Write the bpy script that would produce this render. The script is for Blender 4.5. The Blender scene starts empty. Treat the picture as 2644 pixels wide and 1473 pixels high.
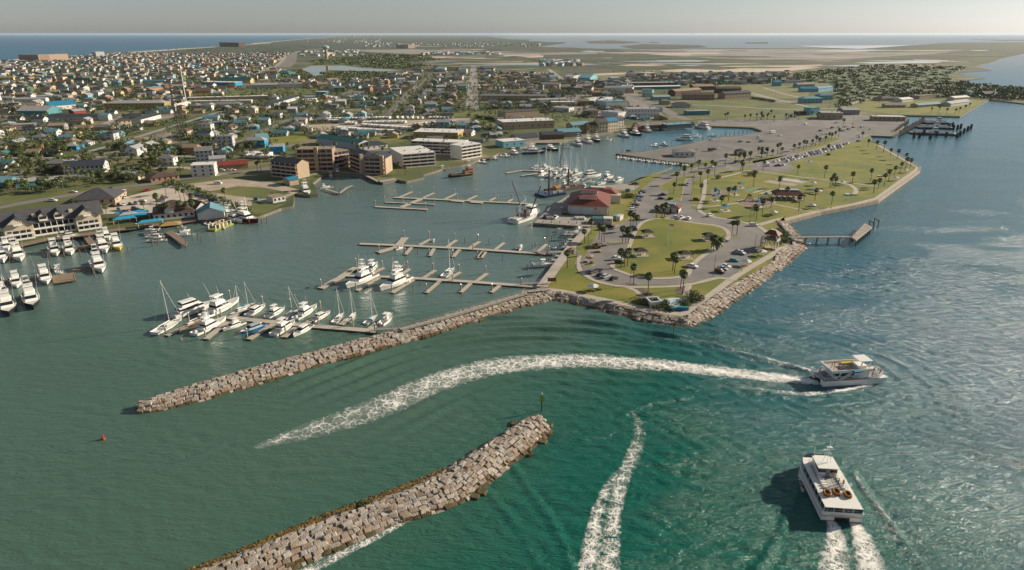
import bpy,bmesh,math,random
import numpy as np
from mathutils import Vector,Matrix
random.seed(7)
R=math.radians
scn=bpy.context.scene
COL=scn.collection
# ------------------------------------------------------------------ camera, world, sun, exposure
FPX,CAMH,HOR=1700.0,100.0,87.5
TH=math.atan((736.5-HOR)/FPX)
cam=bpy.data.cameras.new('camera');camo=bpy.data.objects.new('camera',cam);COL.objects.link(camo)
camo.location=(0,0,CAMH);camo.rotation_euler=(math.pi/2-TH,0,0)
cam.sensor_width=36;cam.lens=36*FPX/2644;cam.clip_start=1;cam.clip_end=400000
scn.camera=camo
SUN_EL,SUN_AZ=R(23),R(20)
w=bpy.data.worlds.new("World");scn.world=w;w.use_nodes=True
nt=w.node_tree;nt.nodes.clear()
sky=nt.nodes.new('ShaderNodeTexSky');sky.sky_type='NISHITA';sky.sun_disc=False
sky.sun_elevation=SUN_EL;sky.sun_rotation=math.pi/2-SUN_AZ
sky.altitude=100;sky.air_density=1.0;sky.dust_density=0.6;sky.ozone_density=1.0
bg=nt.nodes.new('ShaderNodeBackground');bg.inputs['Strength'].default_value=0.12
wo=nt.nodes.new('ShaderNodeOutputWorld')
hs=nt.nodes.new('ShaderNodeHueSaturation');hs.inputs['Saturation'].default_value=.45;hs.inputs['Value'].default_value=.41
nt.links.new(sky.outputs[0],hs.inputs['Color']);tm=nt.nodes.new('ShaderNodeMix');tm.data_type='RGBA';tm.blend_type='MULTIPLY';tm.inputs[0].default_value=1;tm.inputs[7].default_value=(.92,.98,1.08,1)
nt.links.new(hs.outputs[0],tm.inputs[6]);nt.links.new(tm.outputs[2],bg.inputs[0]);nt.links.new(bg.outputs[0],wo.inputs[0])
sl=bpy.data.lights.new('sun','SUN');sl.energy=4.8;sl.angle=R(0.5);sl.color=(1.0,0.88,0.70)
so=bpy.data.objects.new('sun',sl);COL.objects.link(so)
sd=Vector((math.cos(SUN_AZ)*math.cos(SUN_EL),math.sin(SUN_AZ)*math.cos(SUN_EL),math.sin(SUN_EL)))
so.rotation_euler=sd.to_track_quat('Z','Y').to_euler();so.location=sd*300
scn.view_settings.view_transform='Standard';scn.view_settings.look='None'
scn.view_settings.exposure=0.68;scn.view_settings.gamma=1.0
scn.cycles.max_bounces=5;scn.cycles.transparent_max_bounces=12;scn.cycles.volume_bounces=1
# ------------------------------------------------------------------ pixel -> ground point (all things stand at real places on the ground)
def P(sx,sy,z=1.6):
    sy=max(sy,91.0)
    x=(sx-1322)/FPX;v=(sy-736.5)/FPX
    dy=math.cos(TH)-v*math.sin(TH);dz=-math.sin(TH)-v*math.cos(TH)
    t=(z-CAMH)/dz
    return(x*t,dy*t)
def view(x0,y0,s):
    return lambda x,y,z=1.6:P(x0+x/s,y0+y/s,z)
V1=view(0,60,3.587);V2=view(650,60,3.587);V3=view(1300,60,3.587);V4=view(1944,60,3.587)
L1=view(0,380,2.76);L2=view(650,360,2.657);L3=view(1300,360,2.657);L4=view(1944,300,3.261)
J1=view(300,850,2.304);J2=view(1050,850,2.304);VC=view(2050,900,8.587);VF=view(2030,1130,4.185)
VS=view(380,680,6.522);VH=view(0,500,3.986);VM=view(640,760,5.855);VR=view(1330,400,5.978)
VK=view(1780,400,5.518);VB=view(380,470,6.44);VQ=view(1300,560,7.173);VD=view(0,0,0.97428)
def pts(v,seq,z=1.6):return[v(a,b,z) for a,b in seq]
# ------------------------------------------------------------------ materials
def lin(c):
    c=c/255.0
    return c/12.92 if c<=0.04045 else((c+0.055)/1.055)**2.4
def hexc(h):return tuple(lin(int(h[i:i+2],16)) for i in(0,2,4))
MATS={}
def M(key,col,rough=0.7,var=0.15,scale=0.5,bump=0.0,bscale=2.0,metal=0.0,col2=None,coords='Object',detail=5,contrast=None):
    if key in MATS:return MATS[key]
    if isinstance(col,str):col=hexc(col)
    m=bpy.data.materials.new(key);m.use_nodes=True;nt=m.node_tree;b=nt.nodes['Principled BSDF']
    b.inputs['Roughness'].default_value=rough;b.inputs['Metallic'].default_value=metal
    if col2 is None:col2=tuple(max(0,c*(1-2*var)) for c in col)
    elif isinstance(col2,str):col2=hexc(col2)
    if var>0:
        tc=nt.nodes.new('ShaderNodeTexCoord');n=nt.nodes.new('ShaderNodeTexNoise')
        n.inputs['Scale'].default_value=scale;n.inputs['Detail'].default_value=detail;n.inputs['Roughness'].default_value=0.6
        nt.links.new(tc.outputs[coords],n.inputs['Vector'])
        mr=nt.nodes.new('ShaderNodeMapRange');lo,hi=contrast or(0.35,0.65)
        mr.inputs[1].default_value=lo;mr.inputs[2].default_value=hi
        mx=nt.nodes.new('ShaderNodeMix');mx.data_type='RGBA'
        mx.inputs[6].default_value=(*col,1);mx.inputs[7].default_value=(*col2,1)
        nt.links.new(n.outputs[0],mr.inputs[0]);nt.links.new(mr.outputs[0],mx.inputs[0]);nt.links.new(mx.outputs[2],b.inputs['Base Color'])
        if bump>0:
            n2=nt.nodes.new('ShaderNodeTexNoise');n2.inputs['Scale'].default_value=bscale;n2.inputs['Detail'].default_value=4
            nt.links.new(tc.outputs[coords],n2.inputs['Vector'])
            bp=nt.nodes.new('ShaderNodeBump');bp.inputs['Strength'].default_value=bump;bp.inputs['Distance'].default_value=0.3
            nt.links.new(n2.outputs[0],bp.inputs['Height']);nt.links.new(bp.outputs[0],b.inputs['Normal'])
    else:
        b.inputs['Base Color'].default_value=(*col,1)
    MATS[key]=m
    return m
# ------------------------------------------------------------------ mesh builder
class MB:
    def __init__(s):s.v=[];s.f=[];s.m=[];s.mats=[];s.T=Matrix()
    def mi(s,m):
        if m not in s.mats:s.mats.append(m)
        return s.mats.index(m)
    def add(s,vs,fs,m):
        o=len(s.v);k=s.mi(m)
        ident=s.T==Matrix()
        for p in vs:s.v.append(tuple(p) if ident else tuple(s.T@Vector(p)))
        for f in fs:s.f.append(tuple(o+i for i in f));s.m.append(k)
        return s
    def box(s,x0,x1,y0,y1,z0,z1,m,taper=0.0,shift=(0,0)):
        tx=taper*(x1-x0)/2;ty=taper*(y1-y0)/2;a,b=shift
        vs=[(x0,y0,z0),(x1,y0,z0),(x1,y1,z0),(x0,y1,z0),
              (x0+tx+a,y0+ty+b,z1),(x1-tx+a,y0+ty+b,z1),(x1-tx+a,y1-ty+b,z1),(x0+tx+a,y1-ty+b,z1)]
        return s.add(vs,[(3,2,1,0),(4,5,6,7),(0,1,5,4),(1,2,6,5),(2,3,7,6),(3,0,4,7)],m)
    def cyl(s,p,q,r0,r1,m,n=6):
        p=Vector(p);q=Vector(q);d=(q-p)
        if d.length<1e-6:return s
        d.normalize();a=d.orthogonal().normalized();b=d.cross(a)
        vs=[]
        for c,r in((p,r0),(q,r1)):
            for i in range(n):
                t=2*math.pi*i/n;vs.append(c+a*(r*math.cos(t))+b*(r*math.sin(t)))
        fs=[(i,(i+1)%n,n+(i+1)%n,n+i) for i in range(n)]+[tuple(range(n))[::-1],tuple(range(n,2*n))]
        return s.add(vs,fs,m)
    def path(s,ps,r,m,n=5):
        for a,b in zip(ps,ps[1:]):s.cyl(a,b,r,r,m,n)
        return s
    def prism(s,poly,z0,z1,m,mtop=None):
        n=len(poly);ar=sum(poly[i][0]*poly[(i+1)%n][1]-poly[(i+1)%n][0]*poly[i][1] for i in range(n))
        if ar<0:poly=poly[::-1]
        vs=[(x,y,z0) for x,y in poly]+[(x,y,z1) for x,y in poly]
        s.add(vs,[(i,(i+1)%n,n+(i+1)%n,n+i) for i in range(n)],m)
        return s.add([(x,y,z1) for x,y in poly],[tuple(range(n))],mtop or m)
    def xprism(s,prof,y0,y1,m):
        n=len(prof)
        vs=[(x,y0,z) for x,z in prof]+[(x,y1,z) for x,z in prof]
        return s.add(vs,[(i,(i+1)%n,n+(i+1)%n,n+i) for i in range(n)]+[tuple(range(n))[::-1],tuple(range(n,2*n))],m)
    def gable(s,x0,x1,y0,y1,z,h,m,mw=None,ov=0.4,axis='x',th=0.15):
        if axis=='y':
            T0=s.T.copy();s.T=s.T@Matrix.Rotation(math.pi/2,4,'Z')
            s.gable(y0,y1,-x1,-x0,z,h,m,mw,ov,'x',th);s.T=T0;return s
        yc=(y0+y1)/2;k=h/(yc-y0);e=ov*k
        for sg,ya in((-1,y0-ov),(1,y1+ov)):
            a=(x0-ov,ya,z-e);b=(x1+ov,ya,z-e);c=(x1+ov,yc,z+h);d=(x0-ov,yc,z+h)
            vs=[a,b,c,d]+[(p[0],p[1],p[2]+th) for p in(a,b,c,d)]
            s.add(vs,[(0,1,2,3),(4,5,6,7),(0,1,5,4),(1,2,6,5),(3,0,4,7)],m)
        if mw:
            for x in(x0,x1):s.add([(x,y0,z-.01),(x,y1,z-.01),(x,yc,z+h-.01)],[(0,1,2)],mw)
        return s
    def hip(s,x0,x1,y0,y1,z,h,m,ov=0.5,top=0.0):
        x0-=ov;x1+=ov;y0-=ov;y1+=ov;hw=(y1-y0)/2;hx=(x1-x0)/2
        k=min(hw,hx)*(1-top)
        vs=[(x0,y0,z),(x1,y0,z),(x1,y1,z),(x0,y1,z),(x0+k,y0+k,z+h),(x1-k,y0+k,z+h),(x1-k,y1-k,z+h),(x0+k,y1-k,z+h)]
        return s.add(vs,[(3,2,1,0),(0,1,5,4),(1,2,6,5),(2,3,7,6),(3,0,4,7),(4,5,6,7)],m)
    def mesh(s,name,smooth=False,fixn=False):
        me=bpy.data.meshes.new(name);me.from_pydata(s.v,[],s.f)
        for m in s.mats:me.materials.append(m)
        me.polygons.foreach_set('material_index',s.m)
        if smooth:me.polygons.foreach_set('use_smooth',[True]*len(s.f))
        me.update()
        if fixn:
            bm=bmesh.new();bm.from_mesh(me);bmesh.ops.recalc_face_normals(bm,faces=bm.faces);bm.to_mesh(me);bm.free()
        return me
    def build(s,name,parent=None,smooth=False,fixn=False,loc=None,rz=0):
        o=bpy.data.objects.new(name,s.mesh(name,smooth,fixn));COL.objects.link(o)
        if parent:o.parent=parent;KIDS.setdefault(parent.name,[]).append(o)
        if loc:o.location=loc;o.rotation_euler=(0,0,rz)
        return o
KIDS={}
def tag(o,label=None,cat=None,group=None,kind=None):
    if label:o['label']=label
    if cat:o['category']=cat
    if group:o['group']=group
    if kind:o['kind']=kind
    return o
def thing(name,label,cat,loc=(0,0,0),rz=0,group=None):
    o=bpy.data.objects.new(name,None);COL.objects.link(o);o.location=loc;o.rotation_euler=(0,0,rz);o.empty_display_size=.5
    return tag(o,label,cat,group)
def copy_tree(o,parent=None):
    c=o.copy();COL.objects.link(c)
    if parent:c.parent=parent;KIDS.setdefault(parent.name,[]).append(c)
    for k in list(KIDS.get(o.name,[])):copy_tree(k,c)
    return c
USED=set()
def put(proto,loc,rz=0,sc=1.0,label=None,cat=None,group=None,szz=None):
    """first use moves the prototype itself, later uses copy it"""
    o=proto if proto.name not in USED else copy_tree(proto)
    USED.add(proto.name)
    o.location=loc;o.rotation_euler=(0,0,rz)
    o.scale=(sc,sc,szz or sc) if not isinstance(sc,tuple) else sc
    return tag(o,label,cat,group)
ORD=['first','second','third','fourth','fifth','sixth','seventh','eighth','ninth','tenth','eleventh','twelfth','thirteenth',
       'fourteenth','fifteenth','sixteenth','seventeenth','eighteenth','nineteenth','twentieth']
TENS={2:'twent',3:'thirt',4:'fort',5:'fift',6:'sixt',7:'sevent',8:'eight',9:'ninet'}
def ordw(i):
    """0-based index -> ordinal word"""
    i+=1;pre=''
    if i>=100:pre='hundred-and-' if i%100 else 'hundredth';i%=100
    if i==0:return pre
    if i<=20:return pre+ORD[i-1]
    t,u=divmod(i,10)
    return pre+(TENS[t]+'y-'+ORD[u-1] if u else TENS[t]+'ieth')
TOLABEL=[]
def later(o,base,group):TOLABEL.append((o,base,group));return o
def label_all():
    marks={k:v for k,v in LANDMARKS.items()};cl={}
    for o,base,group in TOLABEL:
        x,y=o.location[0],o.location[1];n=min(marks,key=lambda k:(marks[k][0]-x)**2+(marks[k][1]-y)**2)
        cl.setdefault((base,n),[]).append(((marks[n][0]-x)**2+(marks[n][1]-y)**2,o.name,o,group))
    for(base,n),L in cl.items():
        L.sort(key=lambda t:(t[0],t[1]))
        for k,(_,_,o,group) in enumerate(L):
            o['label']=(base+', '+ordw(k)+' closest to the '+n) if len(L)>1 else base+' near the '+n
            o['group']=group
SHEETS=[];ROADS=[];SN=[0]
def sheet(name,poly,z,m,kind='structure',skirt=0.0,label=None,cat=None,mskirt=None):
    from mathutils.geometry import tessellate_polygon
    tris=tessellate_polygon([[Vector((x,y,0)) for x,y in poly]])
    b=MB();n=len(poly)
    fs=[]
    for t in tris:
        a,c,d=[poly[i] for i in t]
        ar=(c[0]-a[0])*(d[1]-a[1])-(c[1]-a[1])*(d[0]-a[0])
        fs.append(tuple(t) if ar>0 else tuple(t)[::-1])
    b.add([(x,y,z) for x,y in poly],fs,m)
    if skirt:
        ar=sum(poly[i][0]*poly[(i+1)%n][1]-poly[(i+1)%n][0]*poly[i][1] for i in range(n))
        q=poly if ar>0 else poly[::-1]
        b.add([(x,y,z-skirt) for x,y in q]+[(x,y,z) for x,y in q],[(i,(i+1)%n,n+(i+1)%n,n+i) for i in range(n)],mskirt or m)
    o=b.build(name)
    SHEETS.append((name,poly))
    return tag(o,label,cat,None,kind)
def smooth_line(ps,step=3.0,closed=False):
    """Catmull-Rom resample"""
    out=[];n=len(ps)
    rng=range(n if closed else n-1)
    for i in rng:
        if closed:p0,p1,p2,p3=ps[i-1],ps[i],ps[(i+1)%n],ps[(i+2)%n]
        else:p0,p1,p2,p3=ps[max(i-1,0)],ps[i],ps[i+1],ps[min(i+2,n-1)]
        d=math.hypot(p2[0]-p1[0],p2[1]-p1[1]);k=max(1,int(d/step))
        for j in range(k):
            t=j/k;t2=t*t;t3=t2*t
            out.append(tuple(0.5*(2*p1[a]+(-p0[a]+p2[a])*t+(2*p0[a]-5*p1[a]+4*p2[a]-p3[a])*t2+(-p0[a]+3*p1[a]-3*p2[a]+p3[a])*t3) for a in(0,1)))
    if not closed:out.append(tuple(ps[-1]))
    return out
def normals(ps,closed=False):
    n=len(ps);out=[]
    for i in range(n):
        a=ps[i-1] if(i or closed) else ps[0];b=ps[(i+1)%n] if(i<n-1 or closed) else ps[-1]
        dx,dy=b[0]-a[0],b[1]-a[1];l=math.hypot(dx,dy) or 1;out.append((-dy/l,dx/l))
    return out
def strip(name,ps,width,z,m,kind='structure',closed=False,step=4,label=None,cat=None,skirt=0.0,straight=False):
    SN[0]+=1;z+=SN[0]*.002
    q=ps if straight else smooth_line(ps,step,closed);nn=normals(q,closed);b=MB();h=width/2;n=len(q)
    vs=[]
    for(x,y),(a,c) in zip(q,nn):vs+=[(x-a*h,y-c*h,z),(x+a*h,y+c*h,z)]
    fs=[(2*i,2*((i+1)%n),2*((i+1)%n)+1,2*i+1) for i in range(n if closed else n-1)]
    b.add(vs,fs,m)
    if skirt:
        lo=[(x,y,zz-skirt) for x,y,zz in vs];N=len(vs);f2=[]
        for i in range(n if closed else n-1):
            j=(i+1)%n
            f2+=[(2*i,2*j,N+2*j,N+2*i),(2*i+1,2*j+1,N+2*j+1,N+2*i+1)]
        if not closed:f2+=[(0,1,N+1,N),(2*n-2,2*n-1,N+2*n-1,N+2*n-2)]
        b.add(vs+lo,f2,m)
    o=b.build(name)
    return tag(o,label,cat,None,kind)
def offset(poly,d):
    n=len(poly);ar=sum(poly[i][0]*poly[(i+1)%n][1]-poly[(i+1)%n][0]*poly[i][1] for i in range(n))
    sg=-1 if ar>0 else 1
    return[(x+a*d*sg,y+c*d*sg) for(x,y),(a,c) in zip(poly,normals(poly,True))]
def heading(a,b):return math.atan2(b[1]-a[1],b[0]-a[0])
def mid(a,b):return((a[0]+b[0])/2,(a[1]+b[1])/2)
def dist(a,b):return math.hypot(a[0]-b[0],a[1]-b[1])
def inpoly(p,poly):
    x,y=p;c=False;n=len(poly);j=n-1
    for i in range(n):
        xi,yi=poly[i];xj,yj=poly[j]
        if(yi>y)!=(yj>y) and x<(xj-xi)*(y-yi)/(yj-yi)+xi:c= not c
        j=i
    return c
def proj(x,y,z=1.6):
    dy,dz=y,z-CAMH
    zc=dy*math.cos(TH)-dz*math.sin(TH);v=-(dy*math.sin(TH)+dz*math.cos(TH))/zc
    return 1322+FPX*x/zc,736.5+FPX*v
# ------------------------------------------------------------------ ground, water, roads
ASPH=M('asphalt',(.14,.132,.125),.9,.12,.06,.1,3,col2=(.22,.2,.18),detail=9)
LOT=M('gravel_lot',(.115,.108,.10),.95,.12,.05,.2,2,col2=(.18,.165,.15),detail=9)
CONC=M('concrete',(.42,.37,.31),.85,.1,.4,.1,3)
CONCG=M('grey_concrete',(.34,.31,.27),.85,.15,.3,.1,3)
GRASS=M('lawn',(.10,.128,.010),.95,.2,.045,.4,3,col2=(.195,.175,.024),detail=9,contrast=(.36,.62))
GRASSR=M('rough_grass',(.06,.09,.016),.95,.2,.03,.4,1.5,col2=(.14,.14,.036),detail=9)
SCRUB=M('scrub_ground',(.045,.075,.022),.95,.2,.02,.5,.4,col2=(.11,.13,.045),detail=10)
SAND=M('sand',(.52,.43,.33),.95,.1,.02,.1,1)
MUD=M('mudflat',(.19,.17,.155),.9,.2,.008,col2=(.29,.26,.235),detail=9)
MARSH=M('marsh',(.026,.04,.018),.95,.2,.01,col2=(.09,.08,.05),detail=9)
EARTH=M('bare_earth',(.30,.24,.18),.95,.2,.1,.2,1,col2=(.4,.33,.26))
MULCH=M('mulch',(.13,.09,.07),.95,.2,.5)
BULK=M('bulkhead',(.2,.17,.14),.9,.2,.6)
def town_mat():
    m=bpy.data.materials.new('town_ground');m.use_nodes=True;nt=m.node_tree;b=nt.nodes['Principled BSDF']
    b.inputs['Roughness'].default_value=.95
    tc=nt.nodes.new('ShaderNodeTexCoord')
    def noise(sc,det=4):
        n=nt.nodes.new('ShaderNodeTexNoise');n.inputs['Scale'].default_value=sc;n.inputs['Detail'].default_value=det
        nt.links.new(tc.outputs['Object'],n.inputs['Vector']);return n
    def ramp(n,pos):
        r=nt.nodes.new('ShaderNodeValToRGB');e=r.color_ramp.elements
        e[0].position,e[0].color=pos[0][0],(*pos[0][1],1);e[1].position,e[1].color=pos[-1][0],(*pos[-1][1],1)
        for p,c in pos[1:-1]:x=e.new(p);x.color=(*c,1)
        nt.links.new(n.outputs[0],r.inputs[0]);return r
    a=ramp(noise(.012,8),[(.38,(.035,.055,.012)),(.5,(.075,.09,.02)),(.58,(.13,.12,.045)),(.68,(.26,.22,.17))])
    c=ramp(noise(.004,10),[(.35,(.022,.034,.016)),(.52,(.034,.052,.022)),(.66,(.075,.075,.042))])
    sp=nt.nodes.new('ShaderNodeSeparateXYZ');nt.links.new(tc.outputs['Object'],sp.inputs[0])
    mr=nt.nodes.new('ShaderNodeMapRange');mr.inputs[1].default_value=1800;mr.inputs[2].default_value=3800
    nt.links.new(sp.outputs[1],mr.inputs[0])
    mx=nt.nodes.new('ShaderNodeMix');mx.data_type='RGBA'
    nt.links.new(mr.outputs[0],mx.inputs[0]);nt.links.new(a.outputs[0],mx.inputs[6]);nt.links.new(c.outputs[0],mx.inputs[7])
    nt.links.new(mx.outputs[2],b.inputs['Base Color'])
    bp=nt.nodes.new('ShaderNodeBump');bp.inputs['Strength'].default_value=.4;nt.links.new(noise(.6).outputs[0],bp.inputs['Height']);nt.links.new(bp.outputs[0],b.inputs['Normal'])
    return m
TOWN=town_mat()
HARBOUR=pts(V3,[(0,1160),(150,1150),(300,1110),(520,1110),(600,1080),(700,1060),(880,1030),(1040,1000),(1180,985),(1270,960),(1520,940),
        (1750,915),(1800,960),(1950,955),(2160,962),(2300,968),(2400,1000),(2370,1020),(2150,1045),(1950,1060),(1750,1110),
        (1500,1150),(1300,1185),(1150,1200),(1040,1208),(1250,1240),(1500,1278),(1745,1300),(1760,1325),(1500,1395),(1280,1430)])
SHORE_L=pts(L1,[(-500,760),(0,705),(130,690),(400,650),(590,622),(740,603),(930,570),(1010,560),(1400,520),(1620,500),(1690,480),(1780,510),(1820,500)])+ \
    pts(VB,[(1880,570),(2230,435),(2430,400),(2440,330)])+ \
    pts(L2,[(290,372),(400,385),(450,380),(440,330),(420,300),(470,262),(500,240),(640,240),(760,248),(850,268),(900,298),(1000,278),(1060,290),
             (1180,262),(1180,240),(1240,225),(1330,195),(1440,178),(1520,157),(1570,133),(1640,132),(1700,92),(1790,80)])
PEN=pts(L3,[(1160,190),(1000,250),(840,305),(640,320),(540,350),(440,385),(330,450),(300,500),(200,575),(565,600),(580,603),(262,1000),(235,1030),(310,1062),
               (400,1055),(870,1158),(1120,1210),(1240,1225),(1560,1010),(1860,850)])
EAST=pts(VK,[(1190,1432),(1300,1400),(1430,1345),(1520,1300),(1420,1160),(1320,1080),(1240,985),(1300,955)])+ \
    pts(L4,[(250,898),(570,810),(850,755),(1050,712),(1400,462),(1405,435),(1340,398),(1060,238),(975,205),(1002,185),(985,165),(1155,172)])+ \
    pts(V4,[(1300,1050),(1400,950),(1430,900),(1400,862),(1340,852),(1920,865),(2190,708),(2511,745),(2900,790),(2900,600),(2511,618),(2100,580),(1920,530),(2150,512),(1980,485),
             (1880,458),(2210,437),(2060,405),(2140,380),(2200,370),(2300,330),(2511,285),(3200,200),(3200,178),(2511,178),(1750,187),(1100,238)])
FAR=pts(V3,[(1880,232),(1400,243),(850,237),(320,220),(600,185),(250,168),(0,145)])+pts(V2,[(2200,125),(1600,118),(1450,109),(830,112),(790,124),(400,154),(0,190)])+ \
    pts(V1,[(1500,252),(640,305),(0,350),(-600,400),(-1500,480),(-3000,900)])
LAND=SHORE_L+HARBOUR+PEN+EAST+FAR
sheet('ground',LAND,1.6,TOWN,skirt=4,mskirt=BULK)
LAWN=pts(V3,[(1760,1325),(1500,1395),(1280,1430)])+PEN+EAST[:19]+pts(V4,[(1000,1085),(850,1135),(300,1300),(0,1340)])+pts(V3,[(2000,1310)])
def inset(poly,d):return offset(poly,-d)
sheet('park_lawn',inset(LAWN,.6),1.604+.01,GRASS)
WCRV=smooth_line(pts(VD,[(640,1125),(800,1085),(950,1022),(1100,958),(1250,922),(1430,908),(1650,917),(1850,937),(2050,953)],0),3)
WN=np.array(WCRV)
RIDGES=[(smooth_line(pts(VD,q,0),6),a_,s_) for q,a_,s_ in(([(2060,940),(1850,882),(1650,835),(1450,805),(1250,798),(1050,812)],.5,1.3),([(1950,915),(1700,860),(1500,832),(1250,826),(1000,850)],.4,1.2),([(1750,890),(1500,856),(1280,850),(1080,872)],.32,1.1),
  ([(2150,1195),(2220,1290),(2300,1400),(2400,1540)],.3,.8),([(2018,1180),(1985,1290),(1930,1400),(1850,1500)],.3,.8),([(2060,990),(1850,985),(1650,1010),(1560,1050)],.22,.9),([(1990,1000),(1800,1010),(1600,1045)],.18,.9),([(1250,1120),(1330,1230),(1400,1330),(1440,1430)],.2,.8),([(1180,1180),(1280,1300),(1350,1400)],.16,.8),
  ([(0,1300),(200,1240),(420,1180),(560,1120)],.14,1.0),([(0,1230),(150,1190),(330,1150),(480,1110)],.12,1.0),([(700,1190),(1000,1165),(1250,1090)],.1,1.0))]
def wave_h(x,y):
    """height of the water near the entrance: long curved wake waves"""
    x=np.asarray(x,float);y=np.asarray(y,float)
    d=np.full(x.shape,1e9);side=np.zeros(x.shape);al=np.zeros(x.shape)
    for i in range(0,len(WN)-1):
        ax,ay=WN[i];bx,by=WN[i+1];dx,dy=bx-ax,by-ay;L=dx*dx+dy*dy
        t=np.clip(((x-ax)*dx+(y-ay)*dy)/L,0,1);qx=x-ax-t*dx;qy=y-ay-t*dy;dd=np.hypot(qx,qy)
        s=dx*qy-dy*qx;k=dd<d
        d=np.where(k,dd,d);side=np.where(k,s,side);al=np.where(k,i+t,al)
    u=al/len(WN)
    env=np.where(side>0,np.exp(-((d-26)/18)**2),.55*np.exp(-((d-12)/8)**2))
    env=env*np.clip(1.25-u,0.25,1)*np.clip(u*5-.2,0,1)
    fx=np.clip((x+145)/30,0,1)*np.clip((255-x)/40,0,1)*np.clip((y-84)/10,0,1)*np.clip((335-y)/60,0,1)
    h=.52*env*np.sin(2*np.pi*d/6.2+1.5*np.sin(x*.03))+.05*np.clip(u*5-.2,0,1)*np.exp(-((d-40)/40)**2)*np.sin(2*np.pi*(d*.9+x*.12)/3.4)
    for RL,A_,sg_ in RIDGES:
        dm=np.full(x.shape,1e9)
        for(ax,ay),(bx,by) in zip(RL,RL[1:]):
            dx,dy=bx-ax,by-ay;t=np.clip(((x-ax)*dx+(y-ay)*dy)/(dx*dx+dy*dy),0,1);dm=np.minimum(dm,np.hypot(x-ax-t*dx,y-ay-t*dy))
        h=h+A_*np.exp(-(dm/sg_)**2)-.5*A_*np.exp(-((dm-2.2*sg_)/sg_)**2)
    rs=np.random.RandomState(4);sea=.35+1.0*np.clip((x+.55*(170-y)+30)/90,0,1);gust=.75+.45*np.sin(.031*x+.02*y)*np.sin(.023*y-.017*x+1)
    for k in range(16):
        lam=2.3+4.2*(k/15)**1.5;a_=np.radians(62+rs.uniform(-34,34));kk=2*np.pi/lam;ph=rs.uniform(0,6.28)
        h=h+sea*gust*.0068*lam*np.sin(kk*(x*np.cos(a_)+y*np.sin(a_))+ph+.8*np.sin(.05*x*rs.uniform(.5,1.5)+.06*y+ph))
    return h*fx
def water_mat():
    m=bpy.data.materials.new('sea_water');m.use_nodes=True;nt=m.node_tree;b=nt.nodes['Principled BSDF']
    b.inputs['Roughness'].default_value=.12;b.inputs['IOR'].default_value=1.33
    geo=nt.nodes.new('ShaderNodeNewGeometry');sp=nt.nodes.new('ShaderNodeSeparateXYZ');nt.links.new(geo.outputs['Position'],sp.inputs[0])
    def math_(op,a,b_=None,clamp=False):
        n=nt.nodes.new('ShaderNodeMath');n.operation=op;n.use_clamp=clamp
        for i,q in enumerate((a,b_)):
            if q is None:continue
            if isinstance(q,(int,float)):n.inputs[i].default_value=q
            else:nt.links.new(q,n.inputs[i])
        return n.outputs[0]
    def mrange(a,lo,hi,o0=0,o1=1):
        n=nt.nodes.new('ShaderNodeMapRange');nt.links.new(a,n.inputs[0])
        for i,q in enumerate((lo,hi,o0,o1)):n.inputs[i+1].default_value=q
        n.interpolation_type='SMOOTHSTEP';return n.outputs[0]
    def noise(sc,det,rz=0,st=(1,1,1),rough=.55,dist=0):
        mp=nt.nodes.new('ShaderNodeMapping');mp.inputs['Rotation'].default_value=(0,0,rz);mp.inputs['Scale'].default_value=st
        nt.links.new(geo.outputs['Position'],mp.inputs[0])
        n=nt.nodes.new('ShaderNodeTexNoise');n.inputs['Scale'].default_value=sc;n.inputs['Detail'].default_value=det
        n.inputs['Roughness'].default_value=rough;n.inputs['Distortion'].default_value=dist
        nt.links.new(mp.outputs[0],n.inputs['Vector']);return n.outputs[0]
    def mixc(f,a,c):
        n=nt.nodes.new('ShaderNodeMix');n.data_type='RGBA';nt.links.new(f,n.inputs[0])
        for i,q in((6,a),(7,c)):
            if isinstance(q,tuple):n.inputs[i].default_value=(*q,1)
            else:nt.links.new(q,n.inputs[i])
        return n.outputs[2]
    X,Y=sp.outputs[0],sp.outputs[1]
    n1=noise(.02,4)
    xx=math_('ADD',X,math_('MULTIPLY',math_('SUBTRACT',n1,.5),60))
    yy=math_('ADD',Y,math_('MULTIPLY',math_('SUBTRACT',noise(.015,4),.5),60))
    chan=mrange(math_('ADD',xx,math_('MULTIPLY',math_('SUBTRACT',170,yy),.55)),-35,55)
    col=mixc(chan,WC['basin'],WC['chan_near'])
    col=mixc(mrange(math_('ADD',xx,math_('MULTIPLY',yy,.25)),70,190),col,WC['chan'])
    mar=math_('MULTIPLY',mrange(yy,190,290),mrange(math_('SUBTRACT',xx,math_('MULTIPLY',yy,.12)),70,10))
    col=mixc(mar,col,WC['marina'])
    gulf=math_('MULTIPLY',mrange(Y,1500,3000),mrange(X,-600,-1200))
    col=mixc(gulf,col,WC['gulf'])
    bay=math_('MULTIPLY',mrange(Y,1200,3000),mrange(X,-600,600))
    col=mixc(bay,col,WC['bay'])
    col=mixc(mrange(noise(.035,6,.6,(1,2.2,1)),.55,.75,0,.35),col,(.05,.10,.075))
    nt.links.new(col,b.inputs['Base Color'])
    fade=math_('MULTIPLY',mrange(Y,120,900,1,.25),mrange(Y,2000,6000,1,.25))
    r1=noise(.9,5,.55,(1,2.6,1),.6);r2=noise(.2,5,.32,(1,2.7,1),.6,.5);r3=noise(2.4,3,-.4,(1,1.8,1));r4=noise(.05,3,.2,(1,4,1))
    h=math_('ADD',math_('ADD',math_('MULTIPLY',r1,.8),math_('MULTIPLY',r2,2.6)),math_('ADD',math_('MULTIPLY',r3,.18),math_('MULTIPLY',r4,.35)))
    strength=math_('ADD',mrange(math_('ADD',xx,math_('MULTIPLY',math_('SUBTRACT',170,yy),.5)),-30,80,.26,.75),0.0)
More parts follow.
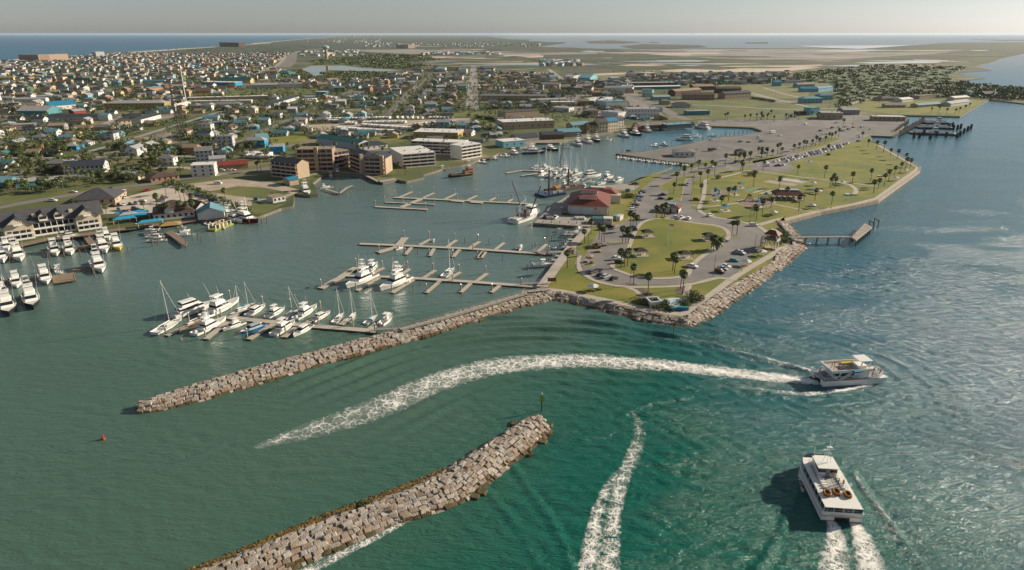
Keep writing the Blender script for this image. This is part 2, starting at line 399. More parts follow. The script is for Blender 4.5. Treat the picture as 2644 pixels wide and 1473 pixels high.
    bp=nt.nodes.new('ShaderNodeBump');bp.inputs['Distance'].default_value=.8;nt.links.new(math_('MULTIPLY',math_('MULTIPLY',strength,fade),mrange(noise(.018,4,.4,(1,2.4,1)),.35,.65,.75,1.15)),bp.inputs['Strength'])
    nt.links.new(h,bp.inputs['Height']);nt.links.new(bp.outputs[0],b.inputs['Normal'])
    nt.links.new(mrange(Y,300,1500,.2,.3),b.inputs['Roughness']);nt.links.new(math_('SUBTRACT',.5,math_('MULTIPLY',gulf,.38)),b.inputs['Specular IOR Level'])
    return m
WC=dict(basin=(.058,.115,.082),chan_near=(.002,.098,.068),chan=(.048,.14,.18),marina=(.095,.15,.14),gulf=(.012,.10,.17),bay=(.20,.23,.24))
WATER=water_mat()
def make_water():
    x0,x1,y0,y1,st=-150.,260.,82.,340.,.72
    nx=int((x1-x0)/st)+1;ny=int((y1-y0)/st)+1
    gx,gy=np.meshgrid(np.linspace(x0,x1,nx),np.linspace(y0,y1,ny));gz=wave_h(gx,gy)
    v=np.stack([gx.ravel(),gy.ravel(),gz.ravel()],1)
    i=np.arange(nx*ny).reshape(ny,nx)
    f=np.stack([i[:-1,:-1].ravel(),i[:-1,1:].ravel(),i[1:,1:].ravel(),i[1:,:-1].ravel()],1)
    me=bpy.data.meshes.new('water')
    B=300000.
    ext=[(-B,-B),(B,-B),(B,y0),(-B,y0),(-B,y1),(B,y1),(B,B),(-B,B),(x0,y0),(x1,y0),(x0,y1),(x1,y1)]
    o=len(v);v=np.vstack([v,[(a,b,0) for a,b in ext]])
    quads=[(0,1,2,3),(4,5,6,7),(3,8,10,4),(9,2,5,11)]
    fl=[tuple(int(t) for t in r) for r in f]+[tuple(o+t for t in q) for q in quads]
    me.from_pydata([tuple(map(float,r)) for r in v],[],fl);me.materials.append(WATER)
    me.polygons.foreach_set('use_smooth',[True]*len(fl));me.update()
    ob=bpy.data.objects.new('water',me);COL.objects.link(ob);tag(ob,kind='structure')
make_water()
def S(n,v,seq,z,m):return sheet(n,pts(v,seq),z,m)
S('mudflat',V3,[(1060,250),(1800,240),(2511,242),(3400,245),(4200,262),(4000,285),(3400,320),(3000,352),(2511,342),(1900,325),(1500,300),(1150,275)],1.8,MUD)
S('mudflat',V2,[(900,250),(1500,243),(2511,268),(3200,275),(3200,288),(2200,300),(1400,285),(1100,270)],1.8,MUD)
S('marsh',V3,[(0,235),(600,225),(1000,250),(1100,285),(700,290),(0,280)],1.7,MARSH)
S('marsh',V3,[(560,395),(1000,380),(1900,380),(2511,365),(3200,375),(2400,405),(1400,430),(700,470),(500,450)],1.7,MARSH)
S('sandflat',V3,[(1440,440),(1700,425),(2000,436),(2300,412),(2560,395),(2940,385),(3000,405),(2750,435),(2500,462),(2100,452),(1800,458),(1500,452)],1.9,SAND)
S('sandflat',V3,[(560,490),(950,465),(1400,455),(1400,462),(950,485),(600,498)],1.9,SAND)
S('sandflat',V3,[(0,300),(330,292),(340,302),(0,318)],1.9,SAND)
S('sandflat',V3,[(1330,290),(1700,282),(1750,298),(1500,300)],1.95,SAND)
S('sandflat',V2,[(1740,328),(2100,318),(2511,305),(2700,300),(2700,318),(2300,330),(1900,335)],1.9,SAND)
S('sandflat',V2,[(1440,373),(1740,366),(1740,382),(1500,380)],1.9,SAND)
S('sandflat',V2,[(1930,370),(2511,350),(2511,385),(2200,400),(1960,390)],1.9,M('pale_earth',(.26,.21,.165),.95,.15,.01))
S('beach',V1,[(-600,400),(0,350),(640,305),(1500,252),(2511,183),(2511,187),(1500,259),(640,314),(0,362),(-600,420)],1.9,SAND)
S('beach',V2,[(0,190),(400,154),(790,124),(800,125),(400,157),(0,196)],1.9,SAND)
S('surf',V1,[(-600,392),(0,343),(640,300),(1500,247),(2511,180),(2511,182),(1500,250),(640,303),(0,347),(-600,397)],.3,M('surf_foam',(.8,.8,.78),.6,.2,.02))
S('shoal',V4,[(1880,182),(2511,178),(3200,178),(3200,275),(2470,275),(2300,300),(1900,300),(1700,330),(1500,325),(2200,270),(1700,245),(1100,240),(1500,215)],1.75,M('far_scrub',(.032,.05,.022),.95,.2,.01,col2=(.065,.08,.038),detail=9))
POND=M('calm_pond',(.05,.06,.06),.06,0)
S('pond',V2,[(455,430),(540,402),(850,395),(1000,415),(1380,440),(1200,452),(900,445),(720,436),(700,445),(640,460),(675,484),(550,496),(540,470)],1.9,POND)
S('pond',V3,[(910,366),(1200,352),(1500,346),(1920,346),(1750,366),(1300,377),(1100,372)],1.9,POND)
S('pond',V3,[(1580,392),(1950,384),(2150,370),(2160,378),(1900,390),(1700,400)],1.9,POND)
S('pond',V3,[(710,265),(800,254),(940,258),(940,268),(800,273)],1.9,POND)
S('pond',V3,[(830,330),(1000,320),(1000,326),(880,338)],1.9,POND)
S('pond',V4,[(930,366),(1200,360),(1500,352),(1870,352),(1880,362),(1600,373),(1100,378)],1.95,POND)
S('pond',V4,[(1480,338),(1800,345),(1800,350),(1500,345)],1.95,POND)
S('pond',V4,[(360,213),(700,210),(1500,205),(1000,240),(700,232)],1.95,POND)
for q in([(750,170),(1000,160),(1280,178),(1100,190),(800,188)],[(1080,215),(1300,195),(1800,205),(1900,222),(1500,240),(1200,236)],[(2230,180),(2450,178),(2450,190),(2260,190)],
          [(250,172),(600,180),(300,195)],[(1350,176),(1440,178),(1440,184),(1350,182)],[(0,150),(260,155),(200,165),(0,165)]):
    sheet('marsh_island',pts(V3,q,1),1.2,MARSH)
sheet('marsh_island',pts(V4,[(2000,150),(2300,156),(2900,150),(2900,165),(2300,166)],1),1.2,MARSH)
rp=random.Random(31)
for k in range(110):
    cx,cy=rp.uniform(1000,2560),rp.uniform(118,176);w_=rp.uniform(30,190)*(cy-60)/100;h_=rp.uniform(.4,2.2)*(cy-80)/60
    q=[P(cx+w_*math.cos(a*math.pi/7)*rp.uniform(.6,1.1),max(112,cy+h_*math.sin(a*math.pi/7)*rp.uniform(.7,1.1))) for a in range(14)]
    if all(inpoly(p,LAND) for p in q):sheet('marsh_patch',q,1.98+k*.005,(MARSH,M('far_scrub',0),SCRUB,SAND,MATS['pale_earth'],POND,MARSH)[k%7])
S('grass_field',V2,[(-200,620),(0,617),(640,598),(600,640),(520,680),(0,672),(-300,680)],1.65,GRASSR)
S('grass_field',V2,[(1660,832),(2000,815),(2511,812),(2900,850),(3080,870),(3080,920),(2900,960),(2600,900),(2300,880),(2060,960),(1980,980),(1950,870),(1700,860)],1.65,GRASSR)
S('grass_field',V2,[(2080,545),(2511,535),(2511,560),(2100,565)],1.65,GRASSR)
S('lawn_lot',V2,[(170,1062),(420,1040),(590,1065),(595,1130),(300,1140),(185,1130)],1.66,GRASS)
S('pond_bank',V2,[(250,470),(440,430),(540,475),(560,500),(690,488),(650,462),(900,450),(1230,455),(1240,500),(1000,530),(500,525),(330,510)],1.8,GRASSR)
S('scrub_belt',V2,[(560,350),(1080,290),(1600,300),(1740,345),(1400,365),(1640,395),(1400,430),(1000,405),(850,385),(560,385)],1.8,SCRUB)
S('lawn_lot',V2,[(1110,1060),(1400,1060),(1480,1100),(1200,1095)],1.66,GRASS)
S('grass_field',V3,[(1680,730),(1960,715),(2300,715),(2511,735),(3200,760),(3300,800),(3000,880),(2511,900),(2100,900),(1900,870),(1850,810)],1.65,GRASSR)
S('grass_field',V3,[(2000,575),(2511,565),(2850,620),(2800,700),(2511,700),(2300,680)],1.66,M('dry_grass',(.12,.13,.035),.95,.2,.02,col2=(.17,.16,.06),detail=9))
S('grass_field',V4,[(780,785),(1130,700),(1500,720),(2170,708),(1920,858),(1350,845),(1000,812),(830,800)],1.66,GRASS)
S('scrub_ground',V4,[(150,500),(700,430),(1100,385),(1700,390),(1990,410),(1860,450),(1830,500),(1900,560),(1600,610),(1300,660),(900,770),(760,780),(740,560),(450,545),(330,520)],1.7,SCRUB)
S('green_field',L1,[(470,250),(740,215),(900,240),(1000,260),(740,300),(480,290)],1.65,GRASSR)
S('green_field',L1,[(-60,320),(470,300),(470,335),(0,410),(-60,420)],1.65,GRASSR)
S('sand_lot',L1,[(700,420),(850,370),(1000,330),(1180,290),(1230,270),(1400,320),(1650,420),(1560,440),(1300,400),(1080,470),(720,480)],1.66,M('shell_lot',(.40,.34,.27),.95,.12,.1,col2=(.5,.43,.35)))
S('sand_lot',L1,[(1290,270),(1660,225),(1932,250),(2000,270),(2150,310),(2050,360),(1850,420),(1680,420),(1480,330)],1.66,EARTH)
S('lawn_lot',L1,[(1470,320),(1700,280),(1880,290),(2080,330),(1932,365),(1850,372),(1680,350)],1.67,GRASSR)
S('lawn_lot',L2,[(0,420),(150,455),(240,440),(120,500),(60,520),(0,505)],1.67,GRASSR)
S('plaza',L3,[(210,573),(330,455),(450,385),(560,348),(640,322),(830,308),(935,318),(900,350),(780,345),(600,350),(440,455),(430,525),(740,530),(725,590),(565,598)],1.618,CONCG)
S('sand_lot',V2,[(360,950),(900,930),(1500,900),(2020,880),(2020,930),(1500,980),(1250,1040),(800,1010),(450,980)],1.66,EARTH)
S('sand_lot',V3,[(450,690),(700,660),(1100,640),(1300,700),(1500,870),(1400,900),(900,890),(600,820)],1.66,M('paved_lot',(.24,.21,.18),.9,.15,.05))
ASPHP=pts(V3,[(2400,1003),(2370,1025),(2150,1050),(1950,1066),(1750,1116),(1500,1156),(1300,1191),(1150,1206),(1062,1213),(1250,1236),(1500,1273),(1745,1294),(1860,1290)])+ \
    pts(L3,[(1400,172),(1250,215),(1080,252),(1010,290),(940,350),(885,440),(860,500),(905,540),(850,565),(740,592),(650,640),(600,720),(570,780),(525,840),(518,890),(575,943),(700,983),(830,1000),
             (1000,1000),(1200,995),(1330,972),(1480,945),(1560,950),(1640,875),(1700,795),(1765,740),(1800,660),(1780,610),(1640,572),(1560,556),(1440,522),(1345,487),(1288,478),(1290,400),(1292,300)])+ \
    pts(VK,[(60,370),(110,335),(350,290),(600,225),(760,200),(870,168),(880,205),(940,228),(1100,242),(1390,242),(1520,195),(1400,125),(1560,80),(1900,-5)])+ \
    pts(V4,[(860,1128),(1005,1080),(1090,1040),(1290,1045),(1390,950),(1420,900),(1000,850),(400,868),(0,893)])+pts(V3,[(1800,905),(1810,950),(1950,945),(2200,952),(2330,962)])
sheet('road',ASPHP,1.624,ASPH)
S('parking_lot',V3,[(2396,1006),(2150,1055),(1750,1120),(1300,1195),(1150,1208),(1080,1214),(1250,1233),(1500,1269),(1745,1290),(1850,1280),(2100,1240),(2511,1150),(2700,1110),(3000,1030),(3000,975),(2800,950),(2500,965)],1.63,LOT)
S('boat_yard',V4,[(1010,860),(1420,905),(1380,950),(1290,1040),(1000,1030),(900,930)],1.63,LOT)
KERB=[]
def island(poly,z=1.74,walk=0,m=None):
    if walk:sheet('kerb',offset(poly,walk),z-.02,CONC,skirt=.1)
    else:sheet('kerb',offset(poly,.35),z-.02,CONC,skirt=.1)
    sheet('grass_island',poly,z,m or GRASS)
OVAL=smooth_line(pts(L3,[(985,565),(1100,545),(1300,578),(1470,600),(1530,645),(1510,690),(1400,765),(1310,830),(1262,890),(1240,930),(1130,948),(1000,948),(870,925),(785,895),(760,870),(850,800),(895,690),(930,615)]),4,True)
island(OVAL,1.76,2.2)
island(smooth_line(pts(L3,[(1075,345),(1110,300),(1250,252),(1560,197),(1555,206),(1290,262),(1240,310),(1213,425),(1170,418),(1140,425),(1122,395),(1128,350)]),3,True))
island(pts(VK,[(620,148),(800,110),(1100,58),(1400,5),(1385,15),(1100,85),(850,135),(680,155)]))
island(pts(V4,[(350,1197),(560,1130),(700,1060),(740,1035),(745,1060),(820,1075),(640,1150),(430,1203)]))
island(pts(V4,[(0,1262),(250,1215),(325,1225),(180,1262),(0,1300)]))
island(pts(V3,[(1840,1282),(1920,1268),(1990,1298),(2060,1300),(1960,1316),(1870,1305)]))
island(pts(VK,[(550,50),(800,30),(1000,-10),(1100,-40),(1000,0),(760,50),(620,68)]))
island(smooth_line(pts(VR,[(1690,590),(1720,575),(1860,575),(1890,600),(1840,720),(1780,780),(1740,880),(1850,910),(1700,1020),(1600,1030),(1670,940),(1430,900),(1530,700),(1560,640)]),5,True),1.66)
island(pts(L3,[(1040,500),(1060,470),(1080,505),(1140,535),(1090,545),(1030,530)]))
island(pts(VR,[(1420,1100),(1500,1080),(1585,1090),(1540,1110),(1450,1112)]))
for q in([(1570,650),(1600,655),(1610,665),(1570,668)],[(715,708),(860,712),(860,720),(720,718)],[(545,860),(600,850),(622,862),(600,872),(550,872)]):island(pts(L3,q))
def path(v,seq,wd=2.4,z=1.64,m=None):return strip('path',pts(v,seq),wd,z,m or CONC)
path(L3,[(232,1032),(300,1030),(400,1042),(640,1090),(870,1138),(1130,1192),(1235,1203)],3.2)
path(L3,[(1225,1205),(1400,1085),(1560,965),(1700,875),(1860,785),(1910,760)],3.2)
path(VK,[(1150,1440),(1350,1320),(1500,1292)],3);path(VK,[(1290,1180),(1350,1280),(1420,1300)],2)
strip('quay',pts(L3,[(262,1012),(460,745),(580,612)]),4.6,1.66,CONC,straight=True)
path(L3,[(520,800),(510,850),(530,905),(600,958),(700,992),(830,1012),(1000,1015),(1200,1008),(1330,986),(1480,952),(1560,962)],2.2,1.7)
path(L3,[(820,1005),(900,1035),(960,1085),(985,1100)],2);path(L3,[(1275,990),(1250,1080)],2.5);path(L3,[(1480,950),(1600,965)],2)
S('planting_bed',L3,[(835,990),(900,990),(1005,1050),(1020,1078),(990,1082),(930,1040)],1.65,MULCH)
S('planting_bed',L3,[(1175,1040),(1205,1012),(1255,992),(1235,1072),(1190,1062)],1.65,MULCH)
path(VK,[(228,360),(200,600),(140,760),(185,835),(370,898),(600,928),(850,985),(1000,1030),(1110,1115)],2.6,1.7)
path(VK,[(228,360),(420,330),(600,290),(800,232)],2.4);path(VK,[(790,225),(1000,240),(1500,308),(1940,357),(2160,382),(2428,422),(2700,455)],2.2)
path(VK,[(2120,395),(2280,428),(2372,500),(2350,560),(2290,578)],3);path(VK,[(30,720),(310,736),(690,688)],1.8);path(VK,[(1210,705),(1500,765),(1760,812)],1.8)
path(VK,[(1100,555),(1280,522),(1420,500)],2.5)
PROM=pts(VK,[(990,1003),(1240,930),(1350,902)])+pts(L4,[(250,880),(570,797),(850,745),(1045,695),(1385,450),(1392,432),(1330,400),(1060,247)])
strip('promenade',PROM,3.4,1.66,CONC,straight=True)
strip('seawall',pts(L4,[(230,902),(570,812),(850,757),(1052,713),(1402,463),(1407,433),(1342,396),(1062,236),(980,205)]),.9,1.95,M('seawall_stone',(.40,.31,.22),.9,.2,.5),straight=True,skirt=3.5)
S('basketball_court',VK,[(1220,352),(1290,327),(1690,377),(1610,408)],1.65,M('court',(.45,.42,.38),.9,.1,.2))
for q in([(1240,345),(1290,330),(1360,338),(1310,352)],[(1570,378),(1650,375),(1680,380),(1610,396)]):S('court_paint',VK,q,1.66,M('court_teal',(.08,.32,.42),.8,.05))
S('sand_court',VK,[(1030,392),(1140,360),(1555,420),(1480,448)],1.65,M('court_sand',(.36,.28,.22),.95,.1,.3))
S('playground_bed',VK,[(270,580),(315,485),(540,495),(520,602)],1.65,M('play_mulch',(.24,.17,.13),.95,.15,.5))
CIRC=[VK(950+262*math.cos(t*math.pi/16),680+58*math.sin(t*math.pi/16)) for t in range(32)]
sheet('kerb',offset(CIRC,.8),1.66,CONC);sheet('playground_bed',CIRC,1.67,MATS['play_mulch'])
for q,mm in(([(755,520),(960,460),(1030,468),(830,530)],'a'),([(890,540),(1060,490),(1100,493),(940,545)],'b'),([(980,555),(1160,505),(1195,510),(1030,560)],'b')):
    S('game_court',VK,q,1.65,M('court_green',(.12,.25,.18),.9,.1) if mm=='a' else CONC)
ROADM=M('road',(.19,.17,.15),.9,.1,.05)
def st(v,seq,wd=8,m=None,z=1.68):ROADS.append((pts(v,seq),wd));return strip('road',pts(v,seq),wd,z,m or ROADM)
st(L1,[(-200,470),(200,395),(500,345),(850,290),(1100,262),(1230,235),(1500,205),(1932,150)],9)
st(L2,[(60,90),(250,50),(450,5)],8)
st(V2,[(500,1150),(1250,1180),(1900,1120),(2150,1090),(2511,1060),(2900,1010)],9)
st(V2,[(2030,790),(2040,600),(2050,430),(2055,400)],16,CONCG);st(V2,[(1260,860),(1400,700),(1530,560)],9)
st(V2,[(0,470),(200,410),(280,370),(330,300),(380,275),(500,255),(660,238)],26,M('highway',(.34,.3,.26),.9,.1,.02))
st(V2,[(290,410),(350,360),(375,300),(385,270)],45,ROADM)
st(V3,[(420,430),(500,490),(560,530)],12,EARTH);st(V3,[(1180,665),(1400,760),(1600,860),(1720,900)],16)
st(V3,[(2000,580),(2300,650),(2511,705)],10,CONCG);st(V3,[(1750,758),(2100,772),(2511,798),(3000,792),(3200,790)],8,CONCG)
st(V4,[(0,670),(250,715),(520,780)],9,CONCG);st(V4,[(100,600),(300,660),(480,700)],8,CONCG);st(V4,[(820,785),(1000,720),(1140,695)],7,CONCG)
st(V1,[(500,1420),(1100,1370),(1700,1340),(2000,1420)],7,EARTH);st(V1,[(1400,1040),(1580,1100),(1780,1170)],8,ROADM)
st(V1,[(880,970),(960,940),(1100,880),(1180,850)],9,CONCG);st(V1,[(0,1300),(600,1250),(1200,1180)],8,ROADM)
st(V1,[(1700,560),(2200,480),(2511,440)],14,CONCG);st(V1,[(900,700),(1700,720),(2511,745)],9,ROADM)
st(V4,[(0,860),(500,850),(900,880)],3,CONC)
# ------------------------------------------------------------------ jetties and revetments of granite blocks
GRAN=[M('granite_a',(.35,.295,.235),.9,.15,.8,.5,3,col2=(.20,.16,.125),coords='Object'),M('granite_b',(.42,.37,.31),.9,.12,.8,.5,3,col2=(.27,.23,.19)),
        M('granite_c',(.28,.22,.16),.9,.15,.8,.5,3,col2=(.22,.15,.11)),M('granite_d',(.36,.33,.30),.9,.15,.8,.5,3,col2=(.22,.20,.18))]
WETG=M('algae_rock',(.10,.07,.022),.8,.2,1.0,.5,3,col2=(.05,.035,.012));CORE=M('dark_core',(.06,.042,.03),.95,.2,1)
rng=random.Random(11)
def block(b,L,W,Hh,m,r=rng):
    """one rough quarried block around the origin: jittered, bevelled top"""
    j=lambda a:a*r.uniform(-.09,.09)
    x,y,z=L/2,W/2,Hh/2;c=.16*min(L,W)
    lo=[(-x,-y),(x,-y),(x,y),(-x,y)]
    vs=[(a+j(L),d+j(W),-z) for a,d in lo]+[(a+j(L),d+j(W),z-c*.9+j(Hh)) for a,d in lo]
    vs+=[(a*(1-c/x*.8)+j(L)*.7,d*(1-c/y*.8)+j(W)*.7,z+j(Hh)) for a,d in lo]
    b.add(vs,[(3,2,1,0),(0,1,5,4),(1,2,6,5),(2,3,7,6),(3,0,4,7),(4,5,9,8),(5,6,10,9),(6,7,11,10),(7,4,8,11),(8,9,10,11)],m)
def resample(ps,n):
    d=[0]
    for a,b in zip(ps,ps[1:]):d.append(d[-1]+dist(a,b))
    out=[]
    for i in range(n):
        t=d[-1]*i/(n-1);k=0
        while k<len(d)-2 and d[k+1]<t:k+=1
        f=(t-d[k])/max(1e-6,d[k+1]-d[k]);a,b=ps[k],ps[k+1];out.append((a[0]+(b[0]-a[0])*f,a[1]+(b[1]-a[1])*f))
    return out
def rocks(edgeA,edgeB,prof,bl,bw,seed,skipends=False,wet_from=0.0,single=None,wetcut=.55):
    """edgeA: seaward waterline, edgeB: other side. prof(v)->height. returns list of blocks (matrix, L, W, H, mat)"""
    r=random.Random(seed);L=sum(dist(a,b) for a,b in zip(edgeA,edgeA[1:]));n=max(4,int(L/2))
    A=resample(edgeA,n);B=resample(edgeB,n);out=[]
    wid=sum(dist(a,b) for a,b in zip(A,B))/n;rows=max(2,round(wid/bw))
    def at(u,v):
        k=min(n-2,max(0,int(u*(n-1))));f=u*(n-1)-k
        a=(A[k][0]+(A[k+1][0]-A[k][0])*f,A[k][1]+(A[k+1][1]-A[k][1])*f);b=(B[k][0]+(B[k+1][0]-B[k][0])*f,B[k][1]+(B[k+1][1]-B[k][1])*f)
        return(a[0]+(b[0]-a[0])*v,a[1]+(b[1]-a[1])*v),heading(A[k],A[k+1])
    for j in range(rows):
        u=r.uniform(0,bl)/L
        while u<1:
            l=bl*r.uniform(.65,1.45);v=(j+.5)/rows+r.uniform(-.12,.12)/rows
            (x,y),hd=at(min(.999,u+l/2/L),v);z=prof(v);dz=(prof(min(1,v+.05))-prof(max(0,v-.05)))/(.1*wid)
            cross=heading(at(min(.99,u),0)[0],at(min(.99,u),1)[0])
            wv=wid/rows*r.uniform(.8,1.08);hh=1.15
            z+=r.uniform(-.2,.26)
            m=(WETG if z<wetcut and r.random()<.62 else(GRAN[2] if z<wetcut+.5 and r.random()<.5 else r.choice([GRAN[0],GRAN[0],GRAN[1],GRAN[1],GRAN[2],GRAN[3]])))
            Mx=Matrix.Translation((x,y,z-hh*.35))@Matrix.Rotation(hd+r.uniform(-.15,.15),4,'Z')@Matrix.Rotation(math.atan(dz)*(1 if math.sin(cross-hd)>0 else-1)+r.uniform(-.1,.1),4,'X')@Matrix.Rotation(r.uniform(-.09,.09),4,'Y')
            if prof(v)>-.2 or r.random()<.5:out.append((Mx,l*1.0,wv*1.07,hh,m))
            u+=l/L
    return out
def core(name,edgeA,edgeB,prof,drop=.55,m=CORE):
    n=60;A=resample(edgeA,n);B=resample(edgeB,n);b=MB();K=9;vs=[]
    for a,c in zip(A,B):
        for k in range(K):
            v=-.08+1.16*k/(K-1);vs.append((a[0]+(c[0]-a[0])*v,a[1]+(c[1]-a[1])*v,(prof(min(1,max(0,v)))-drop) if 0<v<1 else-1.5))
    fs=[(i*K+k,i*K+k+1,(i+1)*K+k+1,(i+1)*K+k) for i in range(n-1) for k in range(K-1)]
    b.add(vs,fs,m);o=b.build(name);tag(o,kind='structure')
def mass(name,blocks,seed,label=None):
    b=MB();r=random.Random(seed)
    for Mx,l,wv,hh,m in blocks:b.T=Mx;block(b,l,wv,hh,m,r)
    b.T=Matrix();o=b.build(name);tag(o,label,kind='stuff');return o
def trap(h,s=.3,e=.3,lo=-.1):return lambda v:lo+(h-lo)*min(1,v/s,(1-v)/e if e>0 else 1)
NA=pts(J2,[(868,600),(830,650),(740,722),(640,800),(470,945),(350,1030),(230,1080),(130,1110),(0,1150)],0)+pts(J1,[(1700,1150),(1500,1235),(1250,1350),(1090,1420),(900,1510),(700,1600)],0)
NB=pts(J2,[(770,528),(690,545),(540,642),(340,765),(180,872),(0,955)],0)+pts(J1,[(1600,1010),(1300,1125),(1000,1237),(800,1315),(560,1420),(200,1560)],0)
np_=trap(2.0,.42,.25)
core('jetty_core',NA,NB,np_)
nb=rocks(NA,NB,np_,1.6,1.15,3)
def scr(Mx):p=Mx.translation;return proj(p.x,p.y,p.z)
vis=[k for k in nb if 0<scr(k[0])[0]<2644 and scr(k[0])[1]<1500]
vis.sort(key=lambda k:-scr(k[0])[1]);off=[k for k in nb if k not in vis]
front,rest=vis[:300],vis[300:]
r_=random.Random(5)
for Mx,l,wv,hh,m in front:
    b=MB();block(b,l,wv,hh,m,r_);o=b.build('granite_block');o.matrix_world=Mx
    wet=m is WETG
    tag(o,'algae-stained brown granite block low on the near jetty' if wet else('rusty tan granite block laid on the near jetty' if m is GRAN[2] else 'pale pinkish grey granite block laid on the near jetty'),'block',
        'algae-stained blocks of the near jetty' if wet else('rusty blocks of the near jetty' if m is GRAN[2] else 'pale blocks of the near jetty'))
mass('jetty_rocks',rest+off,8,'remaining granite blocks of the near jetty towards its tip')
SA=pts(J2,[(250,840),(100,918),(0,962)],0)+pts(J1,[(1600,1018),(1300,1132),(1000,1245),(800,1324),(560,1428),(200,1568)],0)
SB=pts(J2,[(225,828),(95,885),(0,922)],0)+pts(J1,[(1590,975),(1285,1085),(985,1205),(770,1300),(520,1400),(160,1540)],0)
b=MB();r=random.Random(4);A=resample(SA,200);B=resample(SB,200);SW=[M('seaweed_gold',(.22,.135,.02),.7,.3,2),M('seaweed_dark',(.06,.04,.01),.7,.2,2)]
for i in range(2600):
    k=r.randrange(199);v=r.random();x=A[k][0]+(B[k][0]-A[k][0])*v+r.uniform(-.4,.4);y=A[k][1]+(B[k][1]-A[k][1])*v+r.uniform(-.4,.4);s=r.uniform(.15,.38)
    b.T=Matrix.Translation((x,y,.22-.25*v))@Matrix.Rotation(r.uniform(0,6),4,'Z')@Matrix.Rotation(r.uniform(-.4,.4),4,'X')
    block(b,s*2,s*1.4,s,SW[r.random()<.35],r)
b.T=Matrix();tag(b.build('seaweed_rubble'),'golden brown seaweed covering small rubble along the near jetty',kind='stuff')
core('rubble_bed',[(x,y) for x,y in SA],[(x,y) for x,y in SB],lambda v:.15,.1,WETG)
A1=pts(J1,[(120,502),(200,500),(480,440),(640,392),(840,335),(1000,292),(1240,215),(1500,140),(1843,48)],0)+pts(J2,[(120,48),(285,0)],0)+pts(L3,[(0,1195),(150,1150),(330,1105)],0)
B1=pts(J1,[(120,470),(370,378),(720,268),(1000,195),(1260,125),(1640,25),(1843,-25)],0)+pts(L2,[(900,1345),(1100,1290),(1400,1200),(1700,1115),(1860,1070)],0)+pts(L3,[(150,1075),(300,1050)],0)
p1=trap(1.9,.4,.2)
core('jetty_core',A1,B1,p1)
mass('jetty_rocks',rocks(A1,B1,p1,1.7,1.35,21,wetcut=.4),9,'granite blocks of the long jetty enclosing the marina')
RA=pts(L3,[(300,1108),(400,1118),(560,1150),(760,1200),(900,1235),(1060,1275),(1270,1292)],0);RB=pts(L3,[(310,1055),(400,1052),(560,1088),(760,1132),(900,1165),(1060,1200),(1235,1225)],1.6)
pr=lambda v:-.2+2.0*min(1,v/.9)
core('revetment_core',RA,RB,pr,.7);mass('revetment_rocks',rocks(RA,RB,pr,2.0,1.7,31,wetcut=.35),10,'granite blocks of the shore facing the entrance')
QA=pts(L3,[(1268,1292),(1340,1275),(1500,1195),(1560,1140),(1700,1050),(1860,925)],0)+pts(L4,[(290,1265),(390,1180),(470,1105)],0)
QB=pts(L3,[(1232,1222),(1300,1190),(1440,1080),(1560,1005),(1700,930),(1860,835)],1.6)+pts(L4,[(200,1150),(280,1110),(330,1085)],1.6)
core('revetment_core',QA,QB,pr,.7);mass('revetment_rocks',rocks(QA,QB,pr,2.0,1.6,41,wetcut=.3),11,'granite blocks of the shore beside the channel')
UA=pts(L4,[(470,1105),(430,1050),(370,970),(330,920),(290,885)],0);UB=pts(L4,[(330,1085),(310,1010),(270,960),(225,915),(200,890)],1.6)
core('revetment_core',UA,UB,pr,.7);mass('revetment_rocks',rocks(UA,UB,pr,2.2,2.0,51,wetcut=.3),12,'granite blocks of the shore below the old pier')
for v_,q,s in((J2,(738,752),1.2),(J2,(725,722),1.5),(J2,(445,975),2.0),(J2,(405,998),2.0),(J2,(805,672),2),(J2,(850,578),1.5),(J2,(855,632),1.2),(J2,(762,530),1.8),(J2,(640,568),2),(J1,(420,352),1.5)):
    b=MB();block(b,s*1.2,s,.9,WETG,r_);x,y=v_(*q,0);o=b.build('loose_rock');o.location=(x,y,.05);o.rotation_euler=(.1,.1,s*3)
    tag(o,'loose algae-covered rock awash beside a jetty','rock','loose rocks awash beside the jetties')
WOODG=M('driftwood',(.42,.36,.30),.9,.2,2)
for q0,q1 in(((640,690),(700,640)),((285,845),(295,800)),((385,885),(410,850)),((220,895),(300,850))):
    a=J2(*q0,2.2);c=J2(*q1,2.2);b=MB();L=min(6,dist(a,c));b.cyl((0,0,0),(L,0,.1),.16,.1,WOODG);o=b.build('driftwood_log');o.location=(a[0],a[1],2.25);o.rotation_euler=(0,0,heading(a,c))
    tag(o,'bleached driftwood log lying on the near jetty','log','driftwood on the near jetty')
for q0,q1 in(((1180,1180),(1300,1150)),((1080,1240),(1130,1200)),((1500,1060),(1590,1020)),((1330,1130),(1420,1095))):
    a=J1(*q0,2.2);c=J1(*q1,2.2);b=MB();b.cyl((0,0,0),(min(5,dist(a,c)),0,.1),.13,.09,WOODG);o=b.build('driftwood_log');o.location=(a[0],a[1],2.2);o.rotation_euler=(0,0,heading(a,c))
    tag(o,'bleached driftwood log lying on the near jetty','log','driftwood on the near jetty')
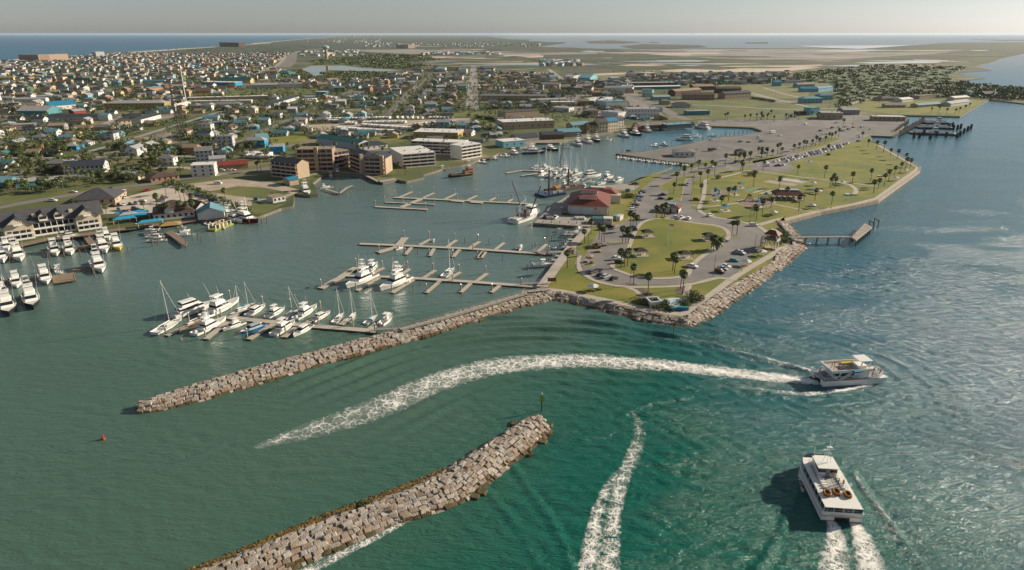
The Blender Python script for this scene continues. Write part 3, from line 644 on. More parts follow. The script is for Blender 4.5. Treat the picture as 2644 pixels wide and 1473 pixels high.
# ------------------------------------------------------------------ foam
def foam_mat(name,kind):
    m=bpy.data.materials.new(name);m.use_nodes=True;nt=m.node_tree;b=nt.nodes['Principled BSDF']
    b.inputs['Base Color'].default_value=(.82,.80,.74,1);b.inputs['Roughness'].default_value=.7
    uv=nt.nodes.new('ShaderNodeUVMap');sp=nt.nodes.new('ShaderNodeSeparateXYZ');nt.links.new(uv.outputs[0],sp.inputs[0])
    at=nt.nodes.new('ShaderNodeAttribute');at.attribute_name='thick'
    geo=nt.nodes.new('ShaderNodeNewGeometry')
    def mt(op,a,c=None,clamp=False):
        n=nt.nodes.new('ShaderNodeMath');n.operation=op;n.use_clamp=clamp
        for i,q in enumerate((a,c)):
            if q is None:continue
            if isinstance(q,(int,float)):n.inputs[i].default_value=q
            else:nt.links.new(q,n.inputs[i])
        return n.outputs[0]
    def noise(sc,det,dist_=0.0):
        n=nt.nodes.new('ShaderNodeTexNoise');n.inputs['Scale'].default_value=sc;n.inputs['Detail'].default_value=det;n.inputs['Distortion'].default_value=dist_
        nt.links.new(geo.outputs['Position'],n.inputs['Vector']);return n
    warp=noise(.5,4);va=nt.nodes.new('ShaderNodeVectorMath');va.operation='MULTIPLY_ADD';nt.links.new(warp.outputs[1],va.inputs[0]);va.inputs[1].default_value=(3,3,3);nt.links.new(geo.outputs['Position'],va.inputs[2])
    def vor(sc):
        v=nt.nodes.new('ShaderNodeTexVoronoi');v.feature='DISTANCE_TO_EDGE';v.inputs['Scale'].default_value=sc;nt.links.new(va.outputs[0],v.inputs['Vector']);return v.outputs['Distance']
    lace=mt('MAXIMUM',mt('SUBTRACT',1,mt('MULTIPLY',vor(.34),7.5),True),mt('MULTIPLY',mt('SUBTRACT',1,mt('MULTIPLY',vor(1.3),6.5),True),.8))
    across=mt('ABSOLUTE',sp.outputs[1])
    edge=mt('SUBTRACT',1,mt('POWER',mt('ADD',across,mt('MULTIPLY',mt('SUBTRACT',noise(.8,5).outputs[0],.5),1.5)),2.2),True)
    fine=noise(3.0,6,.5).outputs[0]
    dens=mt('ADD',mt('MULTIPLY',lace,.55),mt('MULTIPLY',fine,.6))
    dens=mt('ADD',dens,mt('ADD',mt('MULTIPLY',mt('SUBTRACT',noise(.25,3).outputs[0],.5),.9),mt('SUBTRACT',mt('MULTIPLY',at.outputs['Fac'],1.0),.88)))
    a=mt('MULTIPLY',mt('MULTIPLY',dens,2.3,True),edge,True)
    veil=mt('MULTIPLY',mt('MULTIPLY',edge,at.outputs['Fac']),.22)
    nt.links.new(mt('MAXIMUM',a,veil),b.inputs['Alpha'])
    bp=nt.nodes.new('ShaderNodeBump');bp.inputs['Strength'].default_value=.6;bp.inputs['Distance'].default_value=.3;nt.links.new(fine,bp.inputs['Height']);nt.links.new(bp.outputs[0],b.inputs['Normal'])
    return m
FOAM=foam_mat('foam','old')
def wake(name,spec,v,label,z0=.07):
    """spec: list of (x, y, halfwidth_m, thick)"""
    c=[v(x,y,0) for x,y,_,_ in spec]
    q=[];tt=[]
    for i in range(len(c)-1):
        k=max(1,int(dist(c[i],c[i+1])/1.5))
        for j in range(k):tt.append(i+j/k)
    tt.append(len(c)-1);full=smooth_line(c,1.5)
    n=min(len(full),len(tt));full=full[:n];tt=tt[:n]
    nn=normals(full);K=9;vs=[];uv=[];th=[]
    s=0
    for i,((x,y),(a,b_),t) in enumerate(zip(full,nn,tt)):
        k=min(len(spec)-2,int(t));f=t-k;hw=spec[k][2]*(1-f)+spec[k+1][2]*f;tk=spec[k][3]*(1-f)+spec[k+1][3]*f
        if i:s+=dist(full[i-1],full[i])
        for j in range(K):
            w_=-1+2*j/(K-1);vs.append([x+a*hw*w_,y+b_*hw*w_,0]);uv.append((s,w_));th.append(tk)
    ar=np.array(vs);zz=wave_h(ar[:,0],ar[:,1]);vs=[(p[0],p[1],float(h)+z0) for p,h in zip(vs,zz)]
    fs=[(i*K+j,(i+1)*K+j,(i+1)*K+j+1,i*K+j+1) for i in range(n-1) for j in range(K-1)]
    me=bpy.data.meshes.new(name);me.from_pydata(vs,[],fs);me.materials.append(FOAM)
    ul=me.uv_layers.new(name='UVMap');at=me.attributes.new('thick','FLOAT','POINT')
    at.data.foreach_set('value',th)
    lv=np.empty(len(me.loops),dtype=np.int32);me.loops.foreach_get('vertex_index',lv);ul.data.foreach_set('uv',np.array(uv)[lv].ravel())
    me.update();o=bpy.data.objects.new(name,me);COL.objects.link(o);tag(o,label,kind='stuff');return o
wake('wake_foam',[(640,1128,.8,.30),(700,1108,2.6,.36),(800,1078,4.8,.36),(900,1045,5.8,.40),(1000,1005,6.2,.46),(1100,962,6.2,.52),(1250,922,6.0,.56),(1430,908,5.4,.6),(1560,912,5.0,.66),(1700,922,4.2,.72),(1850,940,3.8,.78),(1980,953,3.0,.9),(2060,962,2.0,1.1)],VD,
     'long curved white wake behind the white catamaran')
wake('wake_foam',[(1590,1035,.8,.12),(1608,1070,1.4,.26),(1605,1110,2.0,.36),(1588,1160,2.1,.42),(1565,1210,1.8,.5),(1545,1290,1.9,.55),(1537,1360,2.1,.58),(1532,1435,2.5,.56),(1529,1500,2.6,.56)],VD,'older straight wake running down the channel')
wake('wake_foam',[(1570,1170,.6,.15),(1530,1225,1.4,.42),(1505,1290,1.7,.5),(1490,1360,2.0,.6),(1480,1435,2.4,.65),(1476,1500,2.4,.65)],VD,'thin foam streak beside the older channel wake')
wake('wake_foam',[(2092,1312,1.2,.95),(2100,1340,2.0,.72),(2103,1375,2.5,.62),(2100,1420,3.0,.6),(2096,1500,3.4,.58)],VD,'left foam trail churned up behind the ferry')
wake('wake_foam',[(2145,1312,1.2,1.0),(2165,1345,2.1,.85),(2178,1380,2.6,.75),(2190,1425,3.0,.72),(2205,1500,3.4,.7)],VD,'right foam trail churned up behind the ferry')
wake('bow_wave',[(2215,950,.5,1.3),(2190,966,1.1,1.15),(2150,977,.9,.95),(2090,986,.8,.8),(2030,992,1.1,.5),(1950,985,1.2,.35),(1860,972,1.2,.25)],VD,'white bow wave along the catamaran hull')
wake('bow_wave',[(2060,938,.5,.9),(2000,925,.8,.5),(1930,912,.9,.38),(1860,898,.9,.25)],VD,'thin wave line on the far side of the catamaran')
wake('bow_wave',[(2150,1195,.4,.45),(2180,1245,.7,.4),(2225,1300,1.0,.34),(2260,1365,1.2,.3)],VD,'thin wave line on the right side of the ferry')
wake('bow_wave',[(2018,1175,.5,.9),(2012,1200,.6,.6),(2020,1240,.5,.4)],VD,'white water at the left bow of the ferry')
wake('shore_foam',[(1085,1272,.5,.35),(1040,1300,.8,.5),(960,1345,1.0,.55),(880,1385,1.2,.5),(800,1425,1.5,.5),(700,1470,1.5,.5)],VD,'foam washing along the seaward foot of the near jetty')
wake('shore_foam',[(1540,778,.3,.4),(1600,795,.5,.5),(1690,812,.5,.4)],VD,'foam line at the foot of the park revetment')
wake('wake_foam',[(2060,942,.5,.6),(1980,918,1.1,.42),(1900,896,1.3,.34),(1800,872,1.3,.26),(1700,850,1.2,.15)],VD,'thin crest of foam fanning out left behind the catamaran')
# ------------------------------------------------------------------ boats
GEL=M('white_gelcoat',(.78,.76,.70),.25,.04,.3);GEL2=M('offwhite_deck',(.62,.60,.55),.5,.08,1.5)
GLASS=M('dark_glass',(.018,.022,.028),.08,0);TEAK=M('teak',(.30,.17,.09),.6,.2,2);STEEL=M('bright_metal',(.62,.60,.56),.35,.05,1,metal=.3)
BLACKP=M('black_paint',(.02,.02,.022),.4,0);NAVY=M('navy_paint',(.012,.022,.05),.25,0);MAROON=M('maroon_paint',(.16,.02,.015),.3,0)
YEL=M('yellow_paint',(.55,.42,.06),.4,.05);BLUEP=M('blue_paint',(.01,.13,.33),.3,0);TEALP=M('teal_paint',(.03,.30,.33),.5,.05);REDP=M('red_paint',(.35,.04,.03),.4,0)
WOODB=M('varnished_wood',(.20,.09,.045),.5,.25,3);CANV=M('blue_canvas',(.02,.26,.42),.8,.1);RUBBER=M('rubber',(.03,.03,.03),.8,0);ORNG=M('orange',(.55,.17,.02),.6,.1)
def loft_hull(b,L,B,fb,fs,side,deck,bottom=None,keel=.5,blunt=.5,cock=0.0,stripe=None):
    """bow at +x. fb/fs freeboard at bow/stern. cock: length of a sunken aft cockpit"""
    N=14;st=[]
    for i in range(N+1):
        t=i/N;x=-L/2+L*t
        hb=B/2*(1-max(0,(t-.45)/.55)**(2.2 if blunt>.4 else 1.8))*(.9+.1*min(1,t*4));hb=max(hb,.04)
        zd=fs+(fb-fs)*t**2;ch=hb*(.9-.35*max(0,(t-.5)/.5));rake=.06*L*(t**3)
        st.append((x,hb,zd,ch,rake))
    rows=[]
    for x,hb,zd,ch,rk in st:
        rows.append([(x-rk,-0,-keel),(x-rk*.9,-ch*.95,-.12),(x-rk*.6,-ch,.22),(x,-hb,zd)])
    def put(y):return lambda p:(p[0],p[1]*y,p[2])
    for sg in(1,-1):
        vs=[];
        for r_ in rows:vs+=[(p[0],p[1]*sg,p[2]) for p in r_]
        f={0:[],1:[],2:[]}
        for i in range(N):
            for k in range(3):
                q=(i*4+k,(i+1)*4+k,(i+1)*4+k+1,i*4+k+1)
                f[k].append(q if sg>0 else q[::-1])
        b.add(vs,f[0]+f[1],bottom or side);b.add(vs,f[2],side)
    s0=rows[0];poly=[s0[0]]+s0[1:]+[(p[0],-p[1],p[2]) for p in s0[1:][::-1]]
    b.add(poly,[tuple(range(len(poly)))],side)
    ins=.93;dz=-.12
    vs=[]
    for(x,hb,zd,ch,rk) in st:
        lower=(cock and x<-L/2+cock);z2=zd-(.75 if lower else.12)
        vs+=[(x,-hb,zd),(x,-hb*ins,zd),(x,-hb*ins,z2),(x,hb*ins,z2),(x,hb*ins,zd),(x,hb,zd)]
    fr=[];fd=[]
    for i in range(N):
        for k in(0,1,3,4):fr.append((i*6+k,(i+1)*6+k,(i+1)*6+k+1,i*6+k+1))
        fd.append((i*6+2,(i+1)*6+2,(i+1)*6+3,i*6+3))
    b.add(vs,fr,GEL if side is not WOODB else side);b.add(vs,fd,deck)
    if stripe:
        for sg in(1,-1):
            vs=[]
            for x,hb,zd,ch,rk in st:vs+=[(x,-(hb+.03)*sg,zd-.10),(x-.1*rk,-(hb*.97+ch*.03+.03)*sg,zd-.28)]
            b.add(vs,[(2*i,2*i+1,2*i+3,2*i+2) if sg<0 else(2*i,2*i+2,2*i+3,2*i+1) for i in range(N)],stripe)
    return b
def frus(b,x0,x1,w,z0,z1,fr,bk,ts,m):
    """deckhouse: front raked by fr, back by bk, sides tapering by ts"""
    h=w/2;t=h*(1-ts)
    b.add([(x0,-h,z0),(x1,-h*.86,z0),(x1,h*.86,z0),(x0,h,z0),(x0+bk,-t,z1),(x1-fr,-t*.86,z1),(x1-fr,t*.86,z1),(x0+bk,t,z1)],
          [(3,2,1,0),(4,5,6,7),(0,1,5,4),(1,2,6,5),(2,3,7,6),(3,0,4,7)],m)
def band(b,x0,x1,w,z0,z1,fr,bk,ts,a,c,m,e=.03):
    l=lambda p,q,t:p+(q-p)*t
    frus(b,l(x0,x0+bk,a)-e,l(x1,x1-fr,a)+e,w*(1-ts*a)+2*e,l(z0,z1,a),l(z0,z1,c),fr*(c-a),bk*(c-a),ts*(c-a),m)
def sportfisher(name,L=17,side=GEL,tower=True,bottom=BLACKP,rig=True):
    t=thing(name,'boat','boat');B=L*.29
    b=MB();loft_hull(b,L,B,L*.125,L*.07,side,GEL2,bottom,cock=L*.26,stripe=None);b.build('hull',t,smooth=False)
    z0=L*.085;hs=(-L*.22,L*.20,B*.78,z0,z0+1.9,2.4,.1,.14)
    b=MB();frus(b,*hs,GEL);b.build('cabin',t)
    b=MB();band(b,*hs,.38,.78,GLASS);b.build('cabin_window',t)
    b=MB();fz=z0+1.9;frus(b,-L*.2,L*.075,B*.6,fz,fz+.85,.9,0,.1,GEL);b.build('flybridge',t)
    b=MB();frus(b,-L*.2,L*.03,B*.6,fz+2.25,fz+2.38,.2,0,.05,GEL)
    for sx in(-L*.18,L*.0):
        for sy in(-1,1):b.cyl((sx,sy*B*.26,fz+.7),(sx,sy*B*.25,fz+2.3),.05,.05,STEEL,4)
    b.build('hardtop',t)
    if tower:
        b=MB();zt=fz+2.3
        for sx in(-1.2,.9):
            for sy in(-1,1):b.cyl((sx-L*.07,sy*B*.24,zt),(sx*.4-L*.07,sy*.6,zt+3.2),.06,.05,STEEL,4)
        b.box(-L*.07-.9,-L*.07+.7,-.8,.8,zt+1.6,zt+1.7,GEL);b.box(-L*.07-.8,-L*.07+.6,-.75,.75,zt+3.15,zt+3.25,GEL)
        for k in range(3):
            for sy in(-1,1):b.cyl((-L*.07-1+k*.1,sy*(1.2-.2*k),zt+.6+.8*k),(-L*.07+.8-k*.1,sy*(1.2-.2*k),zt+.6+.8*k),.04,.04,STEEL,4)
        b.build('tuna_tower',t)
    if rig:
        for sy in(-1,1):
            b=MB();b.cyl((-L*.05,sy*B*.42,z0+1.2),(-L*.2,sy*(B*.62),z0+8.5),.055,.03,STEEL,4);b.build('outrigger',t)
    b=MB();b.box(-L*.46,-L*.40,-.35,.35,z0-.4,z0+.5,GEL2);b.box(-L*.28,-L*.235,-B*.3,B*.3,z0-.6,z0+.35,GEL);b.build('fighting_chair',t)
    return t
def cruiser(name,L=13,side=GEL,cover=None,bottom=BLACKP,top=True):
    t=thing(name,'boat','boat');B=L*.32;b=MB();loft_hull(b,L,B,L*.13,L*.085,side,GEL2,bottom,cock=L*.2,stripe=None);b.build('hull',t)
    z0=L*.10;hs=(-L*.24,L*.24,B*.72,z0,z0+1.5,1.8,.1,.16)
    b=MB();frus(b,*hs,cover or GEL);b.build('cabin',t)
    b=MB();band(b,*hs,.35,.8,GLASS);b.build('cabin_window',t)
    if top:
        b=MB();z1=z0+1.5;frus(b,-L*.22,L*.06,B*.55,z1,z1+.6,.5,0,.05,GEL);frus(b,-L*.2,L*.04,B*.55,z1+1.75,z1+1.85,.1,0,0,GEL)
        for sx in(-L*.17,L*.02):
            for sy in(-1,1):b.cyl((sx,sy*B*.24,z1),(sx,sy*B*.24,z1+1.8),.045,.045,STEEL,4)
        b.build('flybridge',t)
    b=MB()
    for sy in(-1,1):b.path([(L*.1,sy*B*.43,L*.11+.6),(L*.3,sy*B*.33,L*.125+.6),(L*.47,0,L*.13+.65)],.03,STEEL,4)
    b.cyl((-L*.05,.4,z0+2),(-L*.1,.5,z0+6),.03,.015,STEEL,3);b.build('bow_rail',t)
    return t
def motoryacht(name,L=18):
    t=thing(name,'boat','boat');B=L*.29;b=MB();loft_hull(b,L,B,L*.13,L*.10,GEL,GEL2,BLACKP);b.build('hull',t)
    z=L*.10;hs=(-L*.38,L*.22,B*.8,z,z+2.1,1.4,0,.06);b=MB();frus(b,*hs,GEL);b.build('deckhouse',t)
    b=MB();band(b,*hs,.4,.8,GLASS);b.build('cabin_window',t)
    h2=(-L*.30,L*.1,B*.66,z+2.1,z+4.1,1.3,0,.08);b=MB();frus(b,*h2,GEL);b.build('upper_deckhouse',t)
    b=MB();band(b,*h2,.4,.8,GLASS);b.build('upper_window',t)
    b=MB()
    b.cyl((-L*.05,0,z+4.1),(-L*.1,0,z+7),.07,.04,STEEL,5);b.cyl((-L*.08,-1,z+5.4),(-L*.08,1,z+5.4),.04,.04,STEEL,4);b.build('radar_mast',t)
    return t
def sailboat(name,L=12,Hm=16,side=GEL,deck=GEL2,cover=GEL,bottom=BLACKP):
    t=thing(name,'sailboat','sailboat');B=L*.29;b=MB();loft_hull(b,L,B,L*.09,L*.08,side,deck,bottom,keel=.6,blunt=.2,cock=L*.22,stripe=NAVY if side is GEL else None);b.build('hull',t)
    z=L*.085;hs=(-L*.12,L*.22,B*.5,z,z+.6,1.2,.2,.15);b=MB();frus(b,*hs,GEL);band(b,*hs,.3,.7,GLASS);b.build('coachroof',t)
    b=MB();b.cyl((L*.06,0,z),(L*.03,0,z+Hm),.13,.09,GEL,6)
    for k in(.4,.7):b.cyl((L*.04,-.9*(1.2-k),z+Hm*k),(L*.04,.9*(1.2-k),z+Hm*k),.04,.04,STEEL,4)
    b.build('mast',t)
    b=MB();b.cyl((L*.05,0,z+1.5),(-L*.33,0,z+1.4),.2,.14,cover,6);b.build('boom',t)
    b=MB();r=.022
    b.cyl((L*.48,0,z),(L*.03,0,z+Hm*.95),.05,.05,GEL,4);b.cyl((-L*.5,0,z),(L*.03,0,z+Hm),r,r,STEEL,3)
    for sy in(-1,1):b.path([(L*.03,sy*B*.48,z),(L*.04,sy*.7,z+Hm*.4),(L*.03,0,z+Hm*.95)],r,STEEL,3)
    b.build('rigging',t)
    return t
def openboat(name,L=7.5,side=GEL,top=True,topm=None,motors=1):
    t=thing(name,'motorboat','motorboat');B=L*.32;b=MB();loft_hull(b,L,B,1.05,.75,side,GEL2,None,keel=.3,cock=L*.3);b.build('hull',t)
    b=MB();b.box(-.5,.5,-.45,.45,.5,1.55,GEL,.2);b.build('console',t)
    if top:
        b=MB();b.box(-1.1,.9,-.95,.95,2.45,2.53,topm or GEL,.05)
        for sx in(-.8,.6):
            for sy in(-1,1):b.cyl((sx,sy*.5,.7),(sx,sy*.75,2.5),.035,.035,STEEL,4)
        b.build('t_top',t)
    b=MB()
    for k in range(motors):
        y=(k-(motors-1)/2)*.6;b.box(-L/2-.6,-L/2,y-.22,y+.22,.7,1.35,GEL if motors>1 else BLACKP,.25);b.box(-L/2-.4,-L/2-.15,y-.08,y+.08,-.3,.7,BLACKP)
    b.build('outboard_motor',t)
    return t
P_={}
def proto(key,fn,*a,**k):
    if key not in P_:P_[key]=fn(*a,**k)
    return P_[key]
BOATK={
 'sf':(17,lambda:sportfisher('sportfishing_boat',17)),'sfblack':(17,lambda:sportfisher('sportfishing_boat',17,BLACKP)),'sfplain':(15,lambda:sportfisher('sportfishing_boat',15,GEL,False)),
 'sfyellow':(15,lambda:sportfisher('sportfishing_boat',15,YEL,False)),'sfmaroon':(19,lambda:sportfisher('sportfishing_boat',19,MAROON,True,MAROON)),'sfnavy':(17,lambda:sportfisher('sportfishing_boat',17,NAVY,True,NAVY)),
 'cr':(12,lambda:cruiser('cabin_cruiser',12)),'crblue':(13,lambda:cruiser('cabin_cruiser',13,BLUEP,M('grey_blue_cover',(.30,.38,.42),.8,.05),BLUEP,False)),'crlow':(11,lambda:cruiser('cabin_cruiser',11,GEL,None,BLACKP,False)),
 'crnavy':(18,lambda:cruiser('party_boat',18,NAVY)),'my':(18,lambda:motoryacht('motor_yacht',18)),'sail':(12,lambda:sailboat('sailboat',12,15)),'sailbig':(17,lambda:sailboat('sailboat',17,21)),
 'sailblue':(11,lambda:sailboat('sailboat',11,14,cover=CANV)),'saildark':(13,lambda:sailboat('wooden_sailboat',13,0.1,WOODB,TEAK)),'cc':(8,lambda:openboat('center_console_boat',8,GEL,True,None,2)),
 'ccblue':(8,lambda:openboat('center_console_boat',8,GEL,True,CANV,1)),'skiff':(6,lambda:openboat('skiff',6,GEL,False)),'skiffg':(6,lambda:openboat('skiff',6,M('grey_hull',(.3,.3,.3),.5,.1),False)),'sailnavy':(12,lambda:sailboat('sailboat',12,15,NAVY,cover=CANV)),
}
NB=[0]
def boat(kind,v,stern,bow,label,group=None,L=None,cat=None,z=0,zpx=0):
    L0,fn=BOATK[kind];p=proto(kind,fn);a=v(*stern,zpx);c=v(*bow,zpx);l=L or dist(a,c);NB[0]+=1
    l=min(l,1.22*L0);hd=heading(a,c)
    m=(c[0]-math.cos(hd)*l/2,c[1]-math.sin(hd)*l/2);s=l/L0
    o=put(p,(m[0],m[1],z),heading(a,c),s,label,cat or('sailboat' if 'sail' in kind else 'boat'),group);
    if VERB:print('boat',kind,label[:40],'len %.1f'%l)
    return o
VERB=False
# ------------------------------------------------------------------ cars
def paint(n,c,r=.3):return M('car_paint_'+n,c,r,0)
CP={'white':paint('white',(.75,.74,.72)),'silver':paint('silver',(.42,.43,.44)),'black':paint('black',(.018,.018,.02)),'grey':paint('grey',(.10,.11,.12)),'blue':paint('blue',(.03,.08,.22)),
      'teal':paint('teal',(.02,.30,.36)),'red':paint('red',(.35,.03,.02)),'brown':paint('brown',(.10,.045,.03)),'tan':paint('tan',(.38,.32,.24)),'green':paint('green',(.03,.12,.10))}
def wheel_mesh():
    b=MB();b.cyl((0,-.12,0),(0,.12,0),.34,.34,RUBBER,10);b.cyl((0,-.125,0),(0,.125,0),.19,.19,STEEL,8);return b
CARN={'sedan':'car','suv':'suv','pickup':'pickup_truck','van':'van','trailer':'camper_trailer','jeep':'open_top_suv','mower':'utility_cart'}
WM=[None]
def car(kind,col,wheels):
    t=thing(CARN[kind],'car','car');m=CP[col];b=MB();g=MB()
    if kind=='sedan':
        b.xprism([(-2.25,.3),(2.25,.3),(2.3,.62),(1.2,.88),(-1.9,.92),(-2.3,.8)],-.88,.88,m);frus(b,-1.75,1.15,1.6,.85,1.42,.95,.65,.22,m)
        band(g,-1.75,1.15,1.6,.85,1.42,.95,.65,.22,.12,.85,GLASS,.015)
    elif kind=='suv':
        b.xprism([(-2.3,.35),(2.3,.35),(2.35,.75),(1.3,1.02),(-2.3,1.05),(-2.38,.8)],-.95,.95,m);frus(b,-2.28,1.2,1.75,1.0,1.75,.8,.25,.16,m)
        band(g,-2.28,1.2,1.75,1.0,1.75,.8,.25,.16,.15,.82,GLASS,.015)
    elif kind=='pickup':
        b.xprism([(-2.8,.45),(2.75,.45),(2.8,.85),(1.7,1.1),(-2.8,1.12)],-.97,.97,m);b.box(-2.65,-.75,-.8,.8,1.12,1.13,BLACKP);frus(b,-.75,1.5,1.75,1.08,1.82,.75,.12,.16,m)
        band(g,-.75,1.5,1.75,1.08,1.82,.75,.12,.16,.15,.82,GLASS,.015)
    elif kind=='van':
        b.xprism([(-2.6,.4),(2.6,.4),(2.65,.95),(2.1,1.25),(-2.65,1.3)],-1,1,m);frus(b,-2.65,2.1,1.95,1.25,2.25,.8,.05,.08,m);band(g,-.2,2.1,1.95,1.25,2.25,.8,0,.08,.12,.7,GLASS,.015)
    elif kind=='trailer':
        b.xprism([(-3.6,.6),(3.2,.6),(3.7,1.4),(3.3,2.9),(-3.6,2.9)],-1.2,1.2,m)
        for x in(-2.2,0,2):g.box(x-.4,x+.4,-1.215,1.215,1.7,2.25,GLASS)
        b.box(3.5,4.6,-.08,.08,.5,.62,BLACKP)
    me=[(-1.4,1.4),(-1.45,1.5),(-1.75,1.75),(-1.6,1.65),(-.9,.2)][['sedan','suv','pickup','van','trailer'].index(kind)]
    if not wheels:
        for x in me:
            for y in(-.85,.85):b.cyl((x,y-.1,.34),(x,y+.1,.34),.34,.34,RUBBER,8)
    b.build('body',t);g.build('car_window',t)
    if wheels:
        if WM[0] is None:WM[0]=wheel_mesh().mesh('wheel')
        for x in me:
            for y in(-.86,.86):
                o=bpy.data.objects.new('wheel',WM[0]);COL.objects.link(o);o.parent=t;o.location=(x,y,.34);KIDS.setdefault(t.name,[]).append(o)
        for y in(-.6,.6):
            q=MB();xx=2.27 if kind=='sedan' else(2.36 if kind=='suv' else 2.79);q.box(xx-.03,xx+.02,y-.2,y+.2,.62,.78,GEL);q.build('headlight',t)
    return t
def cartype(kind):return{'sedan':'car','suv':'suv','pickup':'pickup truck','van':'van','trailer':'camper trailer'}[kind]
def putcar(kind,col,xy,rz,label,group=None,wheels=False,z=1.63):
    p=proto((kind,col,wheels),car,kind,col,wheels)
    return put(p,(xy[0],xy[1],z),rz,1,label,cartype(kind),group)
# ------------------------------------------------------------------ palms and trees
FROND=M('palm_frond',(.14,.16,.04),.7,.3,1.5,col2=(.07,.095,.025));FRONDD=M('dry_frond',(.16,.115,.05),.8,.2,2);TRUNK=M('palm_trunk',(.17,.125,.09),.95,.25,3,.4,6)
LEAF=M('leaf_green',(.08,.12,.028),.7,.2,.5,col2=(.13,.16,.045));LEAF2=M('leaf_dark',(.06,.09,.026),.7,.2,.5);LEAF3=M('leaf_olive',(.12,.12,.04),.7,.2,.5)
def palm(name,h,seed,n=46,rc=1.75,skirt=True):
    r=random.Random(seed);t=thing(name,'palm','palm tree');b=MB();p=(0,0,0);lean=(r.uniform(-.35,.35),r.uniform(-.35,.35))
    for k in range(5):
        q=(lean[0]*((k+1)/5)**2,lean[1]*((k+1)/5)**2,h*(k+1)/5);b.cyl(p,q,.21-.015*k,.205-.015*k,TRUNK,7);p=q
    b.build('trunk',t)
    b=MB();c=Vector(p)
    for i in range(n):
        a=i*2.399+r.uniform(-.2,.2);el=R(80)-(i/n)*R(150 if skirt else 115)+r.uniform(-.12,.12);L=rc*r.uniform(.85,1.15)*(1 if el>-.6 else.8)
        d=Vector((math.cos(a)*math.cos(el),math.sin(a)*math.cos(el),math.sin(el)));s=Vector((-math.sin(a),math.cos(a),0));up=s.cross(d)*-1
        m=FRONDD if el<-.75 and r.random()<.5 else FROND;stalk=c+d*L*.4
        b.add([c,c+s*.05,stalk+s*.04,stalk-s*.04],[(0,1,2,3)],m)
        for k in range(7):
            f=(k-3)/3.0;dd=(d*math.cos(f*1.15)+s*math.sin(f*1.15));tip=stalk+dd*L*.72*(1-.18*abs(f))+Vector((0,0,-.28*L*(.5+.5*abs(f))))
            mid_=stalk+dd*L*.42+Vector((0,0,-.03));w_=s*math.cos(f)*.13*L*.62+d*-math.sin(f)*.1*L
            b.add([stalk,mid_+w_,tip,mid_-w_],[(0,1,2,3)],m)
    b.build('crown',t)
    return t
def feather_palm(name,h=4.5,rc=4.0,seed=3):
    r=random.Random(seed);t=thing(name,'palm','palm tree');b=MB();b.cyl((0,0,0),(0,0,h),.5,.42,TRUNK,9);b.build('trunk',t);b=MB()
    for i in range(44):
        a=i*2.399;el=R(75)-(i/44)*R(95);prev=Vector((0,0,h));d=Vector((math.cos(a),math.sin(a),0));s=Vector((-math.sin(a),math.cos(a),0))
        for k in range(7):
            e=el-k*.22;nx=prev+(d*math.cos(e)+Vector((0,0,math.sin(e))))*rc/6.5;w_=.55*math.sin((k+1)/8*math.pi)+.08
            for sg in(-1,1):b.add([prev,nx,nx+s*sg*w_+Vector((0,0,-.25)),prev+s*sg*w_*.9+Vector((0,0,-.25))],[(0,1,2,3)],FROND)
            prev=nx
    b.build('crown',t);return t
def leafclumps(b,r,cx,cy,cz,rx,rz,n,size,mats):
    for i in range(n):
        u=r.uniform(-1,1);a=r.uniform(0,6.283);k=r.uniform(.55,1);s=math.sqrt(1-u*u)
        x=cx+rx*k*s*math.cos(a);y=cy+rx*k*s*math.sin(a);z=cz+rz*k*u
        sz=size*r.uniform(.6,1.3);ax=Vector((r.gauss(0,1),r.gauss(0,1),r.gauss(0,1)+.8)).normalized();o=ax.orthogonal().normalized();q=ax.cross(o);c=Vector((x,y,z))
        b.add([c+o*sz,c+q*sz*.7,c-o*sz,c-q*sz*.7],[(0,1,2,3)],r.choice(mats))
def tree(name,h,rad,seed,mats,n=420,leaf=.34):
    r=random.Random(seed);t=thing(name,'tree','tree');b=MB();b.cyl((0,0,0),(0,0,h*.45),.22,.15,TRUNK,6)
    cl=[]
    for k in range(7):
        a=k*2.4+r.uniform(0,.6);d=rad*r.uniform(.25,.7);z=h*r.uniform(.5,.82);cl.append((d*math.cos(a),d*math.sin(a),z,rad*r.uniform(.38,.6)))
        b.cyl((0,0,h*.35),(d*math.cos(a),d*math.sin(a),z),.1,.04,TRUNK,4)
    b.build('trunk',t);b=MB()
    for x,y,z,q in cl:leafclumps(b,r,x,y,z,q,q*.75,n//7,leaf,mats)
    b.build('crown',t);return t
PALMS_=lambda:[palm('palm_tree',h,s) for h,s in((6.8,1),(8.0,2),(5.6,5))]
def bush(name,w,h,seed,mats=None,n=260,leaf=.3):
    r=random.Random(seed);b=MB()
    for k in range(5):leafclumps(b,r,r.uniform(-.4,.4)*w,r.uniform(-.4,.4)*w,h*.45,w*.45,h*.5,n//5,leaf,mats or[LEAF,LEAF2,LEAF3])
    return b.build(name)
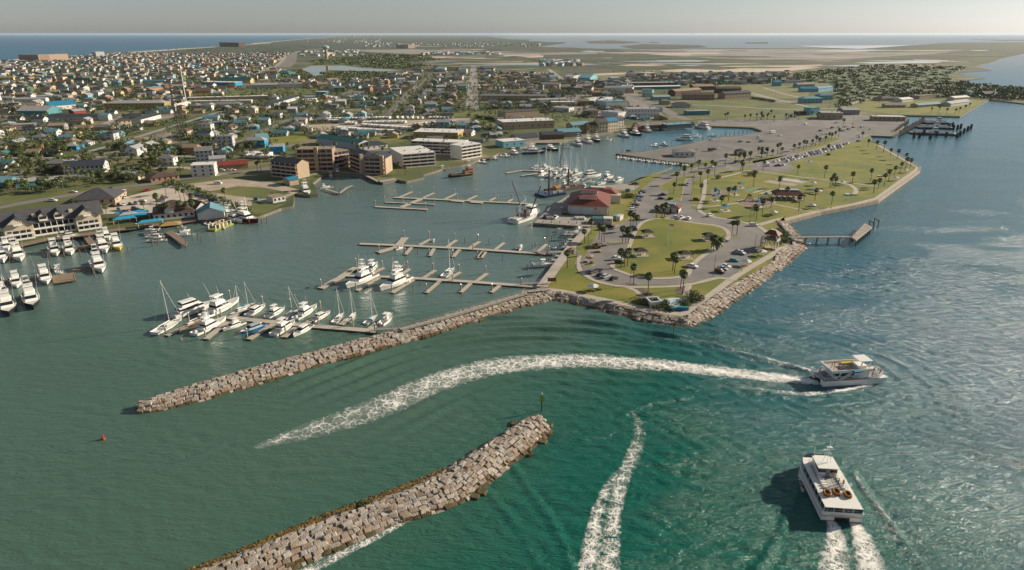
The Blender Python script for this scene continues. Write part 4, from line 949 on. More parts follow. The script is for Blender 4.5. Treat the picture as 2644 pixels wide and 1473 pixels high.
# ------------------------------------------------------------------ people
SKIN=M('skin',(.42,.24,.16),.6,0);HAIR=M('hair',(.03,.02,.015),.8,0)
def person(shirt,pants,pose='stand',seed=0):
    me_pts={'stand':dict(hip=(0,0,.92),ch=(0,0,1.36),nk=(0,0,1.5),hd=(.02,0,1.68),kn=[(.03,-.1,.5),(.05,.1,.5)],ft=[(0,-.1,.06),(-.03,.12,.06)],el=[(0,-.27,1.12),(.02,.27,1.12)],hn=[(.15,-.25,.9),(.12,.26,.88)]),
              'walk':dict(hip=(0,0,.9),ch=(.04,0,1.34),nk=(.06,0,1.48),hd=(.09,0,1.66),kn=[(.22,-.09,.52),(-.08,.09,.48)],ft=[(.32,-.09,.06),(-.36,.1,.12)],el=[(-.12,-.26,1.12),(.16,.26,1.14)],hn=[(-.1,-.27,.88),(.32,.24,.98)]),
              'sit':dict(hip=(0,0,.5),ch=(-.02,0,.95),nk=(0,0,1.08),hd=(.03,0,1.26),kn=[(.45,-.12,.5),(.45,.12,.5)],ft=[(.48,-.12,.06),(.5,.12,.06)],el=[(.08,-.27,.76),(.1,.27,.76)],hn=[(.33,-.18,.6),(.33,.18,.6)])}[pose]
    g=me_pts;vs=[g['hip'],((g['hip'][0]+g['ch'][0])/2,0,(g['hip'][2]+g['ch'][2])/2),g['ch'],g['nk'],g['hd'],(g['hd'][0],0,g['hd'][2]+.1)]
    rad=[.15,.14,.17,.07,.105,.085];ed=[(0,1),(1,2),(2,3),(3,4),(4,5)]
    for i,sg in((0,-1),(1,1)):
        k=len(vs);vs+=[(g['hip'][0],sg*.1,g['hip'][2]-.06),g['kn'][i],(g['ft'][i][0],g['ft'][i][1],g['ft'][i][2]+.04),(g['ft'][i][0]+.16,g['ft'][i][1],g['ft'][i][2])];rad+=[.1,.07,.05,.04];ed+=[(0,k),(k,k+1),(k+1,k+2),(k+2,k+3)]
        k=len(vs);vs+=[(g['ch'][0],sg*.19,g['ch'][2]+.04),g['el'][i],g['hn'][i],(g['hn'][i][0]+.06,g['hn'][i][1],g['hn'][i][2]-.06)];rad+=[.065,.048,.036,.03];ed+=[(2,k),(k,k+1),(k+1,k+2),(k+2,k+3)]
    me=bpy.data.meshes.new('person');me.from_pydata(vs,ed,[]);o=bpy.data.objects.new('person',me);COL.objects.link(o)
    md=o.modifiers.new('s','SKIN');
    for i,r in enumerate(rad):me.skin_vertices[0].data[i].radius=(r,r);
    me.skin_vertices[0].data[0].use_root=True
    o.modifiers.new('u','SUBSURF').levels=1
    dg=bpy.context.evaluated_depsgraph_get();dg.update();e=bpy.data.meshes.new_from_object(o.evaluated_get(dg));o.modifiers.clear();o.data=e
    e.materials.clear()
    for m in(shirt,pants,SKIN,HAIR):e.materials.append(m)
    for p in e.polygons:
        c=p.center;hz=g['hd'][2]
        if c.z>hz+.02 and(c.x<g['hd'][0]+.04 or c.z>hz+.09):k=3
        elif c.z>g['nk'][2]-.02:k=2
        elif(pose!='sit' and c.z<g['hip'][2]+.02 and abs(c.y)<.22) or(pose=='sit' and c.z<.62 and abs(c.y)<.24 and not(c.z>.52 and c.x>.25 and c.x<.36)):k=1 if(c.z>.35) else(2 if c.z>.1 else 3)
        elif abs(c.y)>.225 and c.z<g['ch'][2]-.12:k=2
        else:k=0
        p.material_index=k;p.use_smooth=True
    return o
SHIRTS={'white':M('shirt_white',(.7,.68,.65),.9,0),'red':M('shirt_red',(.45,.05,.04),.9,0),'blue':M('shirt_blue',(.05,.12,.35),.9,0),'black':M('shirt_black',(.03,.03,.03),.9,0),'yellow':M('shirt_yellow',(.6,.42,.06),.9,0),'orange':M('shirt_orange',(.6,.2,.04),.9,0),'green':M('shirt_green',(.05,.25,.12),.9,0)}
PANT=[M('dark_trousers',(.03,.035,.05),.9,0),M('khaki',(.35,.28,.18),.9,0)]
def putperson(col,pose,loc,rz,label,group=None,pk=0):
    p=proto(('person',col,pose,pk),person,SHIRTS[col],PANT[pk],pose)
    return put(p,loc,rz,1,label,'person',group)
# ------------------------------------------------------------------ docks and pilings
PLANK=M('dock_planks',(.47,.42,.35),.9,.15,1.5,.2,5);PLANKG=M('grey_planks',(.36,.34,.30),.9,.15,1.5);PLANKB=M('brown_boardwalk',(.23,.16,.115),.9,.15,1.5);DSIDE=M('dock_side',(.16,.13,.10),.9,.2,1)
PILEM=M('piling_wood',(.17,.13,.095),.95,.2,1.5);PILEL=M('piling_pale',(.36,.29,.22),.9,.15,1.5)
def deckseg(b,a,c,w,z=.55,th=.45,top=None):
    L=dist(a,c);h=heading(a,c);b.T=Matrix.Translation((a[0],a[1],z))@Matrix.Rotation(h,4,'Z')
    b.box(0,L,-w/2,w/2,-th,0,DSIDE);b.box(-.03,L+.03,-w/2-.04,w/2+.04,.003,.06,top or PLANK);b.T=Matrix()
def dock(label,v,main,fingers,wm=2.6,wf=1.7,z=.55,top=None,group=None,name='floating_dock'):
    t=thing(name,label,'dock',group=group);a=v(*main[0],0);t.location=(a[0],a[1],0);inv=Matrix.Translation((-a[0],-a[1],0))
    def part(nm,ps,w,dz=0):
        b=MB();q=pts(v,ps,z) if not callable(ps) else ps
        for p,n in zip(q,q[1:]):deckseg(b,p,n,w,z+dz,.45,top)
        o=b.build(nm,t);o.location=(-a[0],-a[1],0)
    part('main_walkway',main,wm)
    for k,f in enumerate(fingers):
        w=wf
        if len(f)==3:w=f[2];f=f[:2]
        part('finger',f,w,-.03)
    return t
def pile(h,r,m,cap):
    b=MB();b.cyl((0,0,-2),(0,0,h),r,r*.95,m,8);
    if cap:b.cyl((0,0,h),(0,0,h+.35),r*1.12,.06,GEL,8)
    return b.build('dock_piling')
def piles(v,L,h=3.6,r=.27,m=PILEL,cap=True,group='white-capped pilings of the marina docks',label='pale marina dock piling with a white cone cap',z=0):
    for q in L:
        p=proto(('pile',h,r,m.name,cap),pile,h,r,m,cap);x,y=v(*q,0);s=1+((q[0]*7+q[1]*3)%10-5)*.012
        put(p,(x,y,z),q[0]*.1,1,label,'piling',group,szz=s)
dock('floating dock north of the shrimp boat with upright finger piers',L2,[(975,399),(1240,411),(1860,440),(1960,448)],
     [((1005,400),(1100,360)),((1165,405),(1250,368)),((1325,410),(1402,373)),((1480,417),(1543,386)),((1632,422),(1672,400)),((1757,430),(1787,411)),((1025,465),(1180,402),3.2),((915,432),(1255,447)),((845,462),(1205,481),2.4),((1370,420),(1455,428),3),((1500,430),(1585,436),3)])
piles(L2,[(980,388),(1097,362),(1249,368),(1395,375),(1408,410),(1537,385),(1667,398),(1783,410),(913,430),(848,460),(1038,440),(1152,402),(1192,478),(1254,446),(1690,425)])
dock('middle floating dock of the marina, empty slips on both sides',L2,[(742,717),(1000,727),(1500,751),(1860,776),(2060,788)],
     [((1008,724),(1052,674),3.6),((1150,725),(1222,686)),((1332,742),(1403,691)),((1490,748),(1562,701)),((1670,755),(1730,710)),((1955,775),(2022,720)),((1000,738),(865,776),3.6),((1095,742),(1052,790)),((1250,750),(1220,800)),((1425,757),(1380,806)),((1588,768),(1553,815)),((1600,772),(1570,812),2)])
piles(L2,[(1043,670),(1218,684),(1393,692),(1553,702),(1720,712),(2008,722),(875,777),(1052,792),(1218,802),(1380,808),(1518,766),(1550,818),(2040,785)])
dock('lower floating dock of the marina where two sportfishing boats lie',L2,[(470,1022),(600,952),(715,878)],[((640,935),(920,943),2.2),((920,943),(1180,956),2.6),((1180,956),(1500,977),2.6),((1500,977),(1850,1003),2.6),((1850,1003),(1975,1012),2.6),((880,945),(722,1038)),((815,925),(905,882)),((1035,922),(1080,889)),
     ((1110,962),(962,1052)),((1180,948),(1258,899)),((1352,958),(1430,911)),((1540,973),(1612,920)),((1290,972),(1197,1052)),((1500,988),(1432,1049)),((1700,1003),(1642,1049))],3.2)
piles(L2,[(477,1020),(716,872),(897,890),(1070,892),(1245,902),(1421,912),(1604,922),(717,1038),(962,1052),(1199,1052),(1435,1049),(1647,1048),(1378,978),(1850,1008)])
piles(L2,[(1460,712),(1628,724),(1138,792),(1722,830),(1107,1045),(1155,1002)],3,.16,PILEM,False,'slim dark pilings among the marina slips','slim dark mooring piling standing in an empty marina slip')
def uv(v,q):
    return q
DMAIN=[(588,819),(674,829),(722,833.5),(804,842),(896,849),(971,855.6)]
SRC=lambda x,y,z=1.6:P(x,y,z)
def sx(v0,v1,s,seq):return[(v0+a/s,v1+b/s) for a,b in seq]
fg=[sx(640,760,5.855,f) for f in([(400,440),(12,680)],[(730,500),(545,650)],[(1400,460),(1560,335)],[(870,450),(960,385)],[(1830,535),(1950,445)])]+[sx(380,680,6.522,f) for f in([(930,930),(320,1215)],[(1350,985),(985,1275)],[(1450,890),(1560,830)])]
dock('near floating dock behind the long jetty, crowded with boats',SRC,DMAIN,[tuple(f) for f in fg],2.8,2.2)
piles(VS,[(318,1205),(710,980),(1245,905),(1400,605),(990,1270),(1690,1258),(1950,705),(1180,960)])
piles(VM,[(575,618),(652,215),(1103,245),(1070,482),(1588,497),(1925,575)])
dock('small empty floating docks beside the moored yachts',L3,[(18,232),(130,213),(240,218)],[((120,250),(240,232),2.2)],2.6,group=None)
piles(L3,[(22,232),(128,248),(185,210)])
def gangway(label,a,c,z0,z1,w=1.6):
    t=thing('gangway',label,'gangway',(a[0],a[1],0),heading(a,c));L=dist(a,c);b=MB();n=8
    b.add([(0,-w/2,z0),(L,-w/2,z1),(L,w/2,z1),(0,w/2,z0),(0,-w/2,z0-.15),(L,-w/2,z1-.15),(L,w/2,z1-.15),(0,w/2,z0-.15)],[(0,1,2,3),(7,6,5,4),(0,4,5,1),(3,2,6,7)],PLANKG);b.build('ramp',t)
    b=MB()
    for y in(-w/2,w/2):
        b.cyl((0,y,z0+1.1),(L,y,z1+1.1),.05,.05,STEEL,4)
        for k in range(n+1):zz=z0+(z1-z0)*k/n;b.cyl((L*k/n,y,zz),(L*k/n,y,zz+1.1),.04,.04,STEEL,4)
    b.build('handrail',t);return t
gangway('white railed gangway from the lower dock up to the quay',L3(128,1000,0),L3(272,985,1.6),.7,1.7);gangway('long railed gangway from the middle dock to the quay slips',L3(200,778,0),L3(300,775,1.6),.7,1.9)
gangway('low railed gangway from the upper dock to the concrete apron',L2(1960,446,0),L3(335,430,1.6),.7,1.7);gangway('short gangway from the near dock onto the jetty boardwalk',SRC(972,855,0),L2(1022,1297,2.4),.7,2.4)
def rail_walk(name,label,line,z,w,posts=3.0,dm=PLANKG,rm=None,cols=None,cat='boardwalk'):
    t=thing(name,label,cat,(line[0][0],line[0][1],0));ox,oy=line[0];b=MB()
    for p,n in zip(line,line[1:]):
        deckseg(b,(p[0],p[1]),(n[0],n[1]),w,z,.3,dm)
    o=b.build('deck',t);o.location=(-ox,-oy,0)
    for sg in(-1,1):
        b=MB();nn=normals(line);e=[(p[0]+a*sg*w*.48,p[1]+c*sg*w*.48) for p,(a,c) in zip(line,nn)];rs=resample(e,int(sum(dist(a,c) for a,c in zip(e,e[1:]))/posts)+2)
        for p in rs:b.cyl((p[0],p[1],z),(p[0],p[1],z+1.1),.07,.07,rm or PILEM,4)
        for k in(.55,1.1):b.path([(p[0],p[1],z+k) for p in rs],.05,rm or PILEL,4)
        o=b.build('railing',t);o.location=(-ox,-oy,0)
    if cols:
        for p in cols:
            b=MB();b.cyl((p[0],p[1],-2),(p[0],p[1],z-.25),cols_r,cols_r,CONCG,8);o=b.build('pier_column',t);o.location=(-ox,-oy,0)
    return t
cols_r=.5
rail_walk('boardwalk','railed grey boardwalk running along the top of the long jetty',[L2(1022,1305,2.6),L2(1300,1232,2.6),L2(1560,1155,2.6),L2(1860,1063,2.6),L3(150,1045,2.6),L3(300,1030,2.6)],2.6,2.4)
PW=[L4(300,1020,3.6),L4(460,1018,3.6),L4(825,1016,3.6)]
rail_walk('pier','long railed pier walkway reaching out from the rocky shore into the channel',PW,3.6,2.4,3,PLANKG,PILEM,[L4(x,1075,0) for x in(438,534,628,722,814)],'pier')
t=thing('old_dock','weathered concrete dock platform at the end of the pier','dock',(*L4(850,1060,0),0));ox,oy=L4(850,1060,0)
q=[L4(828,1022,3.4),L4(868,1045,3.4),L4(1005,935,3.4),L4(945,902,3.4)];b=MB();b.prism(q,2.7,3.4,CONCG,M('worn_deck',(.40,.33,.28),.95,.25,.4,.3,2));o=b.build('platform',t);o.location=(-ox,-oy,0)
for k in range(7):
    f=(k+.3)/7
    for a,c in((q[1],q[2]),(q[0],q[3])):
        b=MB();x,y=a[0]+(c[0]-a[0])*f,a[1]+(c[1]-a[1])*f;b.cyl((x,y,-2),(x,y,2.7),.38,.38,PILEM,7);o=b.build('pier_column',t);o.location=(-ox,-oy,0)
b=MB();a,c=q[0],q[3];b.path([(a[0],a[1],4.4),(c[0],c[1],4.4)],.08,PILEM);o=b.build('railing',t);o.location=(-ox,-oy,0)
for x,y in((1005,945),(1045,925)):
    a=L4(x-28,y-12,0);c=L4(x+8,y+8,0);b=MB();b.cyl((*a,-2),(*a,3.8),.3,.3,PILEM);b.cyl((*c,-2),(*c,3.8),.3,.3,PILEM);b.cyl((*a,3.4),(*c,3.4),.3,.3,PILEM);o=b.build('piling_frame');tag(o,'dark bare piling frame off the end of the old dock platform','piling frame','bare piling frames beyond the old dock')
def deckpoly(name,label,v,poly,z=1.75,m=PLANKB,cat='boardwalk',th=.35):
    b=MB();b.prism(pts(v,poly,z),z-th,z,DSIDE,m);return tag(b.build(name),label,cat)
deckpoly('boardwalk','brown waterfront boardwalk in front of the balconied hotel',VH,[(190,520),(480,455),(870,408),(1180,362),(1400,340),(1405,362),(1190,385),(880,432),(480,482),(195,548)])
deckpoly('boardwalk','brown wooden pier leading from the hotel boardwalk to the boat slips',VH,[(840,425),(925,425),(1010,560),(940,560),(900,510)],1.4)
deckpoly('dock','wooden walkway between the hotel pier and the white fishing boats',VH,[(600,572),(985,518),(990,545),(610,600)],1.2,PLANKB,'dock')
deckpoly('dock','small brown dock platform beside the outboard boat',VH,[(530,850),(760,810),(785,890),(560,925)],1.0,M('old_deck',(.27,.19,.12),.9,.2,1),'dock')
deckpoly('dock','narrow wooden dock reaching to the tall tower boat',VH,[(745,768),(925,750),(930,768),(750,790)],1.1,PLANKB,'dock')
deckpoly('dock','brown dock behind the two nearest boats at the left edge',VH,[(-80,905),(420,862),(430,880),(-80,930)],1.0,PLANKB,'dock')
deckpoly('dock','short dock finger between the nearest boats at the left',VH,[(160,1075),(230,1062),(235,1085),(170,1100)],1.0,PLANKB,'dock')
deckpoly('boardwalk','brown restaurant boardwalk along the basin',VB,[(-60,700),(250,690),(850,590),(1300,600),(1310,640),(860,630),(560,690),(250,730),(-60,740)],1.75)
deckpoly('dock','wooden pier head with rails between the small rental boats',VB,[(300,840),(420,800),(670,1010),(640,1065),(600,1050)],1.5,PLANKB,'dock')
piles(VH,[(515,680),(665,665),(832,650),(1150,598),(1325,612),(400,825),(527,805),(940,800),(965,840),(980,855),(775,905),(555,945),(1570,545),(250,1100),(225,1130),(110,705),(290,690),(1630,520),(90,900)],3.4,.24,PILEM,False,'brown pilings around the hotel slips','dark brown mooring piling beside the hotel boat slips')
piles(VB,[(95,1080),(655,1085),(755,935),(855,960),(915,1020),(1475,690),(1625,650),(1700,700),(1910,700),(1995,690),(1890,600),(190,1000),(280,985)],4,.25,PILEM,False,'brown pilings around the restaurant slips','brown mooring piling near the restaurant boat slips')
piles(L2,[(383,400),(455,395),(545,400),(573,395),(598,380),(628,385),(645,390),(677,375),(690,345),(725,365),(750,345),(778,350),(605,350),(570,330)],2.6,.2,PILEM,False,'row of dark pilings off the brick condominium','dark bare piling in the slips below the brick condominium')
dock('grey T-shaped boat slip walkways below the brick condominium',L2,[(505,343),(600,370),(655,330),(690,318)],[((500,340),(560,325),1.5)],1.8,z=1.2,top=PLANKG,name='dock')
dock('fixed walkway around the basin of the brick condominium',L2,[(335,262),(450,235),(560,222),(640,228),(770,240),(870,290),(985,268)],[((880,292),(990,276),2.4)],2.4,z=1.7,top=PLANKG,name='dock')
piles(VQ,[(793,310),(840,250),(830,350),(928,405),(962,345),(962,360),(990,330),(888,450),(848,510),(1078,370),(1110,310),(1112,520),(1232,390),(1262,310),(1312,280),(1153,470),(1190,415),(585,570),(528,600),(445,985),(508,905),(692,820),(685,950),(733,930),(795,860),(840,860),(800,700),(815,720),(870,780),(960,690),(1005,700),(1075,560),(1045,540)],2.8,.17,PILEM,False,'slim dark pilings of the quay boat lifts','slim dark piling of the boat lifts beside the quay')
for k,(a,c) in enumerate((((985,235),(1105,235)),((1115,295),(1350,300)),((1090,335),(1330,342)),((1170,435),(1330,430)),((1125,485),(1250,488)),((840,805),(1000,820)),((920,735),(1070,742)),((830,665),(1150,665)))):
    p,q=VQ(*a,1.6),VQ(*c,1.6);b=MB();b.cyl((0,0,0),(dist(p,q),0,0),.16,.16,STEEL,4);b.cyl((0,2.4,0),(dist(p,q),2.4,0),.16,.16,STEEL,4);b.box(1,dist(p,q)-1,0,2.4,-.1,.02,PLANKG)
    o=b.build('boat_lift');o.location=(*p,1.6);o.rotation_euler=(0,0,heading(p,q));tag(o,'grey twin-beam boat lift, %s from the apron corner down the quay'%ORD[k],'boat lift','boat lifts along the quay')
# ------------------------------------------------------------------ boats
hl='boats at the hotel docks'
for k,(kd,s,bw,lab) in enumerate((('sfblack',(35,1000),(105,1275),'large black-hulled sportfishing boat cut by the left edge, nearest of all boats there'),('sfblack',(290,985),(352,1205),'black-hulled sportfishing boat with tower beside the nearest left-edge boat'),
     ('cr',(165,850),(180,985),'white hardtop cruiser right behind the black-hulled boats'),('sfplain',(450,835),(492,950),'small white fishing boat with two tall outriggers left of the brown dock platform'),
     ('sf',(975,690),(1058,830),'white tower sportfishing boat alone at the end of the narrow wooden dock'),('sfplain',(540,545),(590,657),'white fishing boat at the left end of the walkway by the hotel pier'),
     ('sfplain',(690,530),(738,647),'white fishing boat second along the walkway by the hotel pier'),('sf',(1010,490),(1098,627),'white fishing boat on the left side of the yellow-hulled one'),('sfyellow',(1150,475),(1240,600),'sportfishing boat with a yellow hull at the end of the hotel pier'),
     ('sf',(150,585),(222,712),'white sportfishing boat bow-on below the hotel boardwalk, left end'),('sf',(-10,600),(42,728),'white sportfishing boat half out of frame below the hotel'),('cr',(1060,405),(1128,495),'white cruiser behind the yellow-hulled fishing boat'),
     ('cr',(110,480),(150,560),'white cruiser tucked against the hotel boardwalk'),('sf',(-60,860),(-10,1020),'white boat at the far left edge behind the nearest one'),('cr',(40,510),(90,600),'white cruiser with open bridge left of the hotel boardwalk end'))):
    boat(kd,VH,s,bw,lab,hl)
boat('cc',VH,(658,918),(590,770),'white boat with three outboards backed up to the brown dock platform',hl)
boat('crlow',VH,(820,455),(592,492),'white boat on a lift alongside the hotel boardwalk',hl,z=1.2)
rb='rental boats at the restaurant pier'
for k,(kd,s,bw) in enumerate((('crlow',(330,980),(-10,1010)),('crlow',(290,925),(-30,945)),('crlow',(250,880),(-60,905)),('cc',(220,845),(-60,860)),('cc',(200,805),(-50,815)),('cc',(-60,740),(-270,765)))):
    boat(kd,VB,s,bw,'%s white boat of the stack left of the railed pier head, counted from the water'%ORD[k],rb)
for k,(kd,s,bw) in enumerate((('cc',(480,905),(820,895)),('skiff',(540,840),(720,810)),('cc',(510,770),(660,760)),('skiff',(450,715),(580,725)),('skiff',(400,690),(480,690)))):
    boat(kd,VB,s,bw,'%s boat on the right side of the railed pier head, counted from the water'%ORD[k],rb)
boat('sfmaroon',VB,(1430,590),(1860,690),'big sportfishing boat with a maroon hull by the grassy point',None);boat('sfplain',VB,(1330,610),(1590,695),'white fishing boat just left of the maroon-hulled one',None)
boat('sf',VB,(1280,520),(1420,600),'white tower boat behind the restaurant shed roof',None)
r=random.Random(2)
for k in range(18):
    x=870+(k%6)*62+r.uniform(-10,10)+(k//6)*45;y=620+(k//6)*42+(k%6)*14;c=VB(x,y,0)
    p=proto('jetski' if k%2 else 'skiffj',lambda:None) if False else None
    boat('skiff' if k%2 else 'skiffg',VB,(x-22,y-22),(x+22,y+22),'%s skiff packed beside the restaurant shed'%('white' if k%2 else 'grey'),'small skiffs packed by the restaurant shed',L=4.2)
boat('sf',L2,(330,322),(392,392),'white tower boat moored beside the tan boathouse with blue roof');boat('cr',L2,(465,338),(538,328),'white cruiser in the slips right of the tan boathouse');boat('sf',L2,(560,215),(602,252),'white sportfishing boat inside the dark condominium basin',L=13);boat('cc',L2,(530,242),(552,262),'small open boat inside the dark condominium basin')
boat('sf',L2,(800,958),(648,1030),'white sportfishing boat with tuna tower, left of the two on the lower dock',L=19);boat('sf',L2,(1035,975),(880,1048),'white sportfishing boat with tuna tower, right of the two on the lower dock',L=19)
boat('sfplain',L2,(790,925),(868,860),'white fishing boat moored behind the left tower boat on the lower dock');boat('saildark',L2,(985,905),(1045,868),'brown wooden boat behind the right tower boat on the lower dock');boat('sail',L2,(1310,955),(1395,893),'white twin-hulled looking sailboat alone on the lower dock',L=12)
boat('skiff',L2,(1062,998),(1098,975),'small inflatable dinghy tied to the lower dock');boat('skiff',L2,(985,760),(1040,745),'small skiff tied under the wide finger of the middle dock');boat('skiffg',L3,(85,770),(135,735),'small grey workboat at the right end of the middle dock');boat('skiffg',L2,(1238,705),(1256,690),'tiny dark boat at a finger tip of the middle dock',L=4)
nd='boats at the near dock'
boat('sailbig',VS,(120,1210),(595,955),'tall-masted white sloop at the left end of the near dock',nd);boat('saildark',VS,(920,970),(555,1135),'dark wooden yacht with a brown hull beside the tall sloop',nd)
boat('my',VS,(700,850),(1150,700),'white two-storey motor yacht at the back left of the near dock',nd,L=17);boat('sfplain',VS,(1060,880),(1560,650),'big white yacht with a high bow in front of the two-storey one',nd,L=19)
boat('sf',VS,(770,1235),(1340,960),'white fishing boat with aerial frame, stern to the open water, on the near dock',nd,L=15);boat('cr',VS,(1640,1010),(1275,1160),'white cruiser, bow out, between the framed fishing boat and the blue hull',nd)
boat('crblue',VS,(1990,1040),(1570,1215),'cruiser with a bright blue hull and grey cover',nd);boat('sail',VS,(1740,770),(1400,890),'slender sailboat with tall mast behind the blue-hulled cruiser',nd);boat('sailnavy',VS,(1530,800),(1840,690),'low sailboat with dark trim at the back of the near dock',nd)
boat('crlow',VS,(1690,905),(1995,730),'express boat with a dark awning at the back of the near dock',nd)
for kd,s,bw,lab in(('cr',(290,375),(570,220),'white flybridge boat right of the dark-awning express boat'),('sail',(545,385),(775,255),'blue-trimmed sailboat between two flybridge boats'),('sfplain',(715,395),(1050,200),'white flybridge fishing boat with a maroon bottom'),
     ('crlow',(975,425),(1250,290),'small white cabin boat right of the maroon-bottomed one'),('sail',(1300,450),(1460,305),'white sailboat, left of the pair sharing one finger'),('sail',(1515,440),(1640,295),'white sailboat, right of the pair sharing one finger'),
     ('sailblue',(1775,465),(1965,335),'sailboat with a blue sail cover near the gangway'),('cc',(1960,515),(2195,325),'open white boat with a high bow nearest the gangway'),('cr',(385,640),(720,430),'white trawler yacht with a short mast, outer side of the near dock'),('crlow',(955,490),(690,665),'white cabin boat, bow out, outer side of the near dock')):
    boat(kd,VM,s,bw,lab,nd)
boat('cc',VQ,(545,940),(925,930),'white bay boat with a hardtop on the lift nearest the jetty',None,z=.8);boat('ccblue',VQ,(895,610),(1000,575),'boat with a bright blue top on the quay lifts');boat('skiff',VQ,(1010,610),(1170,600),'white skiff beside the blue-topped boat on the quay lifts',z=.6);boat('cc',VQ,(1080,590),(1220,560),'white boat on the quay lift behind the blue top',z=.6)
boat('skiffg',VQ,(1300,300),(1470,250),'covered white boat on the quay lift closest to the apron',z=1);boat('skiff',VQ,(1220,350),(1400,330),'white boat on the second quay lift from the apron',z=1)
md='yachts moored behind the red-roofed building'
mc=[('sail',(270,225),(420,190)),('sail',(420,235),(520,190)),('cr',(500,215),(400,185)),('sail',(470,250),(610,215)),('sail',(600,270),(740,225)),('sf',(740,300),(820,240)),('sail',(720,320),(850,290)),('cr',(330,335),(500,290)),('sail',(430,355),(600,310)),('cr',(570,370),(700,320)),
      ('sailnavy',(660,365),(830,320)),('sail',(790,330),(900,280)),('sf',(860,325),(1040,290)),('sail',(840,400),(1020,350)),('sail',(870,425),(1025,380)),('my',(1050,370),(1330,330)),('sailnavy',(1000,390),(1130,350)),('sail',(1090,440),(1240,420)),('cr',(1330,400),(1520,350)),('ccblue',(1230,475),(1400,440)),('cc',(1500,430),(1660,395)),('cr',(1380,420),(1560,400)),('crlow',(1560,410),(1680,380))]
for k,(kd,s,bw) in enumerate(mc):boat(kd,VR,s,bw,'%s %s from the left in the yacht cluster behind the red roofs'%(ordw(k),'sailboat' if 'sail' in kd else 'motor boat'),md)
hb='boats along the far harbour front'
hs=[('sf',(620,1095),(725,1148)),('sf',(700,1080),(830,1122)),('sfnavy',(800,1062),(895,1108)),('cr',(930,1090),(1005,1085)),('sf',(1050,1035),(1175,1065)),('sfnavy',(1150,1020),(1282,1048)),('sf',(1268,985),(1372,1018)),('sfplain',(1440,972),(1518,998)),('my',(1908,985),(1765,965)),('cc',(2000,968),(1940,966)),
      ('my',(1752,1088),(1592,1082)),('crnavy',(370,1168),(512,1188)),('crnavy',(172,1212),(388,1208)),('cr',(200,1170),(340,1178)),('cc',(50,1232),(-10,1240)),('cc',(120,1200),(60,1215)),('cc',(1370,1140),(1440,1150)),('cr',(1450,1128),(1530,1138)),('cc',(1840,1052),(1760,1060)),('cc',(1900,1045),(1970,1050)),('cc',(560,1160),(640,1158))]
for k,(kd,s,bw) in enumerate(hs):boat(kd,V3,s,bw,'%s %s along the far harbour front'%(ordw(k),{'sfnavy':'navy-hulled fishing boat','crnavy':'navy-hulled party boat','my':'white yacht'}.get(kd,'white boat')),hb)
lw='boats at the landings west of the harbour front'
for k,(kd,s,bw) in enumerate((('cc',(1700,1340),(1800,1365)),('cc',(2100,1290),(2190,1305)),('cc',(2200,1255),(2290,1270)),('cc',(2300,1235),(2400,1245)),('cr',(2380,1205),(2480,1225)),('cc',(1960,1310),(2060,1300)))):
    boat(kd,V2,s,bw,'%s small white boat along the seawall below the white apartments'%ORD[k],lw)
sk='skiffs lined along the gravel lot'
for k in range(30):
    f=k/29;x=1050+f*690+(k%3)*4;y=1240+82*f**.85;boat(('skiff','cc','skiffg')[k%3],V3,(x-22,y+22),(x+18,y+2),'%s small boat along the gravel lot edge, counted from its tip'%ordw(k),sk,L=6.2)
piles(V3,[(1045+i*46,1266+i*5.5) for i in range(16)],2.2,.16,PILEM,False,'pilings of the skiff slips','dark piling among the skiffs along the gravel lot')
piles(V3,[(1500,1150),(1555,1130),(1140,1195),(1200,1160),(1100,1200),(1310,1170)]+[(1760+42*i,1098-7.5*i) for i in range(14)]+[(2060+38*i,1030-2*i) for i in range(8)],3.2,.2,PILEM,False,'pilings off the gravel lot','dark mooring piling standing off the gravel lot')
piles(V3,[(20+40*i,1262-4*i) for i in range(7)]+[(600,1165),(740,1150),(900,1125),(1010,1110),(1110,1090),(1300,1075),(1390,1020),(1560,1010),(1620,1010),(1690,1015)],3.2,.2,PILEM,False,'pilings along the far harbour front','dark mooring piling along the far harbour front')
